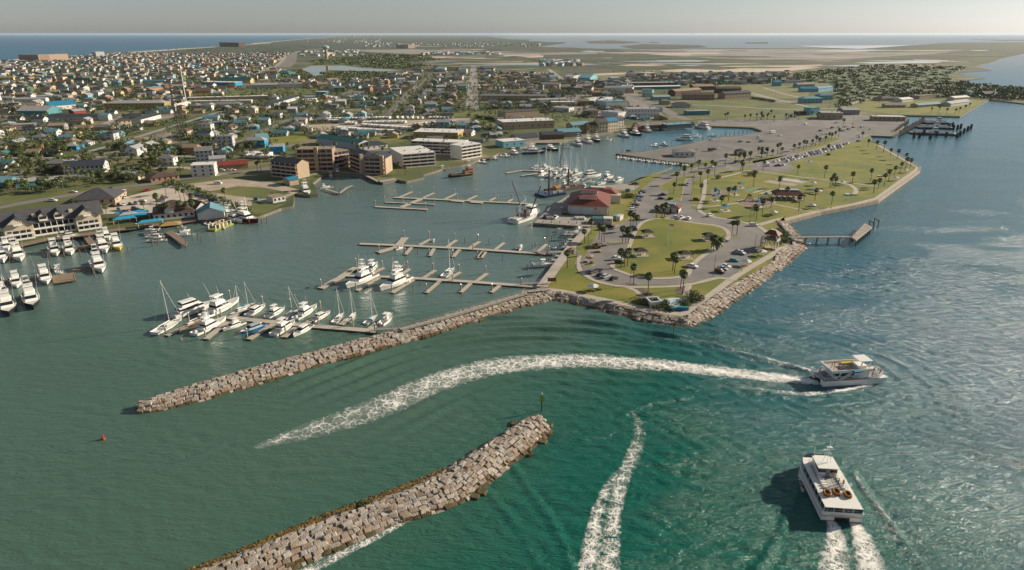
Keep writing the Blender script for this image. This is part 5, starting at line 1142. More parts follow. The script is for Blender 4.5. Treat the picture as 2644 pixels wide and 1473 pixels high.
# ------------------------------------------------------------------ large vessels
VT=view(1640,740,11.709);VW=view(1280,460,10.25);VL=view(2230,280,8.587);VN=view(690,350,6.962);VO=view(1940,560,11.956);VG=view(1100,400,14.31)
def at(o,v,stern,bow,cap=None):
    a,c=v(*stern,0),v(*bow,0);hd=heading(a,c);m=mid(a,c);o.location=(m[0],m[1],0);o.rotation_euler=(0,0,hd);return dist(a,c),hd
GREYD=M('grey_deck_paint',(.25,.27,.30),.7,.06,.6);SALM=M('salmon_trim',(.42,.12,.07),.6,.05)
a,c=VF(595,915,0),VF(262,262,0)
t=thing('passenger_ferry','white passenger ferry steaming away at lower right, three yellow raft bundles on its aft roof','ferry')
L,hd=at(t,VF,(595,915),(275,300));FB=dist(VF(375,915,0),VF(815,925,0))
hl_=L/2;B=FB
if True:
    def outline(B,n=10,tip=.0):
        P1=[(-hl_,-B/2),(hl_*.45,-B/2)];
        for k in range(1,n):a_=k/n*math.pi/2;P1.append((hl_*.45+hl_*.55*math.sin(a_),-B/2*math.cos(a_)**.8))
        return P1+[(x,-y) for x,y in P1[::-1]]
    o1=outline(B);b=MB();b.prism(outline(B*.96),-.6,.25,M('red_boot',(.22,.03,.02),.5,0));b.prism(o1,.25,1.35,GEL);b.prism([(x*1.004,y*1.006) for x,y in o1],1.35,1.5,SALM);b.prism(o1,1.5,2.5,GEL)
    b.box(-hl_-.04,-hl_+.4,-1.6,1.6,-.3,1.2,BLACKP);b.build('hull',t)
    b=MB();i1=[(x*.985,y*.93) for x,y in o1];b.prism(i1,2.5,3.6,GLASS)
    n=len(i1)
    for k in range(n):
        p,q=i1[k],i1[(k+1)%n];m_=max(1,int(dist(p,q)/2.0))
        for j in range(m_):f=j/m_;b.cyl((p[0]+(q[0]-p[0])*f,p[1]+(q[1]-p[1])*f,2.45),(p[0]+(q[0]-p[0])*f,p[1]+(q[1]-p[1])*f,3.7),.08,.08,GEL,4)
    b.build('passenger_window',t)
    b=MB();rf=[(x,y*.9) for x,y in o1 if x<hl_*.8];b.prism([(x,y) for x,y in rf],3.6,3.75,GEL);b.build('roof_deck',t)
    b=MB();b.box(-hl_*.42,hl_*.48,-B*.30,B*.30,3.752,3.78,GREYD);b.box(-hl_*.38,-hl_*.02,-B*.17,B*.10,3.78,3.80,M('pale_deck',(.42,.40,.37),.8,.1,.5));b.build('upper_deck_floor',t)
    b=MB();E=[(-hl_*.42,-B*.31),(hl_*.55,-B*.31),(hl_*.55,B*.31),(-hl_*.42,B*.31)]
    for k in range(4):
        p,q=E[k],E[(k+1)%4];m_=int(dist(p,q)/1.3)
        for j in range(m_+1):f=j/m_;x,y=p[0]+(q[0]-p[0])*f,p[1]+(q[1]-p[1])*f;b.cyl((x,y,3.75),(x,y,4.85),.035,.035,STEEL,4)
        for z in(4.3,4.85):b.cyl((*p,z),(*q,z),.035,.035,STEEL,4)
    b.build('railing',t)
    wh=(hl_*.08,hl_*.62,B*.48,3.78,6.0,.5,0,.06);b=MB();frus(b,*wh,GEL);b.box(hl_*.05,hl_*.52,-B*.27,B*.27,6.0,6.12,GEL);wo_=b.build('wheelhouse',t)
    b=MB();band(b,*wh,.45,.85,GLASS);b.build('window',wo_);b=MB();b.box(hl_*.075,hl_*.085,-.5,.5,3.8,5.6,GREYD);b.build('door',wo_)
    b=MB();b.cyl((hl_*.3,-.4,6.1),(hl_*.3,-.2,12.3),.09,.04,GEL,5);b.cyl((hl_*.3,-1.5,9.6),(hl_*.3,1.0,9.6),.05,.05,GEL,4);b.cyl((hl_*.3,-1.1,8.4),(hl_*.3,.7,8.4),.05,.05,GEL,4)
    for y in(-1.2,.8):b.cyl((hl_*.3,y,6.1),(hl_*.3,-.3,10),.05,.04,GEL,4)
    b.box(hl_*.27,hl_*.33,-.9,.3,10.1,10.3,GEL);b.build('radar_mast',t);b=MB();b.cyl((hl_*.5,2,6.1),(hl_*.5,2.1,9),.04,.02,STEEL,4);b.build('antenna',t)
    b=MB()
    for k in range(6):x=-hl_*.36+k*.9;b.box(x,x+.45,B*.14,B*.26,3.8,4.2,GEL);b.box(x,x+.45,-B*.28,-B*.2,3.8,4.2,GEL)
    b.build('deck_bench',t);b=MB()
    for k in range(26):x=-hl_+.1;y=-B*.42+k*B*.84/25;b.box(x-.12,x,y,y+.09,3.0 if k%3 else 2.9,3.05,GEL)
    b.build('stern_sill',t)
    b=MB();b.box(-hl_-.05,-hl_-.02,-2.6,2.6,1.75,1.85,SALM);b.build('stern_name_stripe',t)
hx=Matrix.Rotation(hd,4,'Z');fo=Vector(t.location)
def onf(x,y,z):v_=fo+hx@Vector((x,y,0));return(v_.x,v_.y,z)
def raft():
    b=MB();
    for z,rr in((.28,.28),(.72,.26)):
        q=[(1.25*(abs(math.cos(k/12*2*math.pi))**.6)*math.copysign(1,math.cos(k/12*2*math.pi)),.85*(abs(math.sin(k/12*2*math.pi))**.6)*math.copysign(1,math.sin(k/12*2*math.pi)),z) for k in range(12)]
        for k in range(12):b.cyl(q[k],q[(k+1)%12],rr,rr,M('raft_yellow',(.40,.18,.03),.7,.25,4),7)
    b.box(-1,1,-.6,.6,.05,.3,M('raft_floor',(.16,.11,.05),.8,.2,2));return b.build('life_raft')
RF=raft();kk=('left','middle','right')
for k in range(3):put(RF,onf(-hl_*.57+(.6 if k==1 else 0),(1-k)*B*.25,3.75),hd,.74,'bundled yellow life raft on the ferry aft roof, %s of three'%kk[k],'life raft','life rafts on the ferry')
b=MB();q=[(0,.38*math.cos(k*math.pi/6),.38*math.sin(k*math.pi/6)) for k in range(12)]
for k in range(12):b.cyl(q[k],q[(k+1)%12],.09,.09,ORNG,6)
o=b.build('life_ring');o.location=onf(hl_*.05,-B*.12,4.8);o.rotation_euler=(0,0,hd);tag(o,'orange life ring hanging on the ferry wheelhouse back wall','life ring')
putperson('black','stand',onf(-hl_*.20,-B*.17,3.8),hd+1,'person in dark clothes standing on the ferry roof deck, left of two','people on the ferry');putperson('orange','stand',onf(-hl_*.24,-B*.27,3.8),hd+2,'person in a light orange top standing on the ferry roof deck, right of two','people on the ferry')
for k,(x,y,cc_) in enumerate(((-.97,.36,'orange'),(-.96,.25,'red'),(-.97,-.34,'red'),(-.96,-.26,'orange'))):pass
t=thing('tour_catamaran','white two-deck tour catamaran crossing the channel with passengers on both decks','tour boat')
L,hd=at(t,VC,(500,730),(1900,640));L=min(L,27);h2=L/2;B=7.2
b=MB()
for sg in(-1,1):
    y0,y1=sorted((sg*B*.5,sg*B*.26));v_=[]
    b.xprism([(-h2,.1),(-h2,1.6),(h2,1.9),(h2*.92,.8),(h2*.8,-.1)],y0,y1,GEL);b.xprism([(-h2*.99,-.5),(-h2*.99,.12),(h2*.88,.12),(h2*.78,-.5)],y0+.05,y1-.05,NAVY)
b.build('twin_hull',t)
out=[(-h2,-B/2),(h2*.7,-B/2),(h2*.98,-B*.2),(h2,0),(h2*.98,B*.2),(h2*.7,B/2),(-h2,B/2)]
b=MB();b.prism(out,1.6,1.96,GEL,GREYD);b.build('main_deck',t)
b=MB();b.prism([(x*1.003,y*1.01) for x,y in out],1.85,1.95,SALM);n=len(out);b.build('rub_rail',t)
b=MB();q=[(x*.985,y*.97) for x,y in out];n=len(q)
for k in range(n):
    p,r2=q[k],q[(k+1)%n];m_=max(1,int(dist(p,r2)/1.2))
    for j in range(m_):f=j/m_;x,y=p[0]+(r2[0]-p[0])*f,p[1]+(r2[1]-p[1])*f;b.cyl((x,y,1.9),(x,y,2.95),.04,.04,GEL,4)
    b.cyl((*p,2.95),(*r2,2.95),.05,.05,GEL,4);b.cyl((*p,2.45),(*r2,2.45),.03,.03,GEL,4)
b.build('railing',t)
b=MB();b.box(-h2*.62,h2*.1,-B*.40,B*.40,1.9,2.9,GEL);b.box(-h2*.05,h2*.42,-B*.40,B*.40,1.9,4.3,GEL);b.build('cabin',t)
b=MB();b.box(-h2*.58,h2*.08,-B*.39,B*.39,2.9,4.1,GLASS);b.box(-h2*.55,-h2*.08,-B*.405,B*.405,2.1,2.7,GLASS);b.build('cabin_window',t)
b=MB()
for x in(-.5,-.22,.05):
    for s_ in(-1,1):b.box(h2*x-.35,h2*x+.05,s_*B*.4-.05,s_*B*.4+.05,2.9,4.2,GEL,0,(.6,0))
b.build('cabin_post',t)
b=MB();b.xprism([(-h2*.76,4.2),(h2*.48,4.2),(h2*.48,4.4),(-h2*.76,4.4)],-B*.46,B*.46,GEL);b.xprism([(-h2*.74,4.401),(h2*.4,4.401),(h2*.4,4.42),(-h2*.74,4.42)],-B*.42,B*.42,CONC)
for y in(-B*.46,B*.43):b.box(-h2*.76,h2*.48,y,y+.2,4.4,5.1,GEL)
b.box(-h2*.78,-h2*.75,-B*.46,B*.46,4.4,5.1,GEL);b.build('upper_deck',t)
b=MB();b.box(h2*.12,h2*.5,-B*.3,B*.3,7.0,7.15,GEL)
for x in(.15,.42):
    for s_ in(-1,1):b.box(h2*x,h2*x+.3,s_*B*.26-.08,s_*B*.26+.08,4.4,7.0,GEL,0,(.5,0))
b.box(h2*.12,h2*.4,-B*.22,B*.22,4.42,5.3,GEL);b.build('bridge_canopy',t)
b=MB();n=9;a0,a1=Vector((-h2*.55,-B*.49,1.95)),Vector((-h2*.2,-B*.49,4.4))
for dx in(0,.9):b.cyl(a0+Vector((dx,0,0)),a1+Vector((dx,0,0)),.08,.08,GEL,4)
for k in range(n):p=a0.lerp(a1,k/n);b.box(p.x,p.x+.9,p.y-.1,p.y+.35,p.z,p.z+.06,GEL)
b.build('stairway',t)
b=MB();b.box(-h2*.2,h2*.2,B*.2,B*.34,4.42,4.9,YEL);b.build('deck_bench',t)
b=MB();loft_hull(b,3.6,1.2,.5,.4,BLUEP,CANV,BLUEP,.2);kb=b.build('dinghy');ho=Vector(t.location);hx2=Matrix.Rotation(hd,4,'Z')
def onc(x,y,z):v_=ho+hx2@Vector((x,y,0));return(v_.x,v_.y,z)
kb.location=onc(h2*.02,-B*.52,4.6);kb.rotation_euler=(0,0,hd);tag(kb,'bright blue covered dinghy slung on the catamaran side','dinghy')
cols_=['white','red','blue','orange','yellow','black','green'];rr=random.Random(9);gp='passengers on the catamaran'
PL=[(-.62,-.2,4.42),(-.6,0,4.42),(-.5,-.25,4.42),(-.48,.1,4.42),(-.38,-.28,4.42),(-.33,-.2,4.42),(-.05,-.1,4.42),(.05,.05,4.42)]+[(.55+.05*k,((k*37)%60-30)/80,1.87) for k in range(8)]+[(-.9,-.2,1.87),(-.86,.2,1.87),(-.8,-.3,1.87),(.5,-.43,1.87),(.54,-.38,1.87)]
for k,(x,y,z) in enumerate(PL):
    cc_=cols_[k%7];dk='upper deck' if z>3 else('foredeck' if x>0 else 'stern');putperson(cc_,'stand',onc(h2*x,B*y,z),rr.uniform(0,6),'passenger in a %s top standing on the catamaran %s'%(cc_,dk),gp+', %s, %s tops'%(dk,cc_),k%2)
OW=M('orange_wood',(.40,.19,.10),.6,.15,2)
t=thing('tall_stern_ship','wooden replica sailing ship with a high orange stern castle, turning in the harbour','ship');L,hd=at(t,VG,(1620,770),(860,860));L=max(L,20);s=L/2
b=MB();loft_hull(b,L,5.4,2.3,2.0,BLACKP,M('dark_deck',(.10,.07,.05),.8,.1),GEL,stripe=OW);b.build('hull',t)
b=MB();b.box(-s*1.0,-s*.35,-2.5,2.5,2.0,4.2,OW);b.box(-s*1.05,-s*.62,-2.3,2.3,4.2,6.4,OW,.08);b.build('stern_castle',t)
b=MB()
for z in(2.6,4.75):
    for k in range(4):
        for sg in(-1,1):b.box(-s*.98+k*.95,-s*.98+k*.95+.5,sg*(2.52 if z<4 else 2.28)-.03,sg*(2.52 if z<4 else 2.28)+.03,z,z+.8,GLASS)
b.build('gallery_window',t);b=MB();b.box(-s*.95,-s*.72,-1.3,1.3,7.6,7.7,GEL)
for x in(-.92,-.75):
    for sg in(-1,1):b.cyl((s*x,sg*1.1,6.3),(s*x,sg*1.1,7.6),.05,.05,WOODB,4)
b.build('awning',t);b=MB();b.box(s*.35,s*.8,-1.9,1.9,2.1,3.2,WOODB,.12);b.cyl((s*.85,0,2.6),(s*1.3,0,3.4),.12,.06,WOODB);b.build('forecastle',t)
t=thing('shrimp_boat','white shrimp trawler with two long raised outrigger booms and hanging nets, stern to viewer','fishing boat');L,hd=at(t,VW,(450,1210),(1140,960));L=27;s=L/2;BB=9
a=VW(450,1200,0);t.location=(a[0]+math.cos(hd)*s,a[1]+math.sin(hd)*s,0)
b=MB();loft_hull(b,L,BB,3.4,1.9,GEL,GREYD,M('sea_green_paint',(.30,.42,.42),.5,0),stripe=REDP,blunt=.6);b.build('hull',t)
b=MB();b.box(-s*.05,s*.5,-2.9,2.9,1.9,4.5,GEL);b.box(s*.12,s*.48,-2.4,2.4,4.5,7,GEL,.06);b.build('wheelhouse',t)
b=MB();b.box(s*.115,s*.486,-2.42,2.42,5.3,6.2,GLASS,.02);b.build('window',t)
RST=M('rusty_steel',(.16,.05,.03),.8,.25,2);NET=M('brown_net',(.14,.08,.05),.95,.3,3)
for sg in(-1,1):b=MB();b.cyl((s*.0,sg*2.2,2.4),(-s*.05,sg*10,20.5),.34,.26,RST if sg>0 else BLACKP,6);b.build('outrigger_boom',t)
b=MB();b.cyl((-s*.08,0,1.9),(-s*.08,0,13),.26,.18,GEL,6);b.cyl((-s*.5,0,1.9),(-s*.5,0,9),.22,.18,GEL,6);b.cyl((-s*.08,0,11.5),(-s*.5,0,9),.1,.1,GEL,4)
for sg in(-1,1):b.cyl((-s*.08,0,12.5),(-s*.05,sg*10,20.5),.07,.06,STEEL,3)
for sg in(-1,1):b.cyl((-s*.55,sg*2.7,1.9),(-s*.5,sg*.9,8.2),.12,.12,GEL,5)
b.cyl((-s*.5,-1.2,8.1),(-s*.5,1.2,8.1),.1,.1,GEL,5);b.build('mast',t)
for sg in(-1,1):
    b=MB()
    for k in range(5):b.cyl((-s*.45+k*.25,sg*(2.6+.15*k),7.0),(-s*.45+k*.3,sg*(2.8+.1*k),1.8),.25,.45,NET,5)
    b.build('net',t)
b=MB();b.box(-s*.95,-s*.6,-2.4,2.4,1.8,2.5,GEL2);b.cyl((-s*.3,-1.2,2.5),(-s*.3,1.2,2.5),.6,.6,RST,8);b.build('deck_gear',t)
cu=bpy.data.curves.new('boat_name','FONT');cu.body='HOLY IOLA';cu.size=.62;cu.align_x='CENTER';o_=bpy.data.objects.new('tmp',cu);COL.objects.link(o_);bpy.context.evaluated_depsgraph_get().update();me_=bpy.data.meshes.new_from_object(o_.evaluated_get(bpy.context.evaluated_depsgraph_get()));bpy.data.objects.remove(o_);me_.materials.clear();me_.materials.append(BLACKP);o=bpy.data.objects.new('name_lettering',me_);COL.objects.link(o);o.parent=t;o.location=(-s-.04,0,1.25);o.rotation_euler=(math.pi/2,0,-math.pi/2)
t=thing('work_barge','dark rusty work barge with a yellow crane moored beside the red-roofed building','barge',(0,0,0));p0,p1=VR(385,650,0),VR(1130,520,0);q0=VR(620,690,0);t.location=(*p0,0);hd=heading(p0,p1);t.rotation_euler=(0,0,hd);L=min(dist(p0,p1),62)
b=MB();b.box(0,L*.42,-5,6,-.5,1.5,NAVY);b.box(L*.30,L,3,12,-.5,1.4,M('barge_rust',(.12,.07,.05),.9,.25,.3));b.build('barge_hull',t)
b=MB();rr=random.Random(3)
for k in range(26):x=rr.uniform(3,L-4);y=(rr.uniform(-3,4) if x<L*.4 else rr.uniform(4,11));b.box(x,x+rr.uniform(.5,4),y,y+rr.uniform(.4,1.6),1.5,1.5+rr.uniform(.3,1.4),rr.choice([RST,WOODG,DSIDE,GREYD]))
b.build('deck_cargo',t);b=MB();b.box(L*.40,L*.47,4.5,8,1.5,3.6,M('crane_yellow',(.50,.26,.03),.6,.1));b.cyl((L*.42,5.5,3),(L*.38,5.5,8),.3,.2,ORNG,5);cr=b.build('crane_cab',t)
b=MB();base=Vector((L*.50,9,2.5));tip=Vector((L*.72,14,31))
for dx,dy in((-.6,-.6),(.6,-.6),(.6,.6),(-.6,.6)):b.cyl(base+Vector((dx,dy,0)),tip+Vector((dx*.4,dy*.4,0)),.14,.12,BLACKP,4)
for k in range(14):f=k/14;b.cyl(base.lerp(tip,f)+Vector((-.6,-.6,0))*(1-.6*f),base.lerp(tip,f+1/14)+Vector((.6,.6,0))*(1-.6*f),.08,.08,BLACKP,3)
b.build('lattice_boom',t)
for q,hh in(((520,580),15),((818,510),13)):
    x,y=VR(*q,0);b=MB();b.cyl((0,0,-2),(0,0,hh),.55,.55,M('spud_rust',(.13,.075,.05),.9,.2,1),8);o=b.build('spud_pile');o.location=(x,y,0);tag(o,'tall rusty steel spud pile standing beside the work barge','pile','spud piles of the work barge')
boat('cr',VR,(720,480),(790,440),'small white pilothouse workboat behind the work barge',None,L=9);boat('cr',VR,(1040,520),(1090,480),'white pushboat against the corner of the apron',None,L=8)
t=thing('bait_barge','yellow-green floating platform with open white frames off the restaurant','barge',(*VB(1130,830,0),0),heading(VB(1210,860,0),VB(1520,740,0)));L=dist(VB(1210,860,0),VB(1520,740,0))
GY=M('lime_paint',(.26,.28,.05),.8,.15);b=MB();b.box(0,L,0,5.5,-.3,.8,GY);b.build('platform',t)
for k in range(5):
    for y in(.4,5.1):b=MB();b.box(1+k*L/5,1.5+k*L/5,y-.2,y+.2,.8,3.1,GEL2);b.build('post',t)
b=MB()
for y in(.4,5.1):b.box(1,L*.85,y-.15,y+.15,3.1,3.3,M('tan_beam',(.42,.33,.15),.8,.1))
b.box(L*.35,L*.7,1.2,4.4,.8,2.5,MATS['tan_beam']);b.build('shed_frame',t)
def carferry(label,stern,bow,sc=1):
    t=thing('car_ferry',label,'ferry');L,hd=at(t,VL,stern,bow);h=L/2;BW=12
    b=MB();b.xprism([(-h,.6),(-h,1.8),(h,1.8),(h,.6),(h*.9,-.4),(-h*.9,-.4)],-BW/2,BW/2,NAVY);b.box(-h,h,-BW/2+.2,BW/2-.2,1.8,1.83,GREYD);b.build('hull',t)
    b=MB()
    for sg in(-1,1):b.box(-h*.8,h*.8,sg*(BW/2-.5)-.3,sg*(BW/2-.5)+.3,1.8,3.2,GEL)
    b.build('side_wall',t);y=-BW/2;b=MB();b.box(-3,3,y,y+2.6,1.8,5.6,GEL);b.box(-2,2,y-.2,y+2.8,5.6,8,GEL,.06);b.build('wheelhouse',t);b=MB();b.box(-2.05,2.05,y-.25,y+2.85,6.5,7.3,GLASS,.02);b.box(-.7,.7,y-.04,y,2.3,4.3,GLASS);b.build('window',t)
    b=MB();b.cyl((0,y+1,8),(0,y+1,12),.1,.05,STEEL,4);b.build('radar_mast',t)
    for k in range(10):
        x=-h*.75+(k//2)*h*.33;yy=(k%2)*3.4-1.2;a=Vector(t.location)+Matrix.Rotation(hd,4,'Z')@Vector((x,yy,0));ck=('white','silver','black','grey','red')[k%5]
        putcar(('sedan','suv','pickup')[k%3],ck,(a.x,a.y),hd,'%s %s on the deck of the %s'%(ck,cartype(('sedan','suv','pickup')[k%3]),label.split(',')[0]),'cars on the ferries',z=1.84)
    return t
carferry('nearest car ferry at the landing, white wheelhouse over a navy hull',(1020,560),(2060,600));carferry('middle car ferry at the landing, behind the nearest one',(1180,440),(1960,460));carferry('farthest car ferry at the landing, beside the dolphin wall',(1330,340),(1900,350))
DARKW=M('dolphin_timber',(.06,.05,.042),.95,.2,1)
def dolphin(h,r):
    b=MB();rr=random.Random(1)
    for k in range(9):a=k*.7;b.cyl((r*math.cos(a),r*math.sin(a),-2),(r*.75*math.cos(a),r*.75*math.sin(a),h+rr.uniform(-.3,.3)),.35,.32,DARKW,5)
    b.cyl((0,0,-1),(0,0,h-.3),r*.7,r*.6,DARKW,8);return b.build('mooring_dolphin')
DP=dolphin(5.5,1.1)
for k,q in enumerate([(1110,655),(1230,665),(1470,685),(1610,630),(1825,640),(2065,665),(2130,625),(2215,560),(2300,510),(2375,465),(2070,480),(2145,455),(1985,485),(1965,425),(1885,460),(1330,590)]):
    x,y=VL(*q,0);put(DP,(x,y,0),k,1,'%s dark timber mooring dolphin around the ferry landing, counted from the seawall side'%ORD[k],'mooring dolphin','timber dolphins at the ferry landing')
a,c=VL(770,660,0),VL(1350,300,0)
t=thing('piling_wall','long row of tall grey timber pilings between the landing ramps and the ferries','piling wall',(*a,0));b=MB();n=44;rr=random.Random(6)
for k in range(n):
    f=k/n;x,y=(c[0]-a[0])*f,(c[1]-a[1])*f;b.cyl((x,y,-2),(x,y,rr.uniform(5,8.5)),.4,.34,DARKW if k%2 else PILEM,5)
b.cyl((0,0,3),(c[0]-a[0],c[1]-a[1],3),.3,.3,DARKW,4);b.cyl((0,0,4.8),(c[0]-a[0],c[1]-a[1],4.8),.3,.3,DARKW,4);b.build('timber_row',t)
a,c=VL(690,560,0),VL(1000,330,0);b=MB();t2=thing('piling_wall','inner row of timber pilings on the parking side of the ferry landing','piling wall',(*a,0))
for k in range(24):f=k/24;x,y=(c[0]-a[0])*f,(c[1]-a[1])*f;b.cyl((x,y,0),(x,y,rr.uniform(4,7)),.35,.3,PILEM,5)
b.cyl((0,0,4),(c[0]-a[0],c[1]-a[1],4),.25,.25,DARKW,4);b.build('timber_row',t2)
def marker(v,q,label,sgn,h=5.4):
    x,y=v(*q,0);t=thing('channel_marker',label,'channel marker',(x,y,0));b=MB();b.cyl((0,0,-2),(0,0,h),.17,.14,BLACKP if sgn is None else PILEM,8);b.build('post',t)
    b=MB()
    if sgn is None:b.box(-.1,-.05,-.7,.7,h-2.2,h-.8,M('sign_green',(.12,.30,.05),.6,0));b.box(-.12,-.1,-.5,.5,h-2.0,h-1,M('sign_yellow_green',(.35,.42,.05),.6,0));b.cyl((0,0,h),(0,0,h+.6),.2,.1,GEL)
    else:b.add([(-.3,-.5,h-1.8),(-.3,.5,h-1.8),(-.3,0,h-.7),(-.22,-.5,h-1.8),(-.22,.5,h-1.8),(-.22,0,h-.7)],[(0,2,1),(3,4,5),(0,1,4,3),(1,2,5,4),(2,0,3,5)],REDP);b.cyl((0,0,h),(0,0,h+.6),.2,.15,ORNG)
    b.build('day_board',t);t.rotation_euler=(0,0,math.pi/2)
marker(J2,(803,488),'green and yellow channel marker post off the tip of the near jetty',None);marker(L3,(1165,1345),'orange-topped channel marker pole standing off the park corner',1,5.5)
x,y=P(267,1135,0);b=MB();b.cyl((0,0,-.3),(0,0,.5),.55,.5,REDP,10);b.cyl((0,0,.5),(.1,0,1.7),.3,.08,REDP,8);o=b.build('buoy');o.location=(x,y,0);tag(o,'small red buoy floating alone at lower left','buoy')
b=MB();b.cyl((0,0,-.2),(0,0,.4),.35,.3,M('pink_buoy',(.5,.2,.15),.6,0),8);o=b.build('buoy');o.location=(*VS(575,1285,0),0);tag(o,'tiny pinkish mooring buoy in front of the near dock','buoy')
# ------------------------------------------------------------------ park things
PALMS=PALMS_();LANDMARKS={'flagpole':L3(1125,725),'red-roofed building':VR(1300,850),'observation tower':VO(600,980),'playground':VK(950,680),'white boat-shaped monument':VT(600,500),'soccer goals':VK(1950,230),
  'radio mast':V1(1685,1215),'teal-roofed warehouse':V2(800,1110),'brick condominium':VN(1000,650),'white flat-roofed condominium':V2(1600,1340),'water tower':V2(695,345),'camper park':V2(1200,920),'balconied hotel':VH(560,420),
  'brown-roofed restaurant':VB(450,600),'white office building':V3(1300,870),'peach shopping building':V3(100,980),'white warehouses':V3(830,720),'ferry landing':V4(1150,1000),'gravel lot':V3(1900,1200),'blue metal houses':V4(620,740),'green gable-roofed hall':V1(300,840),'yellow lodge':V1(1200,760),'highway bend':V2(330,330)}
PC=[0]
def putpalm(xy,k=None,z=1.62):
    k=PC[0]%3 if k is None else k;PC[0]+=1;o=put(PALMS[k],(xy[0],xy[1],z),PC[0]*1.7,1+((PC[0]*37)%11-5)*.02,'palm','palm tree','palms')
    near=min(dist(xy,v) for v in(LANDMARKS['flagpole'],));return later(o,('fan palm of middling height','tall fan palm','short fan palm')[k],'fan palms')
for v,L,kk in((L3,[(892,1000),(990,1075),(1213,1030),(1228,1062)],1),(L3,[(1160,905),(1172,922),(437,885),(808,880),(828,880),(850,870),(555,715),(600,650),(655,690),(672,700),(690,705),(815,710),(838,712),(857,712),(872,600),(888,600),(908,625),(1048,540),(1085,540),(1105,535),(1565,655),(1600,660),(1185,310),(1165,375)],0),
                 (L3,[(1205,250),(1238,260),(1285,240),(1335,230),(1382,220),(1430,215),(1447,248),(1352,370),(1350,300),(1400,305),(1638,215),(1690,155),(1520,190),(1590,140),(1645,160)],None),
                 (VK,[(1045,225),(760,235),(730,235),(697,140),(775,115),(858,105),(650,85),(1020,65),(1100,45),(555,665),(450,750),(640,610),(910,455),(1280,470),(1535,290),(1920,335),(2320,395),(2000,475),(2030,465),(2070,470),(1785,650),(1370,680),(1160,760),(950,935),(1035,865),(920,860),(2025,710),(1555,810)],None),
                 (L4,[(970,255),(1038,285),(1098,308),(1157,338),(1213,365),(1278,400),(1325,430),(1285,440),(1237,485),(1190,500),(1140,555),(1103,590),(1052,612),(1015,650),(990,550),(342,305),(385,295),(423,290),(447,275),(492,265),(525,255),(557,250),(605,235),(632,222),(658,208),(690,195),(718,185),(240,325),(228,300),(205,330),(160,345),(117,350),(70,365),(45,325),(625,320),(755,100),(920,190)],None),
                 (V4,[(75,900),(135,895),(192,910),(165,870),(30,905),(90,905),(305,905),(420,895),(870,780),(895,770),(945,740),(990,760),(1650,835),(1720,835),(1795,840),(1870,845),(1905,845),(1965,810),(2000,790),(540,890),(590,895),(610,880)],None),
                 (VH,[(240,430),(300,410),(400,370),(850,340),(930,350),(1020,300),(1110,290),(1500,230),(1630,170),(120,440)],1),(VB,[(320,230),(480,200),(710,290),(890,340),(1310,370),(240,620),(350,610),(560,600),(690,570),(785,580),(760,470),(170,430),(560,330),(630,340)],1),
                 (L2,[(1005,240),(1055,245),(310,240),(700,85),(730,95),(760,90),(800,95),(900,110),(1310,130),(1340,132),(1410,110),(40,225),(65,225),(250,70)],None),
                 (V3,[(2050,900),(2070,905),(2235,900),(2280,905),(2380,900),(2440,895),(1450,760),(1300,700),(660,490),(1020,470),(1170,470),(1300,470),(1370,475),(1460,480)],None)):
    for q in L:putpalm(v(*q),kk)
fp=feather_palm('date_palm');fp.location=(*L3(1465,760),1.65);tag(fp,'big feather-leaved date palm on the right edge of the oval lawn','palm tree');putpalm(L3(1425,755),2);putpalm(L3(1440,762),2)
def lamp(v,q,h,label,arm=True,group='street lamps'):
    x,y=v(*q);t=thing('street_lamp',label,'street lamp',(x,y,1.62),0,group);b=MB();b.cyl((0,0,0),(0,0,h),.13,.09,M('lamp_pole',(.12,.11,.10),.7,0),6);b.build('pole',t)
    if arm:b=MB();b.cyl((0,0,h),(1.2,0,h+.3),.06,.05,STEEL,4);b.box(1.0,1.8,-.15,.15,h+.22,h+.36,STEEL);b.build('lamp_head',t)
    return t
for v,q,h,arm in((L3,(870,985),9.5,True),(L3,(1440,940),10,False),(L3,(1720,775),9,False),(L3,(1297,300),8,False),(VR,(1855,900),9,False),(VR,(1690,440),8,True),(VR,(2100,300),8,False),(VR,(2062,310),6,False),(VR,(1300,1100),9,False),(L3,(500,890),8,False),(VQ,(1355,905),9,False),(VQ,(1570,575),9,False),(VK,(940,155),9,False),(VK,(858,960),9,False),(VK,(48,490),8,False),(VK,(15,700),8,False),(L3,(903,380),9,False),
                     (V3,(1775,1290),12,False),(V3,(1430,790),10,False),(L4,(22,410),9,False),(V4,(430,785),22,False),(V4,(700,800),22,False),(V4,(712,800),22,False),(V4,(200,715),18,False),(V4,(35,905),14,False),(V4,(150,990),12,False),(V4,(920,960),12,False),(V4,(1330,930),14,False)):
    later(lamp(v,q,h,'',arm),'curved-arm lamp post' if arm else('tall pale utility mast' if h>15 else 'slim dark pole'),'light and utility poles')
for x,y,h in((640,400,22),(995,405,22),(1355,400,22),(1908,400,24)):later(lamp(V2,(x,y),h*1.3,'',False),'tall pale utility mast','light and utility poles')
for x,y,h in((197,390,26),(492,380,26),(787,400,26),(1098,390,26),(1385,380,26),(1663,420,28),(1515,460,24),(1560,455,24),(1830,450,22),(1925,440,22),(2085,460,22),(2310,460,22),(1668,530,24),(1768,560,24),(1955,570,24),(2128,575,24)):later(lamp(V3,(x,y),h,'',False),'tall pale utility mast','light and utility poles')
t=thing('flagpole','white flagpole with a small flag in the middle of the oval lawn','flagpole',(*L3(1125,725),1.76));b=MB();b.cyl((0,0,0),(0,0,11.5),.12,.06,GEL,8);b.cyl((0,0,0),(0,0,.25),.6,.5,CONC,10);b.build('pole',t)
b=MB()
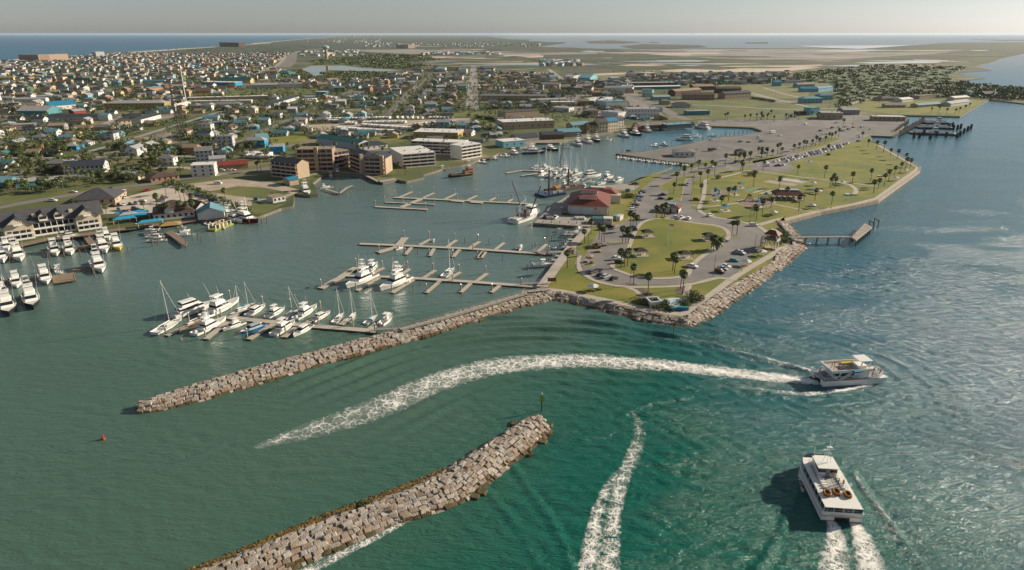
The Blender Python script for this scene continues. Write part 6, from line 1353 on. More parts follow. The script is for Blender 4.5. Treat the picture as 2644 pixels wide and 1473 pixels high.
for k in range(3):b.add([(.08+i*.55,.1*math.sin(i*1.3),9.6+k*.36+j*.34-.05*i) for i in range(5) for j in(0,1)],[(2*i,2*i+2,2*i+3,2*i+1) for i in range(4)],[REDP,GEL,NAVY][k])
b.build('flag',t)
ROOFD=M('dark_shingle',(.035,.03,.03),.9,.15,1.5);TABLE=M('table_concrete',(.36,.27,.2),.9,.1,1)
def shelter():
    t=thing('picnic_shelter','s','shelter');b=MB();b.prism([(-3.6,-2.8),(3.6,-2.8),(3.6,2.8),(-3.6,2.8)],0,.12,CONC);b.build('slab',t)
    for x in(-2.4,2.4):
        for y in(-1.8,1.8):b=MB();b.box(x-.12,x+.12,y-.12,y+.12,.12,2.7,GEL2);b.build('post',t)
    b=MB();b.hip(-2.7,2.7,-2.1,2.1,2.6,1.3,ROOFD,.5);b.build('roof',t)
    b=MB();b.box(-1.1,1.1,-.4,.4,.8,.88,TABLE);b.box(-1.1,1.1,-.95,-.65,.5,.56,TABLE);b.box(-1.1,1.1,.65,.95,.5,.56,TABLE);b.box(-.15,.15,-.8,.8,.12,.8,TABLE);b.build('picnic_table',t)
    return t
SH=shelter()
for q,lab in(((985,668),'dark-roofed picnic shelter at the upper left of the oval lawn'),((1405,690),'dark-roofed picnic shelter at the right edge of the oval lawn'),((938,798),'dark-roofed picnic shelter at the left edge of the oval lawn'),((1240,818),'dark-roofed picnic shelter at the lower right of the oval lawn')):
    put(SH,(*L3(*q),1.76),.15,1,lab,'shelter','picnic shelters on the oval lawn')
UMB=[M('umbrella_white',(.62,.60,.58),.8,0),M('umbrella_grey',(.30,.32,.36),.8,0)]
def umbrella():
    t=thing('picnic_umbrella','u','umbrella');b=MB();b.cyl((0,0,0),(0,0,2.9),.06,.05,BLACKP,6);b.build('pole',t);b=MB();n=8;r0=2.4
    for k in range(n):
        a0,a1=2*math.pi*k/n,2*math.pi*(k+1)/n;b.add([(r0*math.cos(a0),r0*math.sin(a0),2.25),(r0*math.cos(a1),r0*math.sin(a1),2.25),(0,0,3.15)],[(0,1,2)],UMB[k%2])
    b.build('canopy',t);b=MB();b.cyl((0,0,.7),(0,0,.78),.8,.8,TABLE,10)
    for k in range(4):a=k*math.pi/2+.8;b.box(1.2*math.cos(a)-.3,1.2*math.cos(a)+.3,1.2*math.sin(a)-.3,1.2*math.sin(a)+.3,.4,.48,TABLE)
    b.cyl((0,0,0),(0,0,.7),.2,.2,TABLE,6);b.build('round_table',t);return t
UM=umbrella()
for v,q in((L3,(613,1042)),(L3,(1770,800)),(L3,(1665,868)),(VK,(1760,440)),(VK,(2180,432)),(VK,(1758,540)),(VK,(1838,560)),(VK,(1745,768)),(VK,(1195,868)),(L4,(1283,478)),(L4,(1197,545)),(L4,(172,838))):
    later(put(UM,(*v(*q),1.63),q[0]*.1,1,'u','umbrella','u'),'grey and white panelled picnic umbrella over a round table','picnic umbrellas in the park')
BLUER=M('shade_blue',(.01,.22,.36),.7,.05)
def shade():
    t=thing('shade_shelter','s','shelter');
    for x in(-2.2,2.2):
        for y in(-2.2,2.2):b=MB();b.cyl((x,y,0),(x,y,3.1),.1,.1,GEL,6);b.build('post',t)
    b=MB();b.hip(-1.7,1.7,-1.7,1.7,3.1,1.1,BLUER,.5);b.build('roof',t);b=MB();b.box(-2.6,2.6,-2.6,2.6,0,.15,GEL2);b.box(-1,1,-.5,.5,.15,.9,TABLE);b.build('slab',t);return t
SD=shade()
for q in((725,475),(640,575),(515,800),(365,655),(985,745)):later(put(SD,(*VK(*q),1.63),.1,1,'s','shelter','s'),'blue-roofed shade shelter on white posts','blue shade shelters')
REDR=M('red_roof_metal',(.17,.042,.024),.6,.12,.3,.3,.8);BROWNR=M('brown_roof',(.14,.05,.035),.7,.1,.8);STUC=M('cream_stucco',(.56,.50,.42),.9,.06,.5)
t=thing('pavilion','long open pavilion with reddish-brown hip roof and pale skylight, in the lawn by the seawall','pavilion',(*VK(1400,622),1.63),R(-8));b=MB();b.box(-9,9,-5,5,0,.12,CONC);b.build('slab',t)
for k in range(6):
    for y in(-4.6,4.6):b=MB();x=-8.6+k*17.2/5;b.box(x-.25,x+.25,y-.25,y+.25,.12,3,STUC);b.build('column',t)
b=MB();b.hip(-9,9,-5,5,3,2.6,BROWNR,.8,.35);rf=b.build('roof',t);b=MB();b.box(-6,6,-1.9,1.9,5.0,5.9,M('pale_skylight',(.36,.42,.45),.5,0));b.build('skylight',rf)
b=MB()
for k in range(5):b.box(-7.5+k*3.4,-5.8+k*3.4,-1,1,.5,.85,TABLE)
b.build('picnic_tables',t)
a,c,d=VO(400,975),VO(735,1040),VO(845,930);hd=heading(a,c);S_=dist(a,c)*.95;t=thing('observation_tower','two-level wooden observation tower with red-brown roof at the foot of the pier','tower',(*a,1.62),hd)
b=MB();b.box(-.5,S_+.5,-.5,S_*.8+.5,0,.5,TABLE);b.build('base',t)
for x in(0,S_):
    for y in(0,S_*.8):b=MB();b.box(x-.22,x+.22,y-.22,y+.22,.5,7.4,STUC);b.build('post',t)
b=MB();b.box(-.6,S_+.6,-.6,S_*.8+.6,4.3,4.7,STUC);b.build('floor',t);b=MB()
for y in(-.5,S_*.8+.5):b.box(-.5,S_+.5,y-.05,y+.05,4.7,5.7,PILEM)
for x in(-.5,S_+.5):b.box(x-.05,x+.05,-.5,S_*.8+.5,4.7,5.7,PILEL)
b.build('railing',t);b=MB();b.hip(-.2,S_+.2,-.2,S_*.8+.2,7.4,2,BROWNR,.8,.3);rf=b.build('roof',t);b=MB();b.box(S_*.25,S_*.75,S_*.25,S_*.5,8.6,9.6,GEL2);b.build('cupola',rf)
b=MB();n=12
for k in range(n):f=k/n;b.box(S_*(.1+.7*f),S_*(.1+.7*f)+.35,.3,1.4,.5+3.8*(1-f),.6+3.8*(1-f),PILEL)
b.cyl((S_*.1,.3,4.4),(S_*.85,.3,.6),.12,.12,STUC,4);b.build('stairs',t);b=MB()
for k in range(5):b.cyl((-2.2,k*.9,0),(-2.2,k*.9,5.6),.1,.1,PILEM,4)
b.box(-2.4,-.6,-.1,4,2.4,2.55,PILEL);b.build('ramp_frame',t)
a,c=L3(1075,497),L3(1200,510);hd=heading(a,c);W_=dist(a,c);t=thing('restroom_building','small cream restroom building with flat brown roof beside the loop road','building',(*a,1.75),hd)
b=MB();b.box(0,W_,0,8,0,2.9,STUC);b.build('wall',t);b=MB();b.hip(0,W_,0,8,2.9,1.1,BROWNR,.9,.4);rf=b.build('roof',t);b=MB();b.box(W_*.3,W_*.75,2.5,5.5,3.7,4.5,M('sky_blue_metal',(.10,.34,.45),.5,0),.1);b.build('skylight',rf)
for k in range(3):b=MB();b.box(1.5+k*4,2.5+k*4,-.04,.02,.1,2.2,GLASS);b.build('door',t)
a,c,d=VR(815,912),VR(1410,938),VR(1535,748);hd=heading(a,c);W_=dist(a,c);D_=dist(c,d);t=thing('boathouse_hall','cream hall with a big red metal hip roof and two white clerestories on the apron','building',(*a,1.66),hd)
b=MB();b.box(0,W_,0,D_,0,5.2,STUC);b.build('wall',t);b=MB();b.hip(0,W_,0,D_,5.2,4.2,REDR,1.3,.30);rf=b.build('roof',t)
for y0,z in((D_*.14,8.3),(D_*.42,10.2)):b=MB();b.box(W_*.27,W_*.72,y0,y0+3.4,z-1,z+1,STUC);b.box(W_*.25,W_*.74,y0-.3,y0+3.6,z+1,z+1.12,REDR);b.build('clerestory',rf)
for k in range(2):b=MB();x=.9+k*W_*.33;b.box(x,x+W_*.28,-.08,.02,0,4.1,M('shutter_blue_white',(.52,.56,.6),.5,.04,3));b.build('garage_door',t)
b=MB();b.box(W_*.68,W_*.73,-.05,.02,3.6,4.2,GLASS);b.build('window',t)
for k in range(6):b=MB();y=.4+k*(D_-.8)/5;b.box(W_+.9,W_+1.5,y-.3,y+.3,0,5,STUC);b.build('column',t)
for k in range(4):b=MB();x=k*W_*.33;b.box(x-.1,x+.7,-.5,-.1,0,5,STUC);b.build('column',t)
for k in range(3):b=MB();y=3+k*6;b.box(W_-.02,W_+.05,y,y+2.4,.3,3,GLASS);b.build('window',t)
t2=thing('rear_hall','low rear hall with red roof and white parapet behind the big red-roofed hall','building',(a[0]+math.cos(hd)*W_*.28-math.sin(hd)*(D_+1.6),a[1]+math.sin(hd)*W_*.28+math.cos(hd)*(D_+1.6),1.66),hd)
b=MB();b.box(0,W_*.95,0,14,0,4.6,STUC);b.build('wall',t2);b=MB();b.hip(0,W_*.95,0,14,4.6,2.6,REDR,.8,.4);rf=b.build('roof',t2);b=MB();b.box(W_*.2,W_*.6,5,9,6.2,8,STUC);b.build('clerestory',rf);b=MB();b.box(W_*.78,W_*1.05,-2,3,0,5,STUC);b.build('porch',t2)
CORR=M('container_paint',(.50,.47,.42),.6,.08,4);t=thing('shipping_container','pair of pale shipping containers on the grass right of the red-roofed hall','container',(*VR(1485,1010),1.66),heading(VR(1485,1010),VR(1600,1025)))
b=MB();b.box(0,2.4,0,6,0,2.6,M('container_blue',(.17,.22,.28),.6,.08,4));b.build('left_container',t);b=MB();b.box(2.6,5,0,6,0,2.6,CORR);b.build('right_container',t)
a=VR(1190,1060);t=thing('service_booth','teal-roofed service shed joined to a cream kiosk with a blue sign on the apron edge','building',(*a,1.66),heading(VR(1190,1060),VR(1400,1070)));b=MB();b.box(0,6,0,5,0,2.6,GREYD);b.build('shed',t);b=MB();b.box(-.3,6,-.3,5.3,2.6,2.8,M('teal_roof',(.035,.14,.15),.6,.1));b.build('roof',t);b=MB();b.box(6.1,11,0,4.5,0,3,STUC);b.box(6,11.2,-.2,4.7,3,3.15,GEL2);k_=b.build('kiosk',t);b=MB();b.box(8,9.8,-.06,0,1.9,2.3,BLUEP);b.build('blue_sign',k_)
for v,q,m,lab in((VR,(1735,570),M('dumpster_teal',(.02,.22,.28),.6,.1),'teal dumpster at the road end of the apron'),(VB,(1815,310),M('dumpster_teal',(.02,.22,.28),.6,.1),'dark teal dumpster on the sandy point by the white shed')):
    b=MB();b.box(-1.3,1.3,-.9,.9,.1,1.6,m,-.1);b.box(-1.35,1.35,-.95,.95,1.6,1.7,BLACKP);o=b.build('dumpster');o.location=(*v(*q),1.66);tag(o,lab,'dumpster')
b=MB();b.box(-.55,.55,-.55,.55,0,2.2,GEL,.05);b.box(-.6,.6,-.6,.6,2.2,2.35,GREYD);o=b.build('portable_toilet');o.location=(*VQ(1385,735),1.66);tag(o,'white portable toilet on the grass by the quay','portable toilet')
t=thing('notice_board','brown wooden notice board frame at the quay corner','notice board',(*VQ(897,1235),1.66));b=MB();b.box(-1.7,1.7,-.06,.06,.8,2.4,WOODB);b.build('board',t)
for x in(-1.7,1.7):b=MB();b.cyl((x,0,0),(x,0,2.8),.12,.12,WOODB,6);b.build('post',t)
PALEB=M('pale_blue_basin',(.20,.42,.50),.6,.15,.25,col2=(.42,.55,.58));WHT=M('white_wall',(.62,.62,.60),.8,.06,.8)
t=thing('boat_monument','white boat-shaped concrete monument with pale blue painted basin at the park tip','monument',(*VT(460,620),1.62));ox,oy=VT(460,620)
q=[(x-ox,y-oy) for x,y in pts(VT,[(480,480),(340,335),(680,318),(715,380),(800,440)],3.8)];b=MB()
for k in range(len(q)):
    p,r2=q[k],q[(k+1)%len(q)];h=heading(p,r2);b.T=Matrix.Translation((*p,0))@Matrix.Rotation(h,4,'Z');b.box(0,dist(p,r2),-.25,.25,0 if k not in(1,) else 0,2.3,WHT)
b.T=Matrix();b.build('bow_wall',t);b=MB();b.prism(q,.02,1.5,MULCH);b.build('planter_soil',t)
q=[(x-ox,y-oy) for x,y in pts(VT,[(700,395),(1100,345),(1540,335),(1600,400),(1420,480),(1260,640),(1150,620),(900,500),(800,450)],2.0)];b=MB();b.prism(q,0,.35,WHT);b.build('basin_rim',t)
q2=[(x-ox,y-oy) for x,y in pts(VT,[(730,400),(900,372),(1200,370),(1430,420),(1300,455),(1100,450),(900,440)],2.0)];b=MB();b.prism(q2,.352,.37,PALEB);b.build('painted_floor',t)
b=MB();q3=[(x-ox,y-oy) for x,y in pts(VT,[(920,500),(1040,540),(1160,610),(1270,640)],2.0)]
for p,r2 in zip(q3,q3[1:]):b.path([(*p,1.3),(*r2,1.3)],.05,STEEL);b.path([(*p,.3),(*p,1.3)],.05,STEEL)
b.build('railing',t)
for q,ln,lab in(((1170,735),2.6,'left bright blue bench wall at the park tip'),((1410,715),5.0,'right bright blue bench wall at the park tip')):
    b=MB();b.box(-ln/2,ln/2,-.4,.4,0,1.2,M('bench_blue',(.01,.20,.42),.6,.05));b.box(-ln/2-.05,ln/2+.05,-.45,.45,1.2,1.3,TEALP);o=b.build('blue_bench');o.location=(*VT(*q),1.65);o.rotation_euler=(0,0,.35 if ln<3 else-.1);tag(o,lab,'bench')
for k,(v,q,w_,h_) in enumerate(((VT,(120,480),5,2.0),(VT,(300,530),5,2.2),(VT,(600,640),5,1.6),(VT,(850,600),4,2.6),(VT,(1000,690),4,1.6),(VT,(1480,560),4,2.4),(VT,(1680,330),4.5,3),(VT,(1750,480),4.5,3),(VT,(1900,400),4,2.6),(VO,(990,600),5,3),(VO,(1100,800),5,3),(VO,(1150,700),4,2.6),(VR,(1700,650),6,3.2),(VR,(1790,660),5,3),(VR,(1210,1040),4,3),(L3,(1140,415),3,1.6),(J1,(1465,1065),2,1.2),(VK,(420,345),4,3.2),(VK,(860,300),5,3.2),(VK,(930,265),4,2.6),(L4,(635,330),2.4,1.6),(VO,(880,500),4,2.8))):
    o=bush('shrub',w_,h_,50+k,[LEAF,LEAF2] if k%2 else[LEAF2,LEAF3],700,.22);o.location=(*v(*q),1.6);tag(o,'x','shrub');later(o,'dark bushy shrub' if k%2==0 else 'green bushy shrub','park shrubs')
t=thing('play_structure','brown wooden castle play structure with ropes on the round mulch bed','playground',(*VK(850,655),1.68));b=MB()
for k in range(6):a=k*1.05;b.cyl((3*math.cos(a),2.4*math.sin(a),0),(.4*math.cos(a),.4*math.sin(a),4),.18,.12,WOODB,5)
b.build('climbing_frame',t);b=MB();b.box(-1.2,1.2,-1,1,1.6,1.8,PILEM);b.hip(-1,1,-1,1,3.2,1.2,M('play_roof',(.08,.05,.04),.8,0),.4);b.build('platform',t)
t=thing('play_structure','tall tower play structure with teal peaked roof on the round mulch bed','playground',(*VK(1080,655),1.68));b=MB()
for x,y in((-2.5,-1.5),(2.5,-1.5),(2.5,1.5),(-2.5,1.5),(0,0),(-4.5,0)):b.cyl((x,y,0),(x,y,4),.15,.12,WOODB,5)
b.build('tower_frame',t);b=MB();b.box(-2.5,2.5,-1.5,1.5,1.7,1.9,PILEM);b.box(-4.5,-2.5,-.6,.6,1.3,1.45,PILEM);b.build('platform',t);b=MB();b.hip(-1,1,-1,1,4,1.6,TEALP,.4);b.build('roof',t)
t=thing('play_slide','teal tube slide play set on the square mulch bed','playground',(*VK(375,560),1.66));b=MB()
pr_=[(0,0,3),(1.5,-.6,2.6),(2.2,-1.8,1.9),(1.4,-2.9,1.2),(0,-3.2,.5)]
b.path(pr_,.5,TEALP,8);b.build('slide',t);b=MB();b.box(-1.2,.2,-.7,.7,1.5,3.4,TEALP);b.hip(-1.2,.2,-.7,.7,3.4,1,TEALP,.2);b.build('tower',t)
for q,lab in(((1755,300),'white-framed soccer goal, nearer of the two on the big lawn'),((2178,148),'white-framed soccer goal, farther of the two on the big lawn')):
    t=thing('soccer_goal',lab,'soccer goal',(*VK(*q),1.62));b=MB();b.path([(-3.6,0,0),(-3.6,0,2.4),(3.6,0,2.4),(3.6,0,0)],.07,GEL);b.path([(-3.6,0,2.4),(-3.6,1.8,0),(3.6,1.8,0),(3.6,0,2.4)],.05,GEL);b.build('frame',t)
b=MB();b.box(-2.6,2.6,-1.8,1.8,.0,.25,GEL2);b.box(-.8,.8,-.5,.5,.25,1,TABLE);o=b.build('bleacher');o.location=(*L4(472,385),1.62);tag(o,'small pale bleacher on the lawn by the queue of cars','bleacher')
b=MB();b.box(-2.6,2.6,-.4,.4,0,.5,GEL);o=b.build('boulder_bench');o.location=(*L4(1067,505),1.62);o.rotation_euler=(0,0,.4);tag(o,'long white bench on the lawn near the outer palms','bench')
b=MB();n=10;q=[(2.6*math.cos(k*.628),1.7*math.sin(k*.628)) for k in range(n)];b.prism(q,0,.8,M('pale_aqua',(.40,.62,.66),.5,0));o=b.build('sculpture_base');o.location=(*VK(2268,575),1.62);tag(o,'pale aqua rounded sculpture base at the end of the curved path','sculpture')
t=thing('telehandler','orange and black telehandler parked among materials on the loop road shoulder','telehandler',(*VQ(1720,580),1.64),0);b=MB();b.box(-2.4,2.2,-.9,.9,.6,1.5,M('machine_orange',(.38,.17,.03),.6,.15));b.box(-.8,.5,-.8,0,1.5,2.5,BLACKP);b.build('body',t);b=MB();b.cyl((-2,.5,1.7),(3,.5,2.1),.22,.18,BLACKP);b.build('boom',t)
for x in(-1.5,1.4):
    for y in(-.95,.95):b=MB();b.cyl((x,y-.18,.5),(x,y+.18,.5),.52,.52,RUBBER,10);b.build('wheel',t)
LUM=M('lumber',(.50,.36,.16),.85,.15,3)
for k,(q,w_,d_,h_,m) in enumerate((((1720,660),3.4,2,1.0,M('tan_beam',0) if False else MATS['tan_beam']),((1600,755),2.6,1.8,.7,LUM),((1640,770),2,1.4,.6,LUM),((1530,850),2.2,1.6,1.0,WOODG),((1640,870),1.8,1.4,1.2,M('bin_brown',(.1,.06,.05),.8,.1)),((1280,600),3.4,2,.9,LUM),((1230,640),2.2,1.6,.8,ORNG),((1300,680),2.2,1.8,1.9,GREYD))):
    b=MB();rr=random.Random(k)
    for j in range(7):x=rr.uniform(-w_/2,w_/4);z=j*h_/7;b.box(x,x+w_*.6,-d_/2+rr.uniform(0,.3),d_/2-rr.uniform(0,.4),z+.003,z+h_/7,m)
    o=b.build('material_stack');o.location=(*VQ(*q),1.66);o.rotation_euler=(0,0,k);tag(o,'%s stack of building material between quay and loop road, counted from the machine'%ORD[k],'material stack','stacks of building material')
for k in range(8):b=MB();b.box(-.7,.7,-.7,.7,0,1.2,GEL2,.15);o=b.build('bulk_bag');o.location=(*VR(930+k*20,985+(k%2)*18),1.66);o.rotation_euler=(0,0,k);tag(o,'white bulk bag, %s from the left in the heap before the red-roofed hall'%ORD[k],'bulk bag','bulk bags on the apron')
for k in range(6):b=MB();b.cyl((0,0,0),(0,0,1.3),.22,.2,BLACKP if k%2 else PILEM,7);o=b.build('bollard');o.location=(*VR(430+k*130,1050+k*4),1.62);tag(o,'%s mooring bollard along the apron edge from the shrimp boat'%ORD[k],'bollard','bollards on the apron edge')
pp=[(VQ,(2120,1195),'white','stand','person standing beside the dark car at the right end of the parked row'),(L3,(1152,722),'white','stand','person in white standing by the flagpole'),(VK,(1357,905),'black','stand','lone person on the promenade near the pier'),(VK,(1868,795),'red','walk','left walker of the group on the promenade'),(VK,(1905,792),'blue','walk','middle walker of the group on the promenade'),(VK,(1932,792),'black','walk','right walker of the group on the promenade'),(VK,(2012,778),'black','walk','person walking apart, right of the promenade group'),(VK,(2230,660),'black','stand','person standing on the lawn below the curved path'),(VT,(1210,720),'yellow','stand','person in yellow between the blue bench walls'),(VR,(500,945),'black','stand','person standing on the apron near the shrimp boat'),(VT,(1540,985),'black','stand','left person standing on the rocks at the park corner'),(VT,(1580,985),'black','stand','right person standing on the rocks at the park corner'),(VO,(1380,500),'yellow','stand','person in yellow fishing from the rocks by the pier'),(L3,(1632,912),'white','stand','person sitting area figure on the small lawn by the channel')]
for k,(v,q,c_,ps,lab) in enumerate(pp):putperson(c_,ps,(*v(*q),1.66),k*1.3,lab,None,k%2)
def cars(v,L,group):
    for e in L:
        q,kind,col=e[:3];hdx=e[3] if len(e)>3 else(1,-.1);a=v(q[0]-12*hdx[0],q[1]-12*hdx[1]);c=v(q[0]+12*hdx[0],q[1]+12*hdx[1])
        near=v in(L3,VR,VQ,VK);later(putcar(kind,col,v(*q),heading(a,c),'c','g',near),'%s %s'%(col if col!='teal' else 'teal-blue',cartype(kind)),group)
CC=['white','silver','black','white','grey','silver','blue','white','black','tan']
cars(VR,[((1825+k*16.5,858-k*32),('suv','sedan','suv','pickup')[k%4],CC[k],(1,-.12)) for k in range(10)],'cars parked beside the red-roofed hall')
cars(L3,[((615,918),'suv','grey',(1,-.3)),((668,937),'sedan','black',(1,-.3)),((703,948),'suv','silver',(1,-.35)),((757,962),'sedan','black',(1,-.35)),((765,826),'pickup','white',(1,-.1)),((796,852),'suv','black',(1,0)),((858,668),'pickup','black',(1,.05)),((895,612),'sedan','blue',(1,.5)),((897,624),'sedan','black',(1,.5)),((730,606),'suv','black',(1,0)),
  ((1185,541),'sedan','white',(1,-.1)),((1220,546),'pickup','white',(1,-.3)),((1270,550),'suv','white',(.6,-.5)),((1418,529),'suv','white',(1,-.2)),((1716,595),'suv','white',(1,0)),((1262,316),'suv','white',(0,1)),((1090,388),'pickup','black',(1,-.1)),((1080,412),'sedan','black',(1,0)),((1325,420),'suv','brown',(1,.1)),((1290,880),'pickup','white',(1,.15)),((1630,788),'suv','silver',(1,.25)),
  ((1580,838),'sedan','teal',(1,.1)),((1525,877),'sedan','white',(1,.25)),((1506,893),'sedan','silver',(1,.25)),((1487,916),'suv','brown',(1,.25)),((1515,706),'sedan','black',(1,-.2)),((905,311),'pickup','black',(1,.1)),((400,484),'suv','silver',(.6,-1)),((427,519),'suv','black',(1,.1)),((283,541),'sedan','black',(.5,-1)),((320,544),'sedan','silver',(.6,-1)),((357,543),'pickup','white',(.8,-.6)),((1435,191),'pickup','white',(1,-.2)),((1340,160),'suv','white',(1,-.2)),((1600,156),'sedan','black',(1,-.1))],'cars around the park loop')
cars(V3,[((2195,1104),'suv','grey'),((2390,1101),'suv','grey'),((2370,1055),'sedan','white'),((2370,1075),'sedan','white'),((1920,1088),'sedan','silver'),((1990,1172),'pickup','white'),((1925,1186),'trailer','brown'),((2420,1210),'suv','black'),((1160,1192),'suv','black'),((2270,1108),'sedan','brown')],'vehicles on the gravel lot')
cars(V4,[((255,1047),'suv','white'),((78,1098),'sedan','grey'),((58,1058),'sedan','white'),((775,928),'pickup','silver'),((493,942),'van','white'),((625,1003),'suv','black'),((650,1035),'sedan','white'),((600,1048),'suv','silver'),((690,1035),'sedan','white'),((735,975),'suv','black'),((800,968),'pickup','white'),((860,966),'pickup','silver'),((930,972),'sedan','red'),((1010,970),'van','silver'),((1090,987),'sedan','white'),((830,1003),'suv','blue'),((885,988),'suv','blue'),((985,1045),'suv','white',(.2,1)),((985,1062),'sedan','silver',(.2,1)),((975,1098),'sedan','black'),((230,1328),'pickup','black',(1,0)),((285,1320),'sedan','white',(1,-.4)),((135,1327),'suv','white',(1,0)),((130,1302),'suv','white',(1,-.3)),((100,1207),'sedan','black'),((180,1022),'trailer','white')],'vehicles around the ferry road')
cars(V4,[((205+32*k,1288-7.4*k-.03*k*k),('sedan','suv','pickup','suv')[k%4],CC[(k*3)%8],(1,-.26)) for k in range(22)],'cars queuing for the ferry');cars(V4,[((325+31*k,1284-8.0*k),('suv','sedan','sedan','pickup')[k%4],CC[(k*5+1)%8],(1,-.26)) for k in range(17)],'cars queuing for the ferry')
cars(V4,[((320+18*(k%5),862+12*(k//5)),'suv',CC[k%5]) for k in range(12)],'cars in the lot before the visitor building')
cars(L1,[((805,427),'pickup','brown',(1,0)),((845,421),'suv','black',(.3,1)),((887,416),'suv','white',(.3,1)),((926,412),'sedan','black',(.3,1)),((966,409),'suv','grey',(.3,1)),((1017,388),'sedan','white',(1,0)),((846,455),'suv','green',(.3,1)),((900,462),'sedan','silver',(1,0)),((960,446),'suv','grey',(1,.3)),((984,455),'suv','blue',(1,.3)),((1020,455),'sedan','white',(1,.3)),((895,367),'suv','white',(.1,1)),((890,340),'trailer','white',(.1,1)),((1046,316),'pickup','red',(1,-.1)),((1140,390),'suv','silver',(1,0)),((1175,365),'sedan','blue',(1,0)),((1400,348),'suv','green',(1,.1)),((1440,356),'pickup','black',(1,.1)),((1480,364),'pickup','silver',(1,.1)),((1515,385),'pickup','black',(1,.1)),((1560,398),'pickup','white',(1,.1)),((1615,416),'pickup','white',(1,.2)),((375,388),'pickup','white',(1,0)),((525,325),'sedan','white',(1,0)),((1555,265),'van','white',(1,0)),((1585,172),'suv','white',(1,0)),((1630,170),'sedan','white',(1,0)),((1660,168),'sedan','white',(1,0)),((90,142),'pickup','white',(1,0)),((790,298),'sedan','blue',(.4,1))],'cars near the hotel and restaurant')
CP['cream']=paint('cream',(.66,.60,.50));
def campers(v,x0,y0,x1,y1,n,seed=0,hd_=(.15,1)):
    for k in range(n):
        f=k/max(1,n-1);q=(x0+(x1-x0)*f,y0+(y1-y0)*f);a=v(q[0]-4*hd_[0],q[1]+4*hd_[1]);c=v(q[0]+4*hd_[0],q[1]-4*hd_[1])
        col=('white','cream','white','silver')[(k+seed)%4];later(putcar('trailer',col,v(*q),R(80),'c','g',False,1.68),'%s camper trailer'%('cream' if col=='cream' else col),'camper trailers')
campers(V2,660,900,1275,888,21);campers(V2,1345,885,1580,890,6,1);campers(V2,1650,888,1820,886,6,2);campers(V2,875,938,960,940,4);campers(V2,1030,955,1500,990,20,1);campers(V2,800,985,980,995,8);campers(V2,700,915,860,918,8,1);campers(V2,1000,1005,1330,1012,14,2);campers(V2,1040,932,1420,928,14);campers(V2,1520,975,1800,952,9,1);campers(V2,1510,950,1890,925,12,3);campers(V2,880,700,1060,695,9);campers(V2,860,722,1040,720,9,2);campers(V2,480,720,590,715,6);campers(V2,480,740,600,735,6);campers(V2,700,690,780,700,5);campers(V2,2100,585,2511,580,12,1);campers(V2,2110,610,2511,608,12);campers(V3,10,470,400,465,12,1);campers(V3,0,500,420,495,12);campers(V3,0,520,240,520,9,2);campers(V1,2280,1220,2500,1230,8,1);campers(V1,2300,1245,2500,1255,7)
# ------------------------------------------------------------------ buildings
C_={'white':(.60,.58,.54),'cream':(.56,.47,.34),'tan':(.40,.30,.20),'brick':(.30,.21,.145),'grey':(.27,.26,.25),'lgrey':(.46,.46,.45),'dgrey':(.10,.10,.11),'teal':(.07,.22,.24),'aqua':(.17,.38,.44),'blue':(.02,.24,.42),'yellow':(.50,.38,.19),
      'orange':(.34,.19,.11),'brown':(.13,.08,.06),'red':(.28,.05,.03),'peach':(.46,.33,.24),'slate':(.045,.055,.075),'dteal':(.01,.12,.12),'pink':(.5,.36,.3),'green':(.10,.20,.12),'dyellow':(.38,.27,.10)}
def WM_(c):return M('wall_'+c,C_[c],.9,.07,.4)
def RM_(c):return M('roof_'+c,tuple((1.15 if c=='white' else.72)*q for q in C_[c]),.7,.12,.35)
WINM=M('window_glass',(.03,.035,.045),.15,0)
FOOT=[]
def facade(t,W,D,h,fl,nw,sides='fr',wh=1.5,ww=1.3):
    """windows as parts, proud of the wall"""
    fh=h/fl
    for f in range(fl):
        z=f*fh+fh*.35
        if 'f' in sides:
            for k in range(nw):x=W*(k+.5)/nw;b=MB();b.box(x-ww/2,x+ww/2,-.06,.02,z,z+min(wh,fh*.5),WINM);b.build('window',t)
        if 'r' in sides:
            for k in range(max(1,int(D/6))):y=D*(k+.5)/max(1,int(D/6));b=MB();b.box(W-.02,W+.06,y-ww/2,y+ww/2,z,z+min(wh,fh*.5),WINM);b.build('window',t)
def galleries(t,W,h,fl,x0=0,m=None,d=1.8,bays=6,nm='balcony'):
    fh=h/fl
    for f in range(fl):
        b=MB();z=f*fh;b.box(x0,W,-d,-.003,z-.1,z+.12,m or GEL2);b.box(x0,W,-d-.06,-d+.04,z+.12,z+1.0,m or GEL2)
        for k in range(bays+1):x=x0+(W-x0)*k/bays;b.box(x-.12,x+.12,-d,-d+.2,z+.1,z+fh-.1,m or GEL2)
        b.build(nm,t)
        b=MB();b.box(x0+.4,W-.4,-.05,.03,z+.4,z+fh-.5,WINM);b.build('gallery_glazing',t)
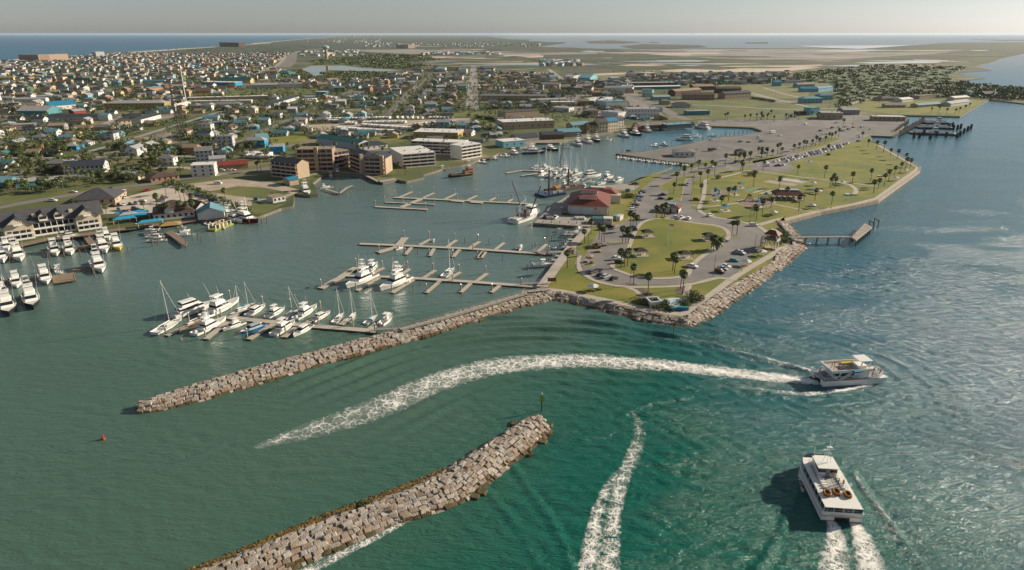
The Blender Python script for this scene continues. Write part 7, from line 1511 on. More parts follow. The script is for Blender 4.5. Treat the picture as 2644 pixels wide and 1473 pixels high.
def bld(label,v,a,c,D,h,roof,wc,rc,rh=2.5,fl=1,nw=0,name='building',sides='fr',axis='x',cat='building',z=1.66,extra=None,ov=.6,L=None):
    a,c=v(*a),v(*c);hd=heading(a,c);W=dist(a,c)
    t=thing(name,label,cat,(*a,z),hd);b=MB();b.box(0,W,0,D,0,h,WM_(wc));b.build('wall',t)
    b=MB();r=RM_(rc)
    if roof=='gable':b.gable(0,W,0,D,h,rh,r,WM_(wc),ov,axis)
    elif roof=='hip':b.hip(0,W,0,D,h,rh,r,ov)
    else:
        b.box(-.2,W+.2,-.2,D+.2,h,h+.25,r);rr=random.Random(int(W*10))
        for k in range(int(W*D/150)):x=rr.uniform(1,max(2,W-2));y=rr.uniform(1,max(2,D-2));b.box(x,x+1.2,y,y+1,h+.25,h+1.1,WM_('grey'))
    b.build('roof',t)
    if nw:facade(t,W,D,h,fl,nw,sides)
    FOOT.append((t.location[0]+math.cos(hd)*W/2-math.sin(hd)*D/2,t.location[1]+math.sin(hd)*W/2+math.cos(hd)*D/2,math.hypot(W,D)/2+5))
    if extra:extra(t,W,D,h)
    return t
a,c=VH(75,492),VH(1065,342);hd=heading(a,c);W=dist(a,c);t=thing('hotel','long dark-roofed hotel with white balconies and three big gables on the boardwalk','hotel',(*a,1.7),hd);FOOT.append((*VH(500,250),40));CY,SL=WM_('cream'),RM_('slate')
b=MB();b.box(0,W,2,14,0,7.4,CY);b.build('wall',t);b=MB();b.gable(-1,W+1,.5,15,7.4,5.6,RM_('dgrey'),CY,.5);rf=b.build('roof',t)
for x0,x1 in((0,W*.27),(W*.72,W*.97)):
    b=MB();b.box(x0,x1,-2,3,0,7.4,CY);b.gable(x0,x1,-2.2,7,7.4,4.6,SL,CY,.6,'y');b.build('gabled_wing',t)
    for f in range(3):
        b=MB();z=f*2.6+(.1 if f<2 else 2.3);ww=(x1-x0) if f<2 else(x1-x0)*.3;xm=(x0+x1)/2;b.box(xm-ww/2,xm+ww/2,-3.6,-2,z,z+.15,GEL2);b.box(xm-ww/2,xm+ww/2,-3.65,-3.55,z+.15,z+1.0,GEL)
        for k in range(5):x=xm-ww/2+ww*k/4;b.box(x-.12,x+.12,-3.6,-3.4,z,z+2.5,GEL)
        b.build('balcony',t);b=MB();b.box(xm-ww*.42,xm+ww*.42,-2.06,-2,z+.4,z+2.1,WINM);b.build('window',t)
for f in range(2):
    b=MB();z=f*3.4+.1;b.box(W*.28,W*.71,-.5,2,z,z+.15,GEL2);b.box(W*.28,W*.71,-.55,-.45,z+.15,z+1.05,GEL)
    for k in range(8):x=W*(.28+.43*k/7);b.box(x-.13,x+.13,-.5,-.25,z,z+3.3,GEL)
    b.build('balcony',t);b=MB();b.box(W*.29,W*.70,1.93,2,z+.5,z+2.7,WINM);b.build('window',t)
for xm in(W*.4,W*.56):b=MB();b.box(xm-2,xm+2,.2,5,7.6,10.2,CY);b.gable(xm-2,xm+2,0,7,10.2,2,SL,CY,.4,'y');b.box(xm-1.5,xm+1.5,.1,.2,8.2,9.8,WINM);b.box(xm-1.8,xm+1.8,-.5,-.4,7.7,8.6,GEL);b.build('dormer',rf)
for xm in(W*.32,W*.70):b=MB();b.box(xm-.9,xm+.9,3,4.5,7,11,CY);b.build('chimney',rf)
def rest(t,W,D,h):
    b=MB();b.box(W*.28,W*.5,-.2,5,h,h+2.2,WM_('white'));b.gable(W*.28,W*.5,-.5,8,h+2.2,2,RM_('brown'),WM_('white'),.5,'y');b.build('dormer',t);b=MB();b.box(W*.2,W*.32,D*.8,D,h+1,h+5,WM_('white'));b.hip(W*.2,W*.32,D*.8,D,h+5,2.5,RM_('brown'));b.build('cupola',t)
bld('low restaurant with a wide brown hip roof, white dormer and cupola beside the palms',VB,(120,655),(800,585),19,3.6,'hip','white','brown',5.5,1,7,'restaurant',extra=rest)
bld('open restaurant shed with pale blue metal roof over the slips',VB,(850,640),(1290,600),14,3.6,'gable','white','aqua',3.0,1,0,'restaurant_shed',axis='y');bld('white gabled hall with brown roof joined to the restaurant',VB,(830,560),(1050,510),12,4,'gable','white','brown',3.5,1,3,axis='y')
bld('dark-roofed hall with pale verandah and yellow fence behind the hotel',L1,(520,420),(825,405),22,3.4,'hip','tan','dgrey',5,1,5)
bld('white shed with broken roof and two small windows on the grassy point',VB,(2100,358),(2305,320),9,3.2,'flat','white','tan',fl=1,nw=3);bld('tan boathouse with bright blue curved roof below the brick condominium',VN,(410,910),(570,885),10,4,'gable','peach','blue',1.2,1,0)
BR=WM_('brick');
def condo(label,v,a,c,D,h,fl,rc='slate',bays=4,m=None,wc='brick',roof='gable',gal=True,towers=(),rh=2.6,axis='x'):
    def ex(t,W,D,h):
        if gal:galleries(t,W,h,fl,0,m or WM_('pink'),1.6,bays)
        for f in towers:b=MB();b.box(W*f-1.4,W*f+1.4,-2.6,-.1,0,h+2,WM_('tan'));b.build('stair_tower',t)
    return bld(label,v,a,c,D,h,roof,wc,rc,rh,fl,0,'condominium',cat='condominium',extra=ex,axis=axis)
condo('left brick condominium wing with dark gables, by the tan boathouse',VN,(100,735),(560,790),12,11,4,bays=5,wc='tan',axis='x');condo('central brick condominium block with yellow stair tower and rooftop terraces',VN,(570,650),(1200,640),14,16.5,5,'tan',6,roof='flat',towers=(.55,));condo('brick condominium wing between the stair tower and the pool',VN,(1200,610),(1480,560),14,13,4,'tan',4,roof='flat')
condo('right brick condominium wing with dark hipped roof over the pool',VN,(1490,585),(1750,690),14,12.5,4,bays=5,towers=(.97,),roof='hip');condo('end brick condominium block with arched gable at the water',VN,(1770,690),(2140,700),16,12,4,bays=4,towers=(.85,),wc='tan',axis='y')
CW=M('white_rail',(.68,.62,.54),.8,.05,1)
condo('white flat-roofed condominium block at the seawall with rounded balconies',V2,(1400,1345),(1700,1320),36,10.5,4,'white',4,CW,'white','flat');condo('white flat-roofed condominium block behind the palms court',V2,(1940,1265),(2120,1235),14,11,4,'white',4,CW,'white','flat');condo('long white flat-roofed condominium wing at the back of the court',V2,(1480,1205),(1960,1225),16,10.5,4,'white',7,CW,'cream','flat')
T=[
 ('long white warehouse with teal roof behind the brick condominium',V2,(605,1120),(990,1180),17,6,'gable','lgrey','dteal',2.5,1,0),('slate-roofed white hall at the end of the teal-roofed warehouse',V2,(1010,1185),(1260,1160),14,4,'hip','white','slate',2.5,1,5),
 ('yellow store with brown pilasters and blue awnings across from the camper park',V2,(1500,1070),(1910,1080),26,6.5,'flat','dyellow','white',1,1,6),('white gabled house with grey roof next to the yellow store',V2,(1915,1045),(2035,1050),12,4,'gable','white','grey',2.5,1,3),
 ('turquoise flat shed on the harbour edge',V3,(0,1158),(200,1140),16,5.5,'flat','aqua','white',1,1,3),('grey-roofed shed beside the turquoise shed',V3,(130,1110),(330,1090),14,4.5,'gable','grey','slate',2.5,1,0),
 ('peach shopping building with wavy white and yellow parapet',V3,(0,990),(470,970),26,8,'flat','peach','white',1,1,8),('brown rear roof of the peach shopping building',V3,(20,900),(330,880),22,9,'flat','tan','brown',1,1,0),
 ('blue-roofed waterfront shed among the charter boats',V3,(520,1060),(720,1050),16,5,'gable','grey','aqua',2.5,1,0),('open dark-roofed fish shed on the harbour pilings',V3,(360,1080),(560,1075),16,4.5,'gable','brown','slate',2,1,0),('tan waterfront house with bright blue gable',V3,(640,1020),(800,1005),12,8,'gable','tan','aqua',2.5,2,3),
 ('yellow waterfront house with brown roof',V3,(800,1020),(880,1015),12,8,'gable','yellow','brown',2.5,2,3),('tall white gabled waterfront townhouse with orange balconies, left of two',V3,(885,1020),(965,1015),12,11,'gable','cream','brown',3,3,3),('wide white waterfront townhouse with blue roof',V3,(970,1010),(1060,1000),14,11,'gable','cream','blue',3,3,4),('small white gabled townhouse, rightmost of the row',V3,(1062,975),(1112,970),12,9,'gable','white','brown',2.5,3,2),
 ('brown-roofed open dock pavilion right of the townhouses',V3,(1260,985),(1490,975),16,4,'gable','brown','grey',2.2,1,0),('round red-roofed hut by the dock pavilion',V3,(1215,1000),(1270,998),9,4,'hip','red','red',2.5,1,0),('dark shed with pale blue roof at the harbour head',V3,(1520,985),(1750,970),16,4.5,'flat','dgrey','aqua',1,1,0),
 ('two-storey white office building with grey-blue stripes',V3,(1150,870),(1440,868),22,9.5,'flat','white','lgrey',1,2,10),('white annex left of the office building',V3,(900,870),(1060,885),18,7,'flat','white','lgrey',1,1,0),('tall white hall behind the office building',V3,(950,800),(1150,790),26,10,'flat','lgrey','aqua',1,1,0),('small white box annex among the trees',V3,(445,815),(605,825),16,5,'flat','white','lgrey',1,1,2),
 ('white-roofed warehouse, left of the pair',V3,(720,755),(840,760),60,6,'flat','teal','white',1,1,0),('white-roofed warehouse, right of the pair',V3,(850,755),(962,758),60,6,'flat','grey','white',1,1,0),('low pale blue metal shed left of the warehouses',V3,(255,740),(585,730),16,4,'gable','lgrey','lgrey',1.5,1,0),('long low cream building behind the box annex',V3,(440,765),(660,765),14,5,'flat','cream','white',1,1,0),
 ('long tan two-storey motel with grey roof beside the straight road',V2,(2120,715),(2730,720),14,7,'gable','tan','grey',2,2,12),('white-fronted motel ring, front wing with teal wall',V3,(1140,620),(1640,610),12,5,'gable','teal','white',1.5,1,0),('pale gabled lobby of the teal motel',V3,(1100,625),(1210,625),20,6,'gable','aqua','white',3,1,0,),('back wing of the teal motel ring',V3,(1140,580),(1590,575),12,5,'gable','brown','lgrey',1.5,1,0),
 ('brown apartment row with dark mansard roofs, nearest of the brown cluster',V3,(1660,712),(1950,714),16,8,'gable','brick','brown',3,2,9),('brown apartment row, left rear of the cluster',V3,(1590,680),(1830,660),16,8,'gable','brown','tan',3,2,0),('brown apartment row with gables at the right of the cluster',V3,(2050,705),(2290,690),16,8,'gable','brick','slate',3,2,8),('brown apartment row at the back right of the cluster',V3,(1970,650),(2200,650),16,8,'gable','brown','brown',3,2,0),('brown apartment row at the far back of the cluster',V3,(1760,625),(1950,620),16,7,'gable','brown','tan',3,2,0),
 ('aqua shed with pale roof beside the diagonal road',V3,(1390,715),(1545,712),14,5,'gable','aqua','lgrey',2,1,0),('grey-roofed verandah building beside the big meadow',V3,(1575,785),(1730,785),16,4.5,'hip','lgrey','slate',3,1,6),('filling station canopy with teal edge near the harbour head',V3,(1705,855),(1910,850),12,5,'flat','teal','lgrey',1,1,0),
 ('blue metal house on stilts, nearest of the blue group',V4,(460,745),(640,742),14,7,'hip','aqua','aqua',2.5,2,5),('blue metal house, right of the nearest one',V4,(610,715),(735,712),12,7,'hip','aqua','blue',2.5,2,3),('bright blue roofed house in the second row',V4,(445,640),(600,640),14,6,'gable','aqua','blue',3,1,0),('pale blue house at the right of the second row',V4,(605,640),(740,625),14,6,'gable','aqua','aqua',2.5,1,3),('blue and tan house at the back of the blue group',V4,(415,600),(570,595),14,6,'gable','aqua','tan',2.5,1,0),('isolated aqua two-storey house left of the blue group',V4,(195,585),(262,585),14,8,'gable','aqua','blue',2.5,2,0),
 ('turquoise box tower beside the visitor centre',V4,(530,855),(612,850),12,9,'flat','aqua','aqua',1,1,0),('visitor centre with tan tower and pale curved walls',V4,(625,890),(830,895),20,7.5,'flat','tan','lgrey',1,1,4),('long grey ferry office shed with pale roof',V4,(835,850),(985,850),18,6,'gable','grey','lgrey',2,1,0),('long low ferry building with white flat roof at the inlet',V4,(1110,905),(1410,910),12,5,'flat','tan','white',1,1,7),('small dark kiosk in the lot before the turquoise tower',V4,(405,850),(500,850),10,4,'flat','brown','tan',1,1,0),
 ('boat ramp building with grey roof on the gravel lot',V3,(1580,1240),(1770,1242),12,4.2,'hip','white','grey',1.5,1,4),('small cream kiosk beneath a palm at the gravel lot edge',V3,(2180,1225),(2245,1225),8,3.5,'hip','cream','brown',1.5,1,2),
 ('grey-roofed bungalow, left of the seawall lawn group',V4,(1190,725),(1330,720),18,4,'hip','tan','slate',3,1,0),('white-gabled house in the seawall lawn group',V4,(1380,735),(1480,725),14,4,'gable','white','white',2,1,0),('small grey cabin row on the seawall lawn',V4,(1225,785),(1415,785),10,3.5,'gable','tan','grey',2,1,4),('aqua-roofed cottage on the seawall lawn',V4,(1530,785),(1740,770),12,3.5,'gable','tan','aqua',2.2,1,4),('long pale-roofed hall nearest the seawall corner',V4,(1830,775),(2010,750),14,4,'gable','lgrey','lgrey',2.5,1,0),('long tan hall behind the seawall cottages',V4,(1540,705),(1760,690),14,5,'flat','tan','tan',1,1,0),('brown-roofed house at the back of the seawall group',V4,(1590,660),(1700,655),14,5,'gable','brown','brown',2.5,1,0),('cream house with white trim right of the seawall group',V4,(1860,725),(2000,715),12,5,'gable','cream','white',2,1,0),('blue-roofed house among dark trees on the point',V4,(1955,670),(2060,670),12,5,'hip','lgrey','aqua',3,1,0),('dark house among the trees at the right edge',V4,(2140,690),(2260,688),12,6,'gable','slate','dgrey',3,1,0),
 ('white three-storey building with black shuttered windows at the crossroads',V1,(1780,1430),(1995,1420),13,8.5,'flat','white','white',1,3,3),('tall grey verandah house behind the white three-storey building',V1,(1820,1290),(1980,1280),12,9,'gable','lgrey','grey',2.5,3,4),('low white garage beside the red-roofed bar',V1,(1950,1320),(2095,1310),14,5,'gable','white','lgrey',1.5,1,2),('orange-red roofed bar with parked cars in front',V1,(2030,1365),(2300,1345),12,3.6,'gable','orange','red',2,1,0),
 ('brown brick bungalow with dark carport on the main street',L1,(1080,258),(1280,232),14,3.2,'hip','orange','brown',2.5,1,5),('long grey-roofed motel with teal band and red sign',V1,(595,1410),(970,1390),16,6,'gable','lgrey','slate',3,2,9),('teal-walled cottage with grey roof by the left field',L1,(110,290),(260,275),11,3.2,'gable','teal','lgrey',1.5,1,0),('aqua-roofed cottage at the left frame edge',L1,(-60,290),(75,285),14,3.4,'gable','teal','aqua',2.5,1,0),('white panel-roofed shed between field and palms',L1,(330,268),(420,262),9,3,'gable','white','lgrey',1,1,0),
 ('grey tower house with round balcony',V1,(2020,1180),(2165,1175),13,12,'flat','lgrey','grey',1,4,3),('aqua A-frame cottage with peach front',V1,(2390,1120),(2500,1110),12,4,'gable','peach','aqua',4.5,1,2),('green gable-roofed hall with teal end',V1,(160,850),(440,850),30,5,'gable','teal','lgrey',5,1,0),('church-like white building with bright blue roof',V1,(480,810),(720,790),22,6,'gable','white','blue',5,1,4),('long yellow lodge with pale grey roof',V1,(970,800),(1530,795),22,8,'hip','dyellow','lgrey',3,2,14),
 ('row of white storage units, nearest of three',V1,(1310,930),(1495,880),14,4.5,'gable','white','slate',2,1,8),('dark-roofed end of the storage row',V1,(1210,910),(1320,905),18,5,'gable','tan','slate',3,1,0),('white storage shed second row',V1,(1625,800),(1770,760),10,4,'gable','white','white',1.5,1,6),('grey-roofed long clinic by the storage sheds',V1,(1955,785),(2230,780),18,4.5,'hip','white','grey',3,1,0),('very long white-roofed storage building',V1,(1740,725),(2480,705),14,5,'flat','tan','white',1,1,0),('second very long white-roofed storage building',V1,(1740,755),(2330,745),12,4.5,'flat','cream','white',1,1,0),
 ('tall yellow house with dark gable roof',V1,(1815,690),(1960,685),16,10,'gable','dyellow','brown',5,2,3),('bright blue long warehouse',V1,(1870,580),(2180,585),26,7,'flat','blue','white',1,1,0),('long dark-green roofed hall with yellow gable end',V1,(2010,560),(2320,560),24,6,'gable','yellow','dteal',6,1,0),('orange and teal shops with small gables',V1,(1390,640),(1520,625),16,6,'gable','orange','aqua',2,1,0),('orange two-storey inn beside the small gabled shops',V1,(1530,610),(1630,605),16,7,'flat','orange','tan',1,2,0),('teal-walled storage row at the left',V1,(350,705),(545,700),12,4,'gable','teal','lgrey',1.5,1,0),('white long shed at left of the meadow',V1,(130,735),(425,730),12,4.5,'gable','white','lgrey',2,1,0),('white shed with red gable end by the many-ridged row',V1,(690,850),(800,840),14,4.5,'gable','red','lgrey',2,1,0),('grey-roofed building row with many ridges',V1,(440,900),(900,900),20,4,'gable','lgrey','slate',2.5,1,0),('tan school block at the left edge',V1,(0,765),(125,760),14,5,'flat','cream','tan',1,1,0),('pale flat shop with pink walls',V1,(120,985),(325,975),14,4.5,'flat','pink','lgrey',1,1,0),('grey barn with dark mouth',V1,(455,1000),(600,995),14,5.5,'gable','grey','tan',2,1,0),('yellow square house by the junction',V1,(1100,965),(1225,955),11,6.5,'hip','cream','brown',2,2,3),
 ('long slate-blue metal shed beside the meadow',V2,(210,775),(440,705),16,4.5,'gable','lgrey','slate',2,1,0),('blue boat shed by the crowded boatyard',V2,(160,1215),(295,1210),18,6,'flat','blue','lgrey',1,1,0),('turquoise store with white roof in mid town',V2,(600,665),(690,665),14,5,'flat','blue','white',1,1,0),('white row of townhouses, left part',V2,(0,610),(230,605),14,7,'gable','lgrey','lgrey',3,2,10),('white row of townhouses, right part',V2,(250,605),(470,600),14,7,'gable','white','grey',3,2,10),
 ('white-roofed block at the end of the straight road',V2,(1925,465),(1990,465),40,10,'flat','white','aqua',1,2,0),('aqua-roofed lodge near the straight road',V2,(1720,455),(1790,455),50,9,'gable','lgrey','aqua',3,1,0),('pink gabled restaurant in mid town',V2,(720,560),(815,555),22,6,'gable','peach','tan',4,1,0),('teal hipped restaurant near the highway',V2,(235,480),(345,482),30,5,'hip','teal','teal',6,1,0),('white hotel block beside the water tower',V2,(575,298),(680,298),30,14,'flat','white','white',1,3,0),('tan hotel end block beside the water tower',V2,(700,305),(760,303),30,14,'flat','cream','white',1,3,0),
 ('dark brown beachfront condominium slab far away on the coast',V1,(2035,218),(2215,222),60,32,'flat','brown','brown',1,4,0),('long brown beachfront condominium, left half',V1,(180,350),(360,358),40,22,'flat','brick','brown',1,4,0),('long orange-brown beachfront condominium, right half',V1,(365,358),(640,345),40,24,'flat','brick','tan',1,4,0),('white tower block by the beach with green roof beside it',V1,(895,322),(975,320),40,24,'flat','lgrey','white',1,3,0),('aqua gable warehouse by the salt flats',V3,(690,545),(800,548),60,9,'gable','aqua','aqua',6,1,0),('pale green building by the wrecked palms',V3,(430,530),(505,530),50,7,'gable','lgrey','aqua',3,1,0),('second pale green building by the wrecked palms',V3,(555,525),(645,528),50,7,'gable','lgrey','lgrey',3,1,0),('far tan condominium by the flats',V2,(1340,232),(1450,235),60,24,'flat','peach','peach',1,3,0)]
for e in T:bld(*e[:5],e[5],e[6],e[7],e[8],*e[9:])
def drums(n,L,h,sp):pass
t=thing('water_tower','tall water tower with brown shaft and pale aqua tank','water tower',(*V2(695,345),1.6));b=MB();b.cyl((0,0,0),(0,0,42),6.5,6,WM_('tan'),16);b.build('shaft',t);b=MB();b.cyl((0,0,42),(0,0,45),7,13.5,WM_('lgrey'),20);b.cyl((0,0,45),(0,0,52),13.5,13.5,M('tank_aqua',(.22,.40,.40),.6,0),20);b.cyl((0,0,52),(0,0,55),13.5,5,WM_('lgrey'),20);b.build('tank',t)
a=V1(1688,1215);t=thing('radio_mast','tall dark lattice radio mast rising above the left town','radio mast',(*a,1.6));b=MB();H_=63
for x,y in((-.8,-.5),(.8,-.5),(0,.9)):b.cyl((x,y,0),(x*.7,y*.7,H_),.26,.2,BLACKP,4)
for k in range(42):
    z=k*1.5;q=[(-.8,-.5),(.8,-.5),(0,.9)]
    for j in range(3):p,r2=q[j],q[(j+1)%3];b.cyl((*p,z),(*r2,z+1.5),.13,.13,BLACKP,3)
b.build('lattice',t);b=MB()
for k in range(5):b.box(-1.2,1.2,-1,1.2,H_-26+k*4.2,H_-25.3+k*4.2,M('mast_box',(.3,.28,.26),.6,0))
b.build('antenna_panels',t)
a=V1(1725,740);t=thing('monopole','slender white monopole tower behind the storage sheds','radio mast',(*a,1.6));b=MB();b.cyl((0,0,0),(0,0,55),.9,.5,GEL,8);b.build('pole',t);b=MB();b.cyl((0,0,50),(0,0,54),1.4,1.4,GEL,8);b.build('antenna_cluster',t)
for q,w_,d_,m in(((1240,250),4,3,'a'),((1290,300),11,5,'a'),((1440,270),10,5,'a'),((1450,235),8,4,'a'),((1555,335),12,4,'a'),((1330,255),9,5,'g')):
    b=MB();b.hip(-w_/2,w_/2,-d_/2,d_/2,2.6,1.1,CANV if m=='a' else UMB[1],.3)
    for x in(-w_/2,w_/2):
        for y in(-d_/2,d_/2):b.cyl((x,y,0),(x,y,2.7),.08,.08,GEL,5)
    o=b.build('awning');o.location=(*VH(*q),1.7);o.rotation_euler=(0,0,.55);later(tag(o,'a','awning'),'bright blue canopy' if m=='a' else 'grey fabric canopy','canopies on the restaurant terrace')
b=MB();b.hip(-5,5,-3,3,3,1.4,M('tan_thatch',(.36,.24,.08),.9,.15,2),.4)
for x in(-4,4):
    for y in(-2.5,2.5):b.cyl((x,y,0),(x,y,3),.1,.1,WOODB,5)
o=b.build('pier_canopy');o.location=(*VB(400,790),1.5);o.rotation_euler=(0,0,.4);tag(o,'tan roofed canopy over the rental boat pier','canopy')
# ------------------------------------------------------------------ town houses and trees
rng=random.Random(77)
TOWNP=[P(*q) for q in[(-900,190),(-300,172),(60,158),(500,124),(700,116),(800,122),(760,140),(700,165),(760,205),(860,215),(980,208),(1080,180),(1240,178),(1300,190),(1420,198),(1560,208),(1700,198),(1850,195),(1990,200),(2010,212),(1960,222),(1740,222),(1600,240),(1640,290),(1560,300),(1330,345),(1200,385),(1100,375),(980,365),(860,400),(700,420),(560,425),(400,470),(200,490),(-60,520),(-700,560)]]
NOH=[p for n,p in SHEETS if n in('grass_field','lawn_lot','green_field','sand_lot','pond','sandflat','pond_bank','scrub_belt')];NOT_=[p for n,p in SHEETS if n in('sand_lot','pond','sandflat','lawn_lot')]
def clear(x,y,pad,polys,roadpad=5):
    for fx,fy,r in FOOT:
        if abs(x-fx)<r+pad and abs(y-fy)<r+pad and math.hypot(x-fx,y-fy)<r+pad-4:return False
    for p in polys:
        if inpoly((x,y),p):return False
    for ps,wd in ROADS:
        for a,c in zip(ps,ps[1:]):
            if min(a[0],c[0])-30<x<max(a[0],c[0])+30 and min(a[1],c[1])-30<y<max(a[1],c[1])+30:
                dx,dy=c[0]-a[0],c[1]-a[1];t_=max(0,min(1,((x-a[0])*dx+(y-a[1])*dy)/(dx*dx+dy*dy+1e-9)))
                if math.hypot(x-a[0]-t_*dx,y-a[1]-t_*dy)<wd/2+roadpad:return False
    return True
HT=[('white','lgrey','gable'),('white','grey','hip'),('cream','brown','gable'),('tan','grey','hip'),('aqua','lgrey','gable'),('lgrey','teal','gable'),('cream','lgrey','gable'),('white','slate','gable'),('yellow','tan','gable'),('peach','brown','hip'),('lgrey','slate','hip'),('white','aqua','gable'),('blue','lgrey','hip'),('green','grey','gable'),('grey','white','gable'),('orange','tan','gable')]
def housebody(b,r,wc,rc,kind,W,D,h,sep=False):
    b.box(-W/2,W/2,-D/2,D/2,0,h,WM_(wc))
def hproto(k,st_):
    wc,rc,kind=HT[k];r=random.Random(k*7+st_);W,D,h=r.uniform(11,17),r.uniform(8,11),(3.1 if st_==1 else 6.2);t=thing('house','h','house');b=MB();b.box(-W/2,W/2,-D/2,D/2,0,h,WM_(wc))
    if k%3==0:b.box(-W/2+.5,-W/2+4.5,-D/2-3,-D/2,0,h*.8,WM_(wc))
    b.build('wall',t);b=MB();(b.gable(-W/2,W/2,-D/2,D/2,h,2.3,RM_(rc),WM_(wc),.6) if kind=='gable' else b.hip(-W/2,W/2,-D/2,D/2,h,2.4,RM_(rc),.6))
    if k%3==0:b.gable(-W/2+.5,-W/2+4.5,-D/2-3,0,h*.8,1.3,RM_(rc),WM_(wc),.3,'y')
    b.build('roof',t)
    for f in range(st_):
        for x in(-W*.33,0,W*.33):b=MB();z=f*3.1+1;b.box(x-.7,x+.7,-D/2-.05,-D/2+.02,z,z+1.3,WINM);b.build('window',t)
        b=MB();b.box(W/2-.02,W/2+.05,-1,1,f*3.1+1,f*3.1+2.3,WINM);b.build('window',t)
    if st_==2:b=MB();b.box(-W/2,W/2,-D/2-1.8,-D/2-.003,3.0,3.15,GEL2);b.box(-W/2,W/2,-D/2-1.85,-D/2-1.78,3.15,4,GEL2);b.build('porch',t)
    return t
CN={'lgrey':'light grey','slate':'slate','grey':'grey','dteal':'dark teal'}
for i in range(-34,10):
    for hor in(0,1):
        run=[];TA=R(3.0)
        for j in range(8,62):
            x0,y0=(i*115,j*55) if not hor else((j-45)*55,500+(i+34)*81);x,y=x0*math.cos(TA)-y0*math.sin(TA),x0*math.sin(TA)+y0*math.cos(TA)
            if inpoly((x,y),TOWNP) and y>470 and clear(x,y,2,NOH,-99):run.append((x,y))
            else:
                if len(run)>2:ROADS.append((run,6));strip('road',run,6.5,1.64,ROADM if i%3 else CONCG)
                run=[]
        if len(run)>2:ROADS.append((run,6));strip('road',run,6.5,1.64,ROADM)
cells=[];ang=R(3.0);ca,sa=math.cos(ang),math.sin(ang);ux,uy=23.0,27.0
for i in range(-160,60):
    for j in range(10,160):
        x0=i*ux+(6 if(i//4)%2 else 0);y0=j*uy+(9 if j%2 else 0);x=x0*ca-y0*sa+rng.uniform(-4,4);y=x0*sa+y0*ca+rng.uniform(-3,3)
        if not inpoly((x,y),TOWNP):continue
        sx_,sy_=proj(x,y)
        if not(-30<sx_<2680):continue
        if y>3600:continue
        cells.append((x,y))
houses=[c for c in cells if rng.random()<(.45+.5*((math.sin(c[0]*.011+1)*math.sin(c[1]*.008+c[0]*.003))>-.35)*rng.random()**.2 if c[1]>900 else.8) and clear(c[0],c[1],6,NOH)]
for(x0_,x1_,y0_,y1_),n_ in(((560,1500,560,900),46),((1700,2511,475,565),70),((1150,1700,470,560),40),((600,1100,560,660),14),((0,560,560,700),26)):
    for _ in range(n_):
        q_=V3(rng.uniform(x0_,x1_),rng.uniform(y0_,y1_))
        if clear(q_[0],q_[1],4,[],4):houses.append(q_)
for _ in range(16):houses.append(V4(rng.uniform(0,350),rng.uniform(470,555)))
houses.sort(key=lambda c:c[0]**2+c[1]**2)
for k,(x,y) in enumerate(houses[:300]):
    if k==0:HP={}
    ty=rng.choice([0,0,1,1,2,3,3,4,5,6,6,7,7,8,9,10,10,11,12,13,14,15]);s_=1 if rng.random()<.68 else 2
    near=k<110;key=(ty,s_,near)
    if key not in HP:
        HP[key]=hproto(ty,s_)
        if not near:
            for w_ in[q for q in KIDS[HP[key].name] if q.name.startswith(('window','porch'))]:KIDS[HP[key].name].remove(w_);bpy.data.objects.remove(w_)
    o=put(HP[key],(x,y,1.62),ang+rng.choice([0,0,math.pi/2,math.pi,-math.pi/2])+rng.uniform(-.05,.05),rng.uniform(.85,1.12),'h','house','h');wc,rc,kd=HT[ty]
    later(o,'%s %s %s house, %s roof'%(('one-storey','two-storey')[s_-1],CN.get(wc,wc),kd+'-roofed',CN.get(rc,rc)),'houses of the town')
b=MB();rr=random.Random(5)
for x,y in houses[300:]:
    wc,rc,kd=HT[rr.choice([0,1,2,3,3,4,5,6,7,7,8,9,10,10,10,13,13,3,2,15])];W,D,h=rr.uniform(9,19),rr.uniform(8,13),rr.choice([3.5,4,7,8]);W*=(2.6 if rr.random()<.05 else 1);b.T=Matrix.Translation((x+rr.uniform(-7,7),y+rr.uniform(-8,8),1.6))@Matrix.Rotation(ang+rr.choice([0,math.pi/2,.3,-.4])+rr.uniform(-.15,.15),4,'Z')
    b.box(-W/2,W/2,-D/2,D/2,0,h,WM_(wc));(b.gable(-W/2,W/2,-D/2,D/2,h,2.5,RM_(rc),WM_(wc),.6) if kd=='gable' else b.hip(-W/2,W/2,-D/2,D/2,h,2.5,RM_(rc),.6))
for k in range(420):
    f=rr.random();sx_,sy_=rr.choice([(rr.uniform(1090,1290),rr.uniform(138,143)),(rr.uniform(940,1080),rr.uniform(112,124)),(rr.uniform(780,1000),rr.uniform(100,112)),(rr.uniform(1080,1400),rr.uniform(112,122)),(rr.uniform(1400,1500),rr.uniform(160,172)),(rr.uniform(780,940),rr.uniform(132,146))]);x,y=P(sx_,sy_);b.T=Matrix.Translation((x,y,1.6))@Matrix.Rotation(rr.uniform(0,3),4,'Z');W=rr.uniform(12,24);c_=rr.choice(['white','cream','lgrey','aqua','tan']);b.box(-W/2,W/2,-7,7,0,7,WM_(c_));b.gable(-W/2,W/2,-7,7,7,3,RM_(rr.choice(['lgrey','slate','aqua','white'])),WM_(c_),.6)
for k in range(16):x,y=P(866+k*9 if k%2 else 880+k*3,94.2+.5*(k%3));b.T=Matrix.Translation((x,y,1.6));b.box(-30,30,-30,30,0,rr.uniform(20,55),WM_('lgrey'))
b.T=Matrix();tag(b.build('distant_houses'),'distant houses of the town stretching to the beach and flats',kind='stuff')
for k,(x,y) in enumerate(houses[:130]):
    if k%3!=1:a_=rng.choice([0,math.pi/2])+ang;col=CC[(k*7)%10];kd_=('sedan','suv','pickup')[k%3];later(putcar(kd_,col,(x+rng.uniform(-4,4),y-9.5),a_,'c','g',False,1.7),'%s %s'%(col,cartype(kd_)),'cars parked by town houses')
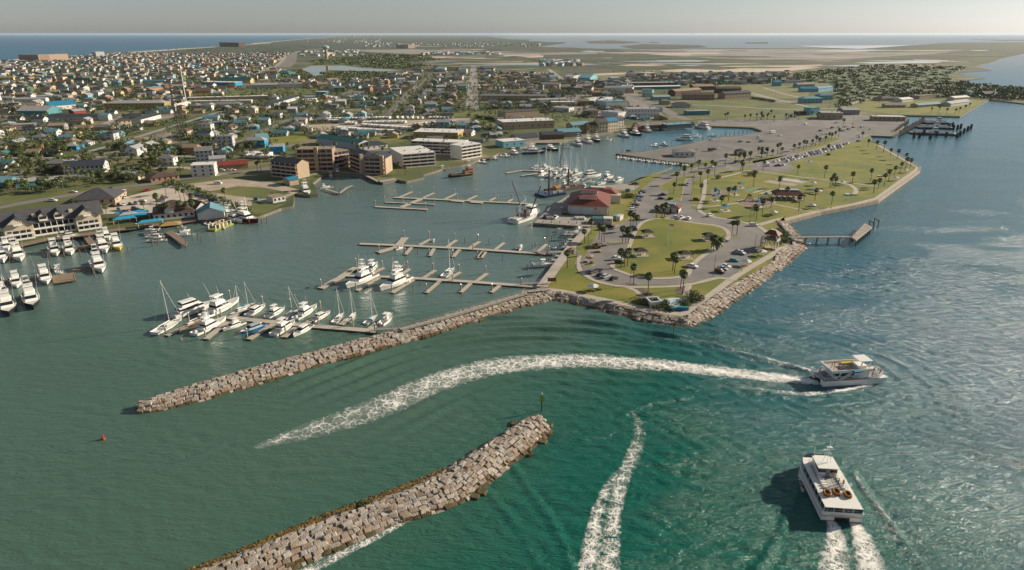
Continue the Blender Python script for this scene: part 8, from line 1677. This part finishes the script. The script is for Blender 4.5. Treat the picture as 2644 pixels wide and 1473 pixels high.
for k in range(34):
    q_=V3(rng.uniform(560,1700),rng.uniform(640,900))
    if clear(q_[0],q_[1],-3,[],-5):later(putcar('suv',CC[k%10],q_,rng.choice([0,1.6]),'c','g',False,1.75),'%s suv'%CC[k%10],'cars parked by town houses')
TP=[tree('tree',6.5,3.4,1,[LEAF,LEAF2]),tree('tree',5,2.8,2,[LEAF2,LEAF2,LEAF]),tree('tree',7.5,3.8,3,[LEAF,LEAF3]),tree('tree',4,2.6,4,[LEAF3,LEAF2])];TN=['round mid-green tree','dark low tree','tall olive-green tree','small olive tree']
TREEZ=TOWNP;cand=[]
for k in range(40000):
    if k%5<3:sx_=rng.uniform(-20,2100);sy_=120+400*rng.random()**1.5;x,y=P(sx_,sy_)
    else:hx_=houses[int(len(houses)*rng.random()**1.6)];a_=rng.uniform(0,6.28);x,y=hx_[0]+11*math.cos(a_),hx_[1]+13*math.sin(a_)
    if not inpoly((x,y),TREEZ):continue
    if not-20<proj(x,y)[0]<2660:continue
    cand.append((x,y))
    if len(cand)>13000:break
near_=[c for c in cand if c[1]<900];rng.shuffle(near_);near_=near_[:1400]
for(x0_,x1_,y0_,y1_),n_ in(((0,480,960,1250),90),((680,860,940,1100),22),((1040,1260,980,1110),22),((1650,1950,950,1150),36),((2100,2480,850,980),30),((150,560,1290,1430),26),((1380,1560,1200,1260),10)):
    near_+=[V1(rng.uniform(x0_,x1_),rng.uniform(y0_,y1_)) for _ in range(n_)]
near_=near_;keep=[c for c in near_ if clear(c[0],c[1],1,NOT_,2)];far_=[c for c in cand if c[1]>=900]
keep.sort(key=lambda c:c[1]);npalm=0
for k,(x,y) in enumerate(keep[:420]):
    if k%3==1 and npalm<110:npalm+=1;putpalm((x,y),k%2)
    elif k-npalm<300:i=rng.choice([0,1,1,2,3]);later(put(TP[i],(x,y,1.6),rng.uniform(0,6),rng.uniform(.75,1.25),'t','tree','t'),TN[i],'trees of the town')
def clump(b,x,y,h,rad,r,n,leaf,mats,z=1.6):
    leafclumps(b,r,x,y,z+h*.55,rad,h*.5,n,leaf,mats)
b=MB();rr=random.Random(8)
for x,y in keep[420:]+far_[:10500]:
    d_=y/1000;n=int(46/max(1,d_**.8));clump(b,x,y,rr.uniform(3.5,7.5),rr.uniform(2,4.4),rr,max(12,n),.75*max(1,d_**.5),[LEAF,LEAF2,LEAF2])
tag(b.build('town_trees'),'remaining trees scattered through the distant town',kind='stuff')
SCL=M('scrub_leaf',(.10,.125,.045),.8,.2,.2)
b=MB();sc=[p for n,p in SHEETS if n in('scrub_ground','scrub_belt','pond_bank')];pt_=pts(V4,[(1140,690),(1560,640),(1700,600),(1900,570),(2200,590),(2511,625),(2700,640),(2700,740),(2180,705),(1850,700),(1500,690)])
for poly,n,w_ in[(p,800,1) for p in sc]+[(pt_,420,2)]:
    ys=[proj(*q)[1] for q in poly];xs=[proj(*q)[0] for q in poly];c_=0
    for k in range(n*4):
        x,y=P(rr.uniform(min(xs),max(xs)),rr.uniform(min(ys),max(ys)))
        if c_<n and inpoly((x,y),poly):c_+=1;s_=rr.uniform(.6,1.6)*max(1,y/900);clump(b,x,y,(1.3 if w_==1 else 5.5)*s_**.5,(3.5 if w_==1 else 5)*s_,rr,16 if w_==1 else 26,1.0*s_,[SCL,LEAF3,LEAF] if w_==1 else[LEAF2,LEAF,LEAF3])
for L_ in(pts(L1,[(1215,262),(1400,320),(1560,385),(1680,432),(1780,470)]),pts(V3,[(0,800),(120,790),(290,790)]),pts(V1,[(80,1230),(500,1240)]),pts(V2,[(2080,880),(2280,900)]),pts(V3,[(255,560),(390,570)]),pts(V3,[(470,570),(580,580)]),pts(V3,[(840,770),(920,780)]),pts(V3,[(2300,700),(2511,735)])):
    for q in resample(L_,40):clump(b,q[0]+rr.uniform(-2,2),q[1]+rr.uniform(-2,2),3.2,2.2,rr,60,.5,[LEAF,LEAF2])
tag(b.build('coastal_scrub'),'low coastal scrub covering the flats and the wooded point',kind='stuff')
label_all()
# ------------------------------------------------------------------ haze
b=MB();hz=bpy.data.materials.new('haze');hz.use_nodes=True;nt=hz.node_tree;nt.nodes.clear();pv=nt.nodes.new('ShaderNodeVolumePrincipled');ou=nt.nodes.new('ShaderNodeOutputMaterial')
pv.inputs['Color'].default_value=(.74,.84,.95,1);pv.inputs['Density'].default_value=1.4e-5;pv.inputs['Anisotropy'].default_value=.2;nt.links.new(pv.outputs[0],ou.inputs['Volume'])
b.box(-90000,90000,-3000,110000,-5,112,hz);o=b.build('haze');tag(o,'pale coastal haze filling the air above town and sea',kind='stuff')
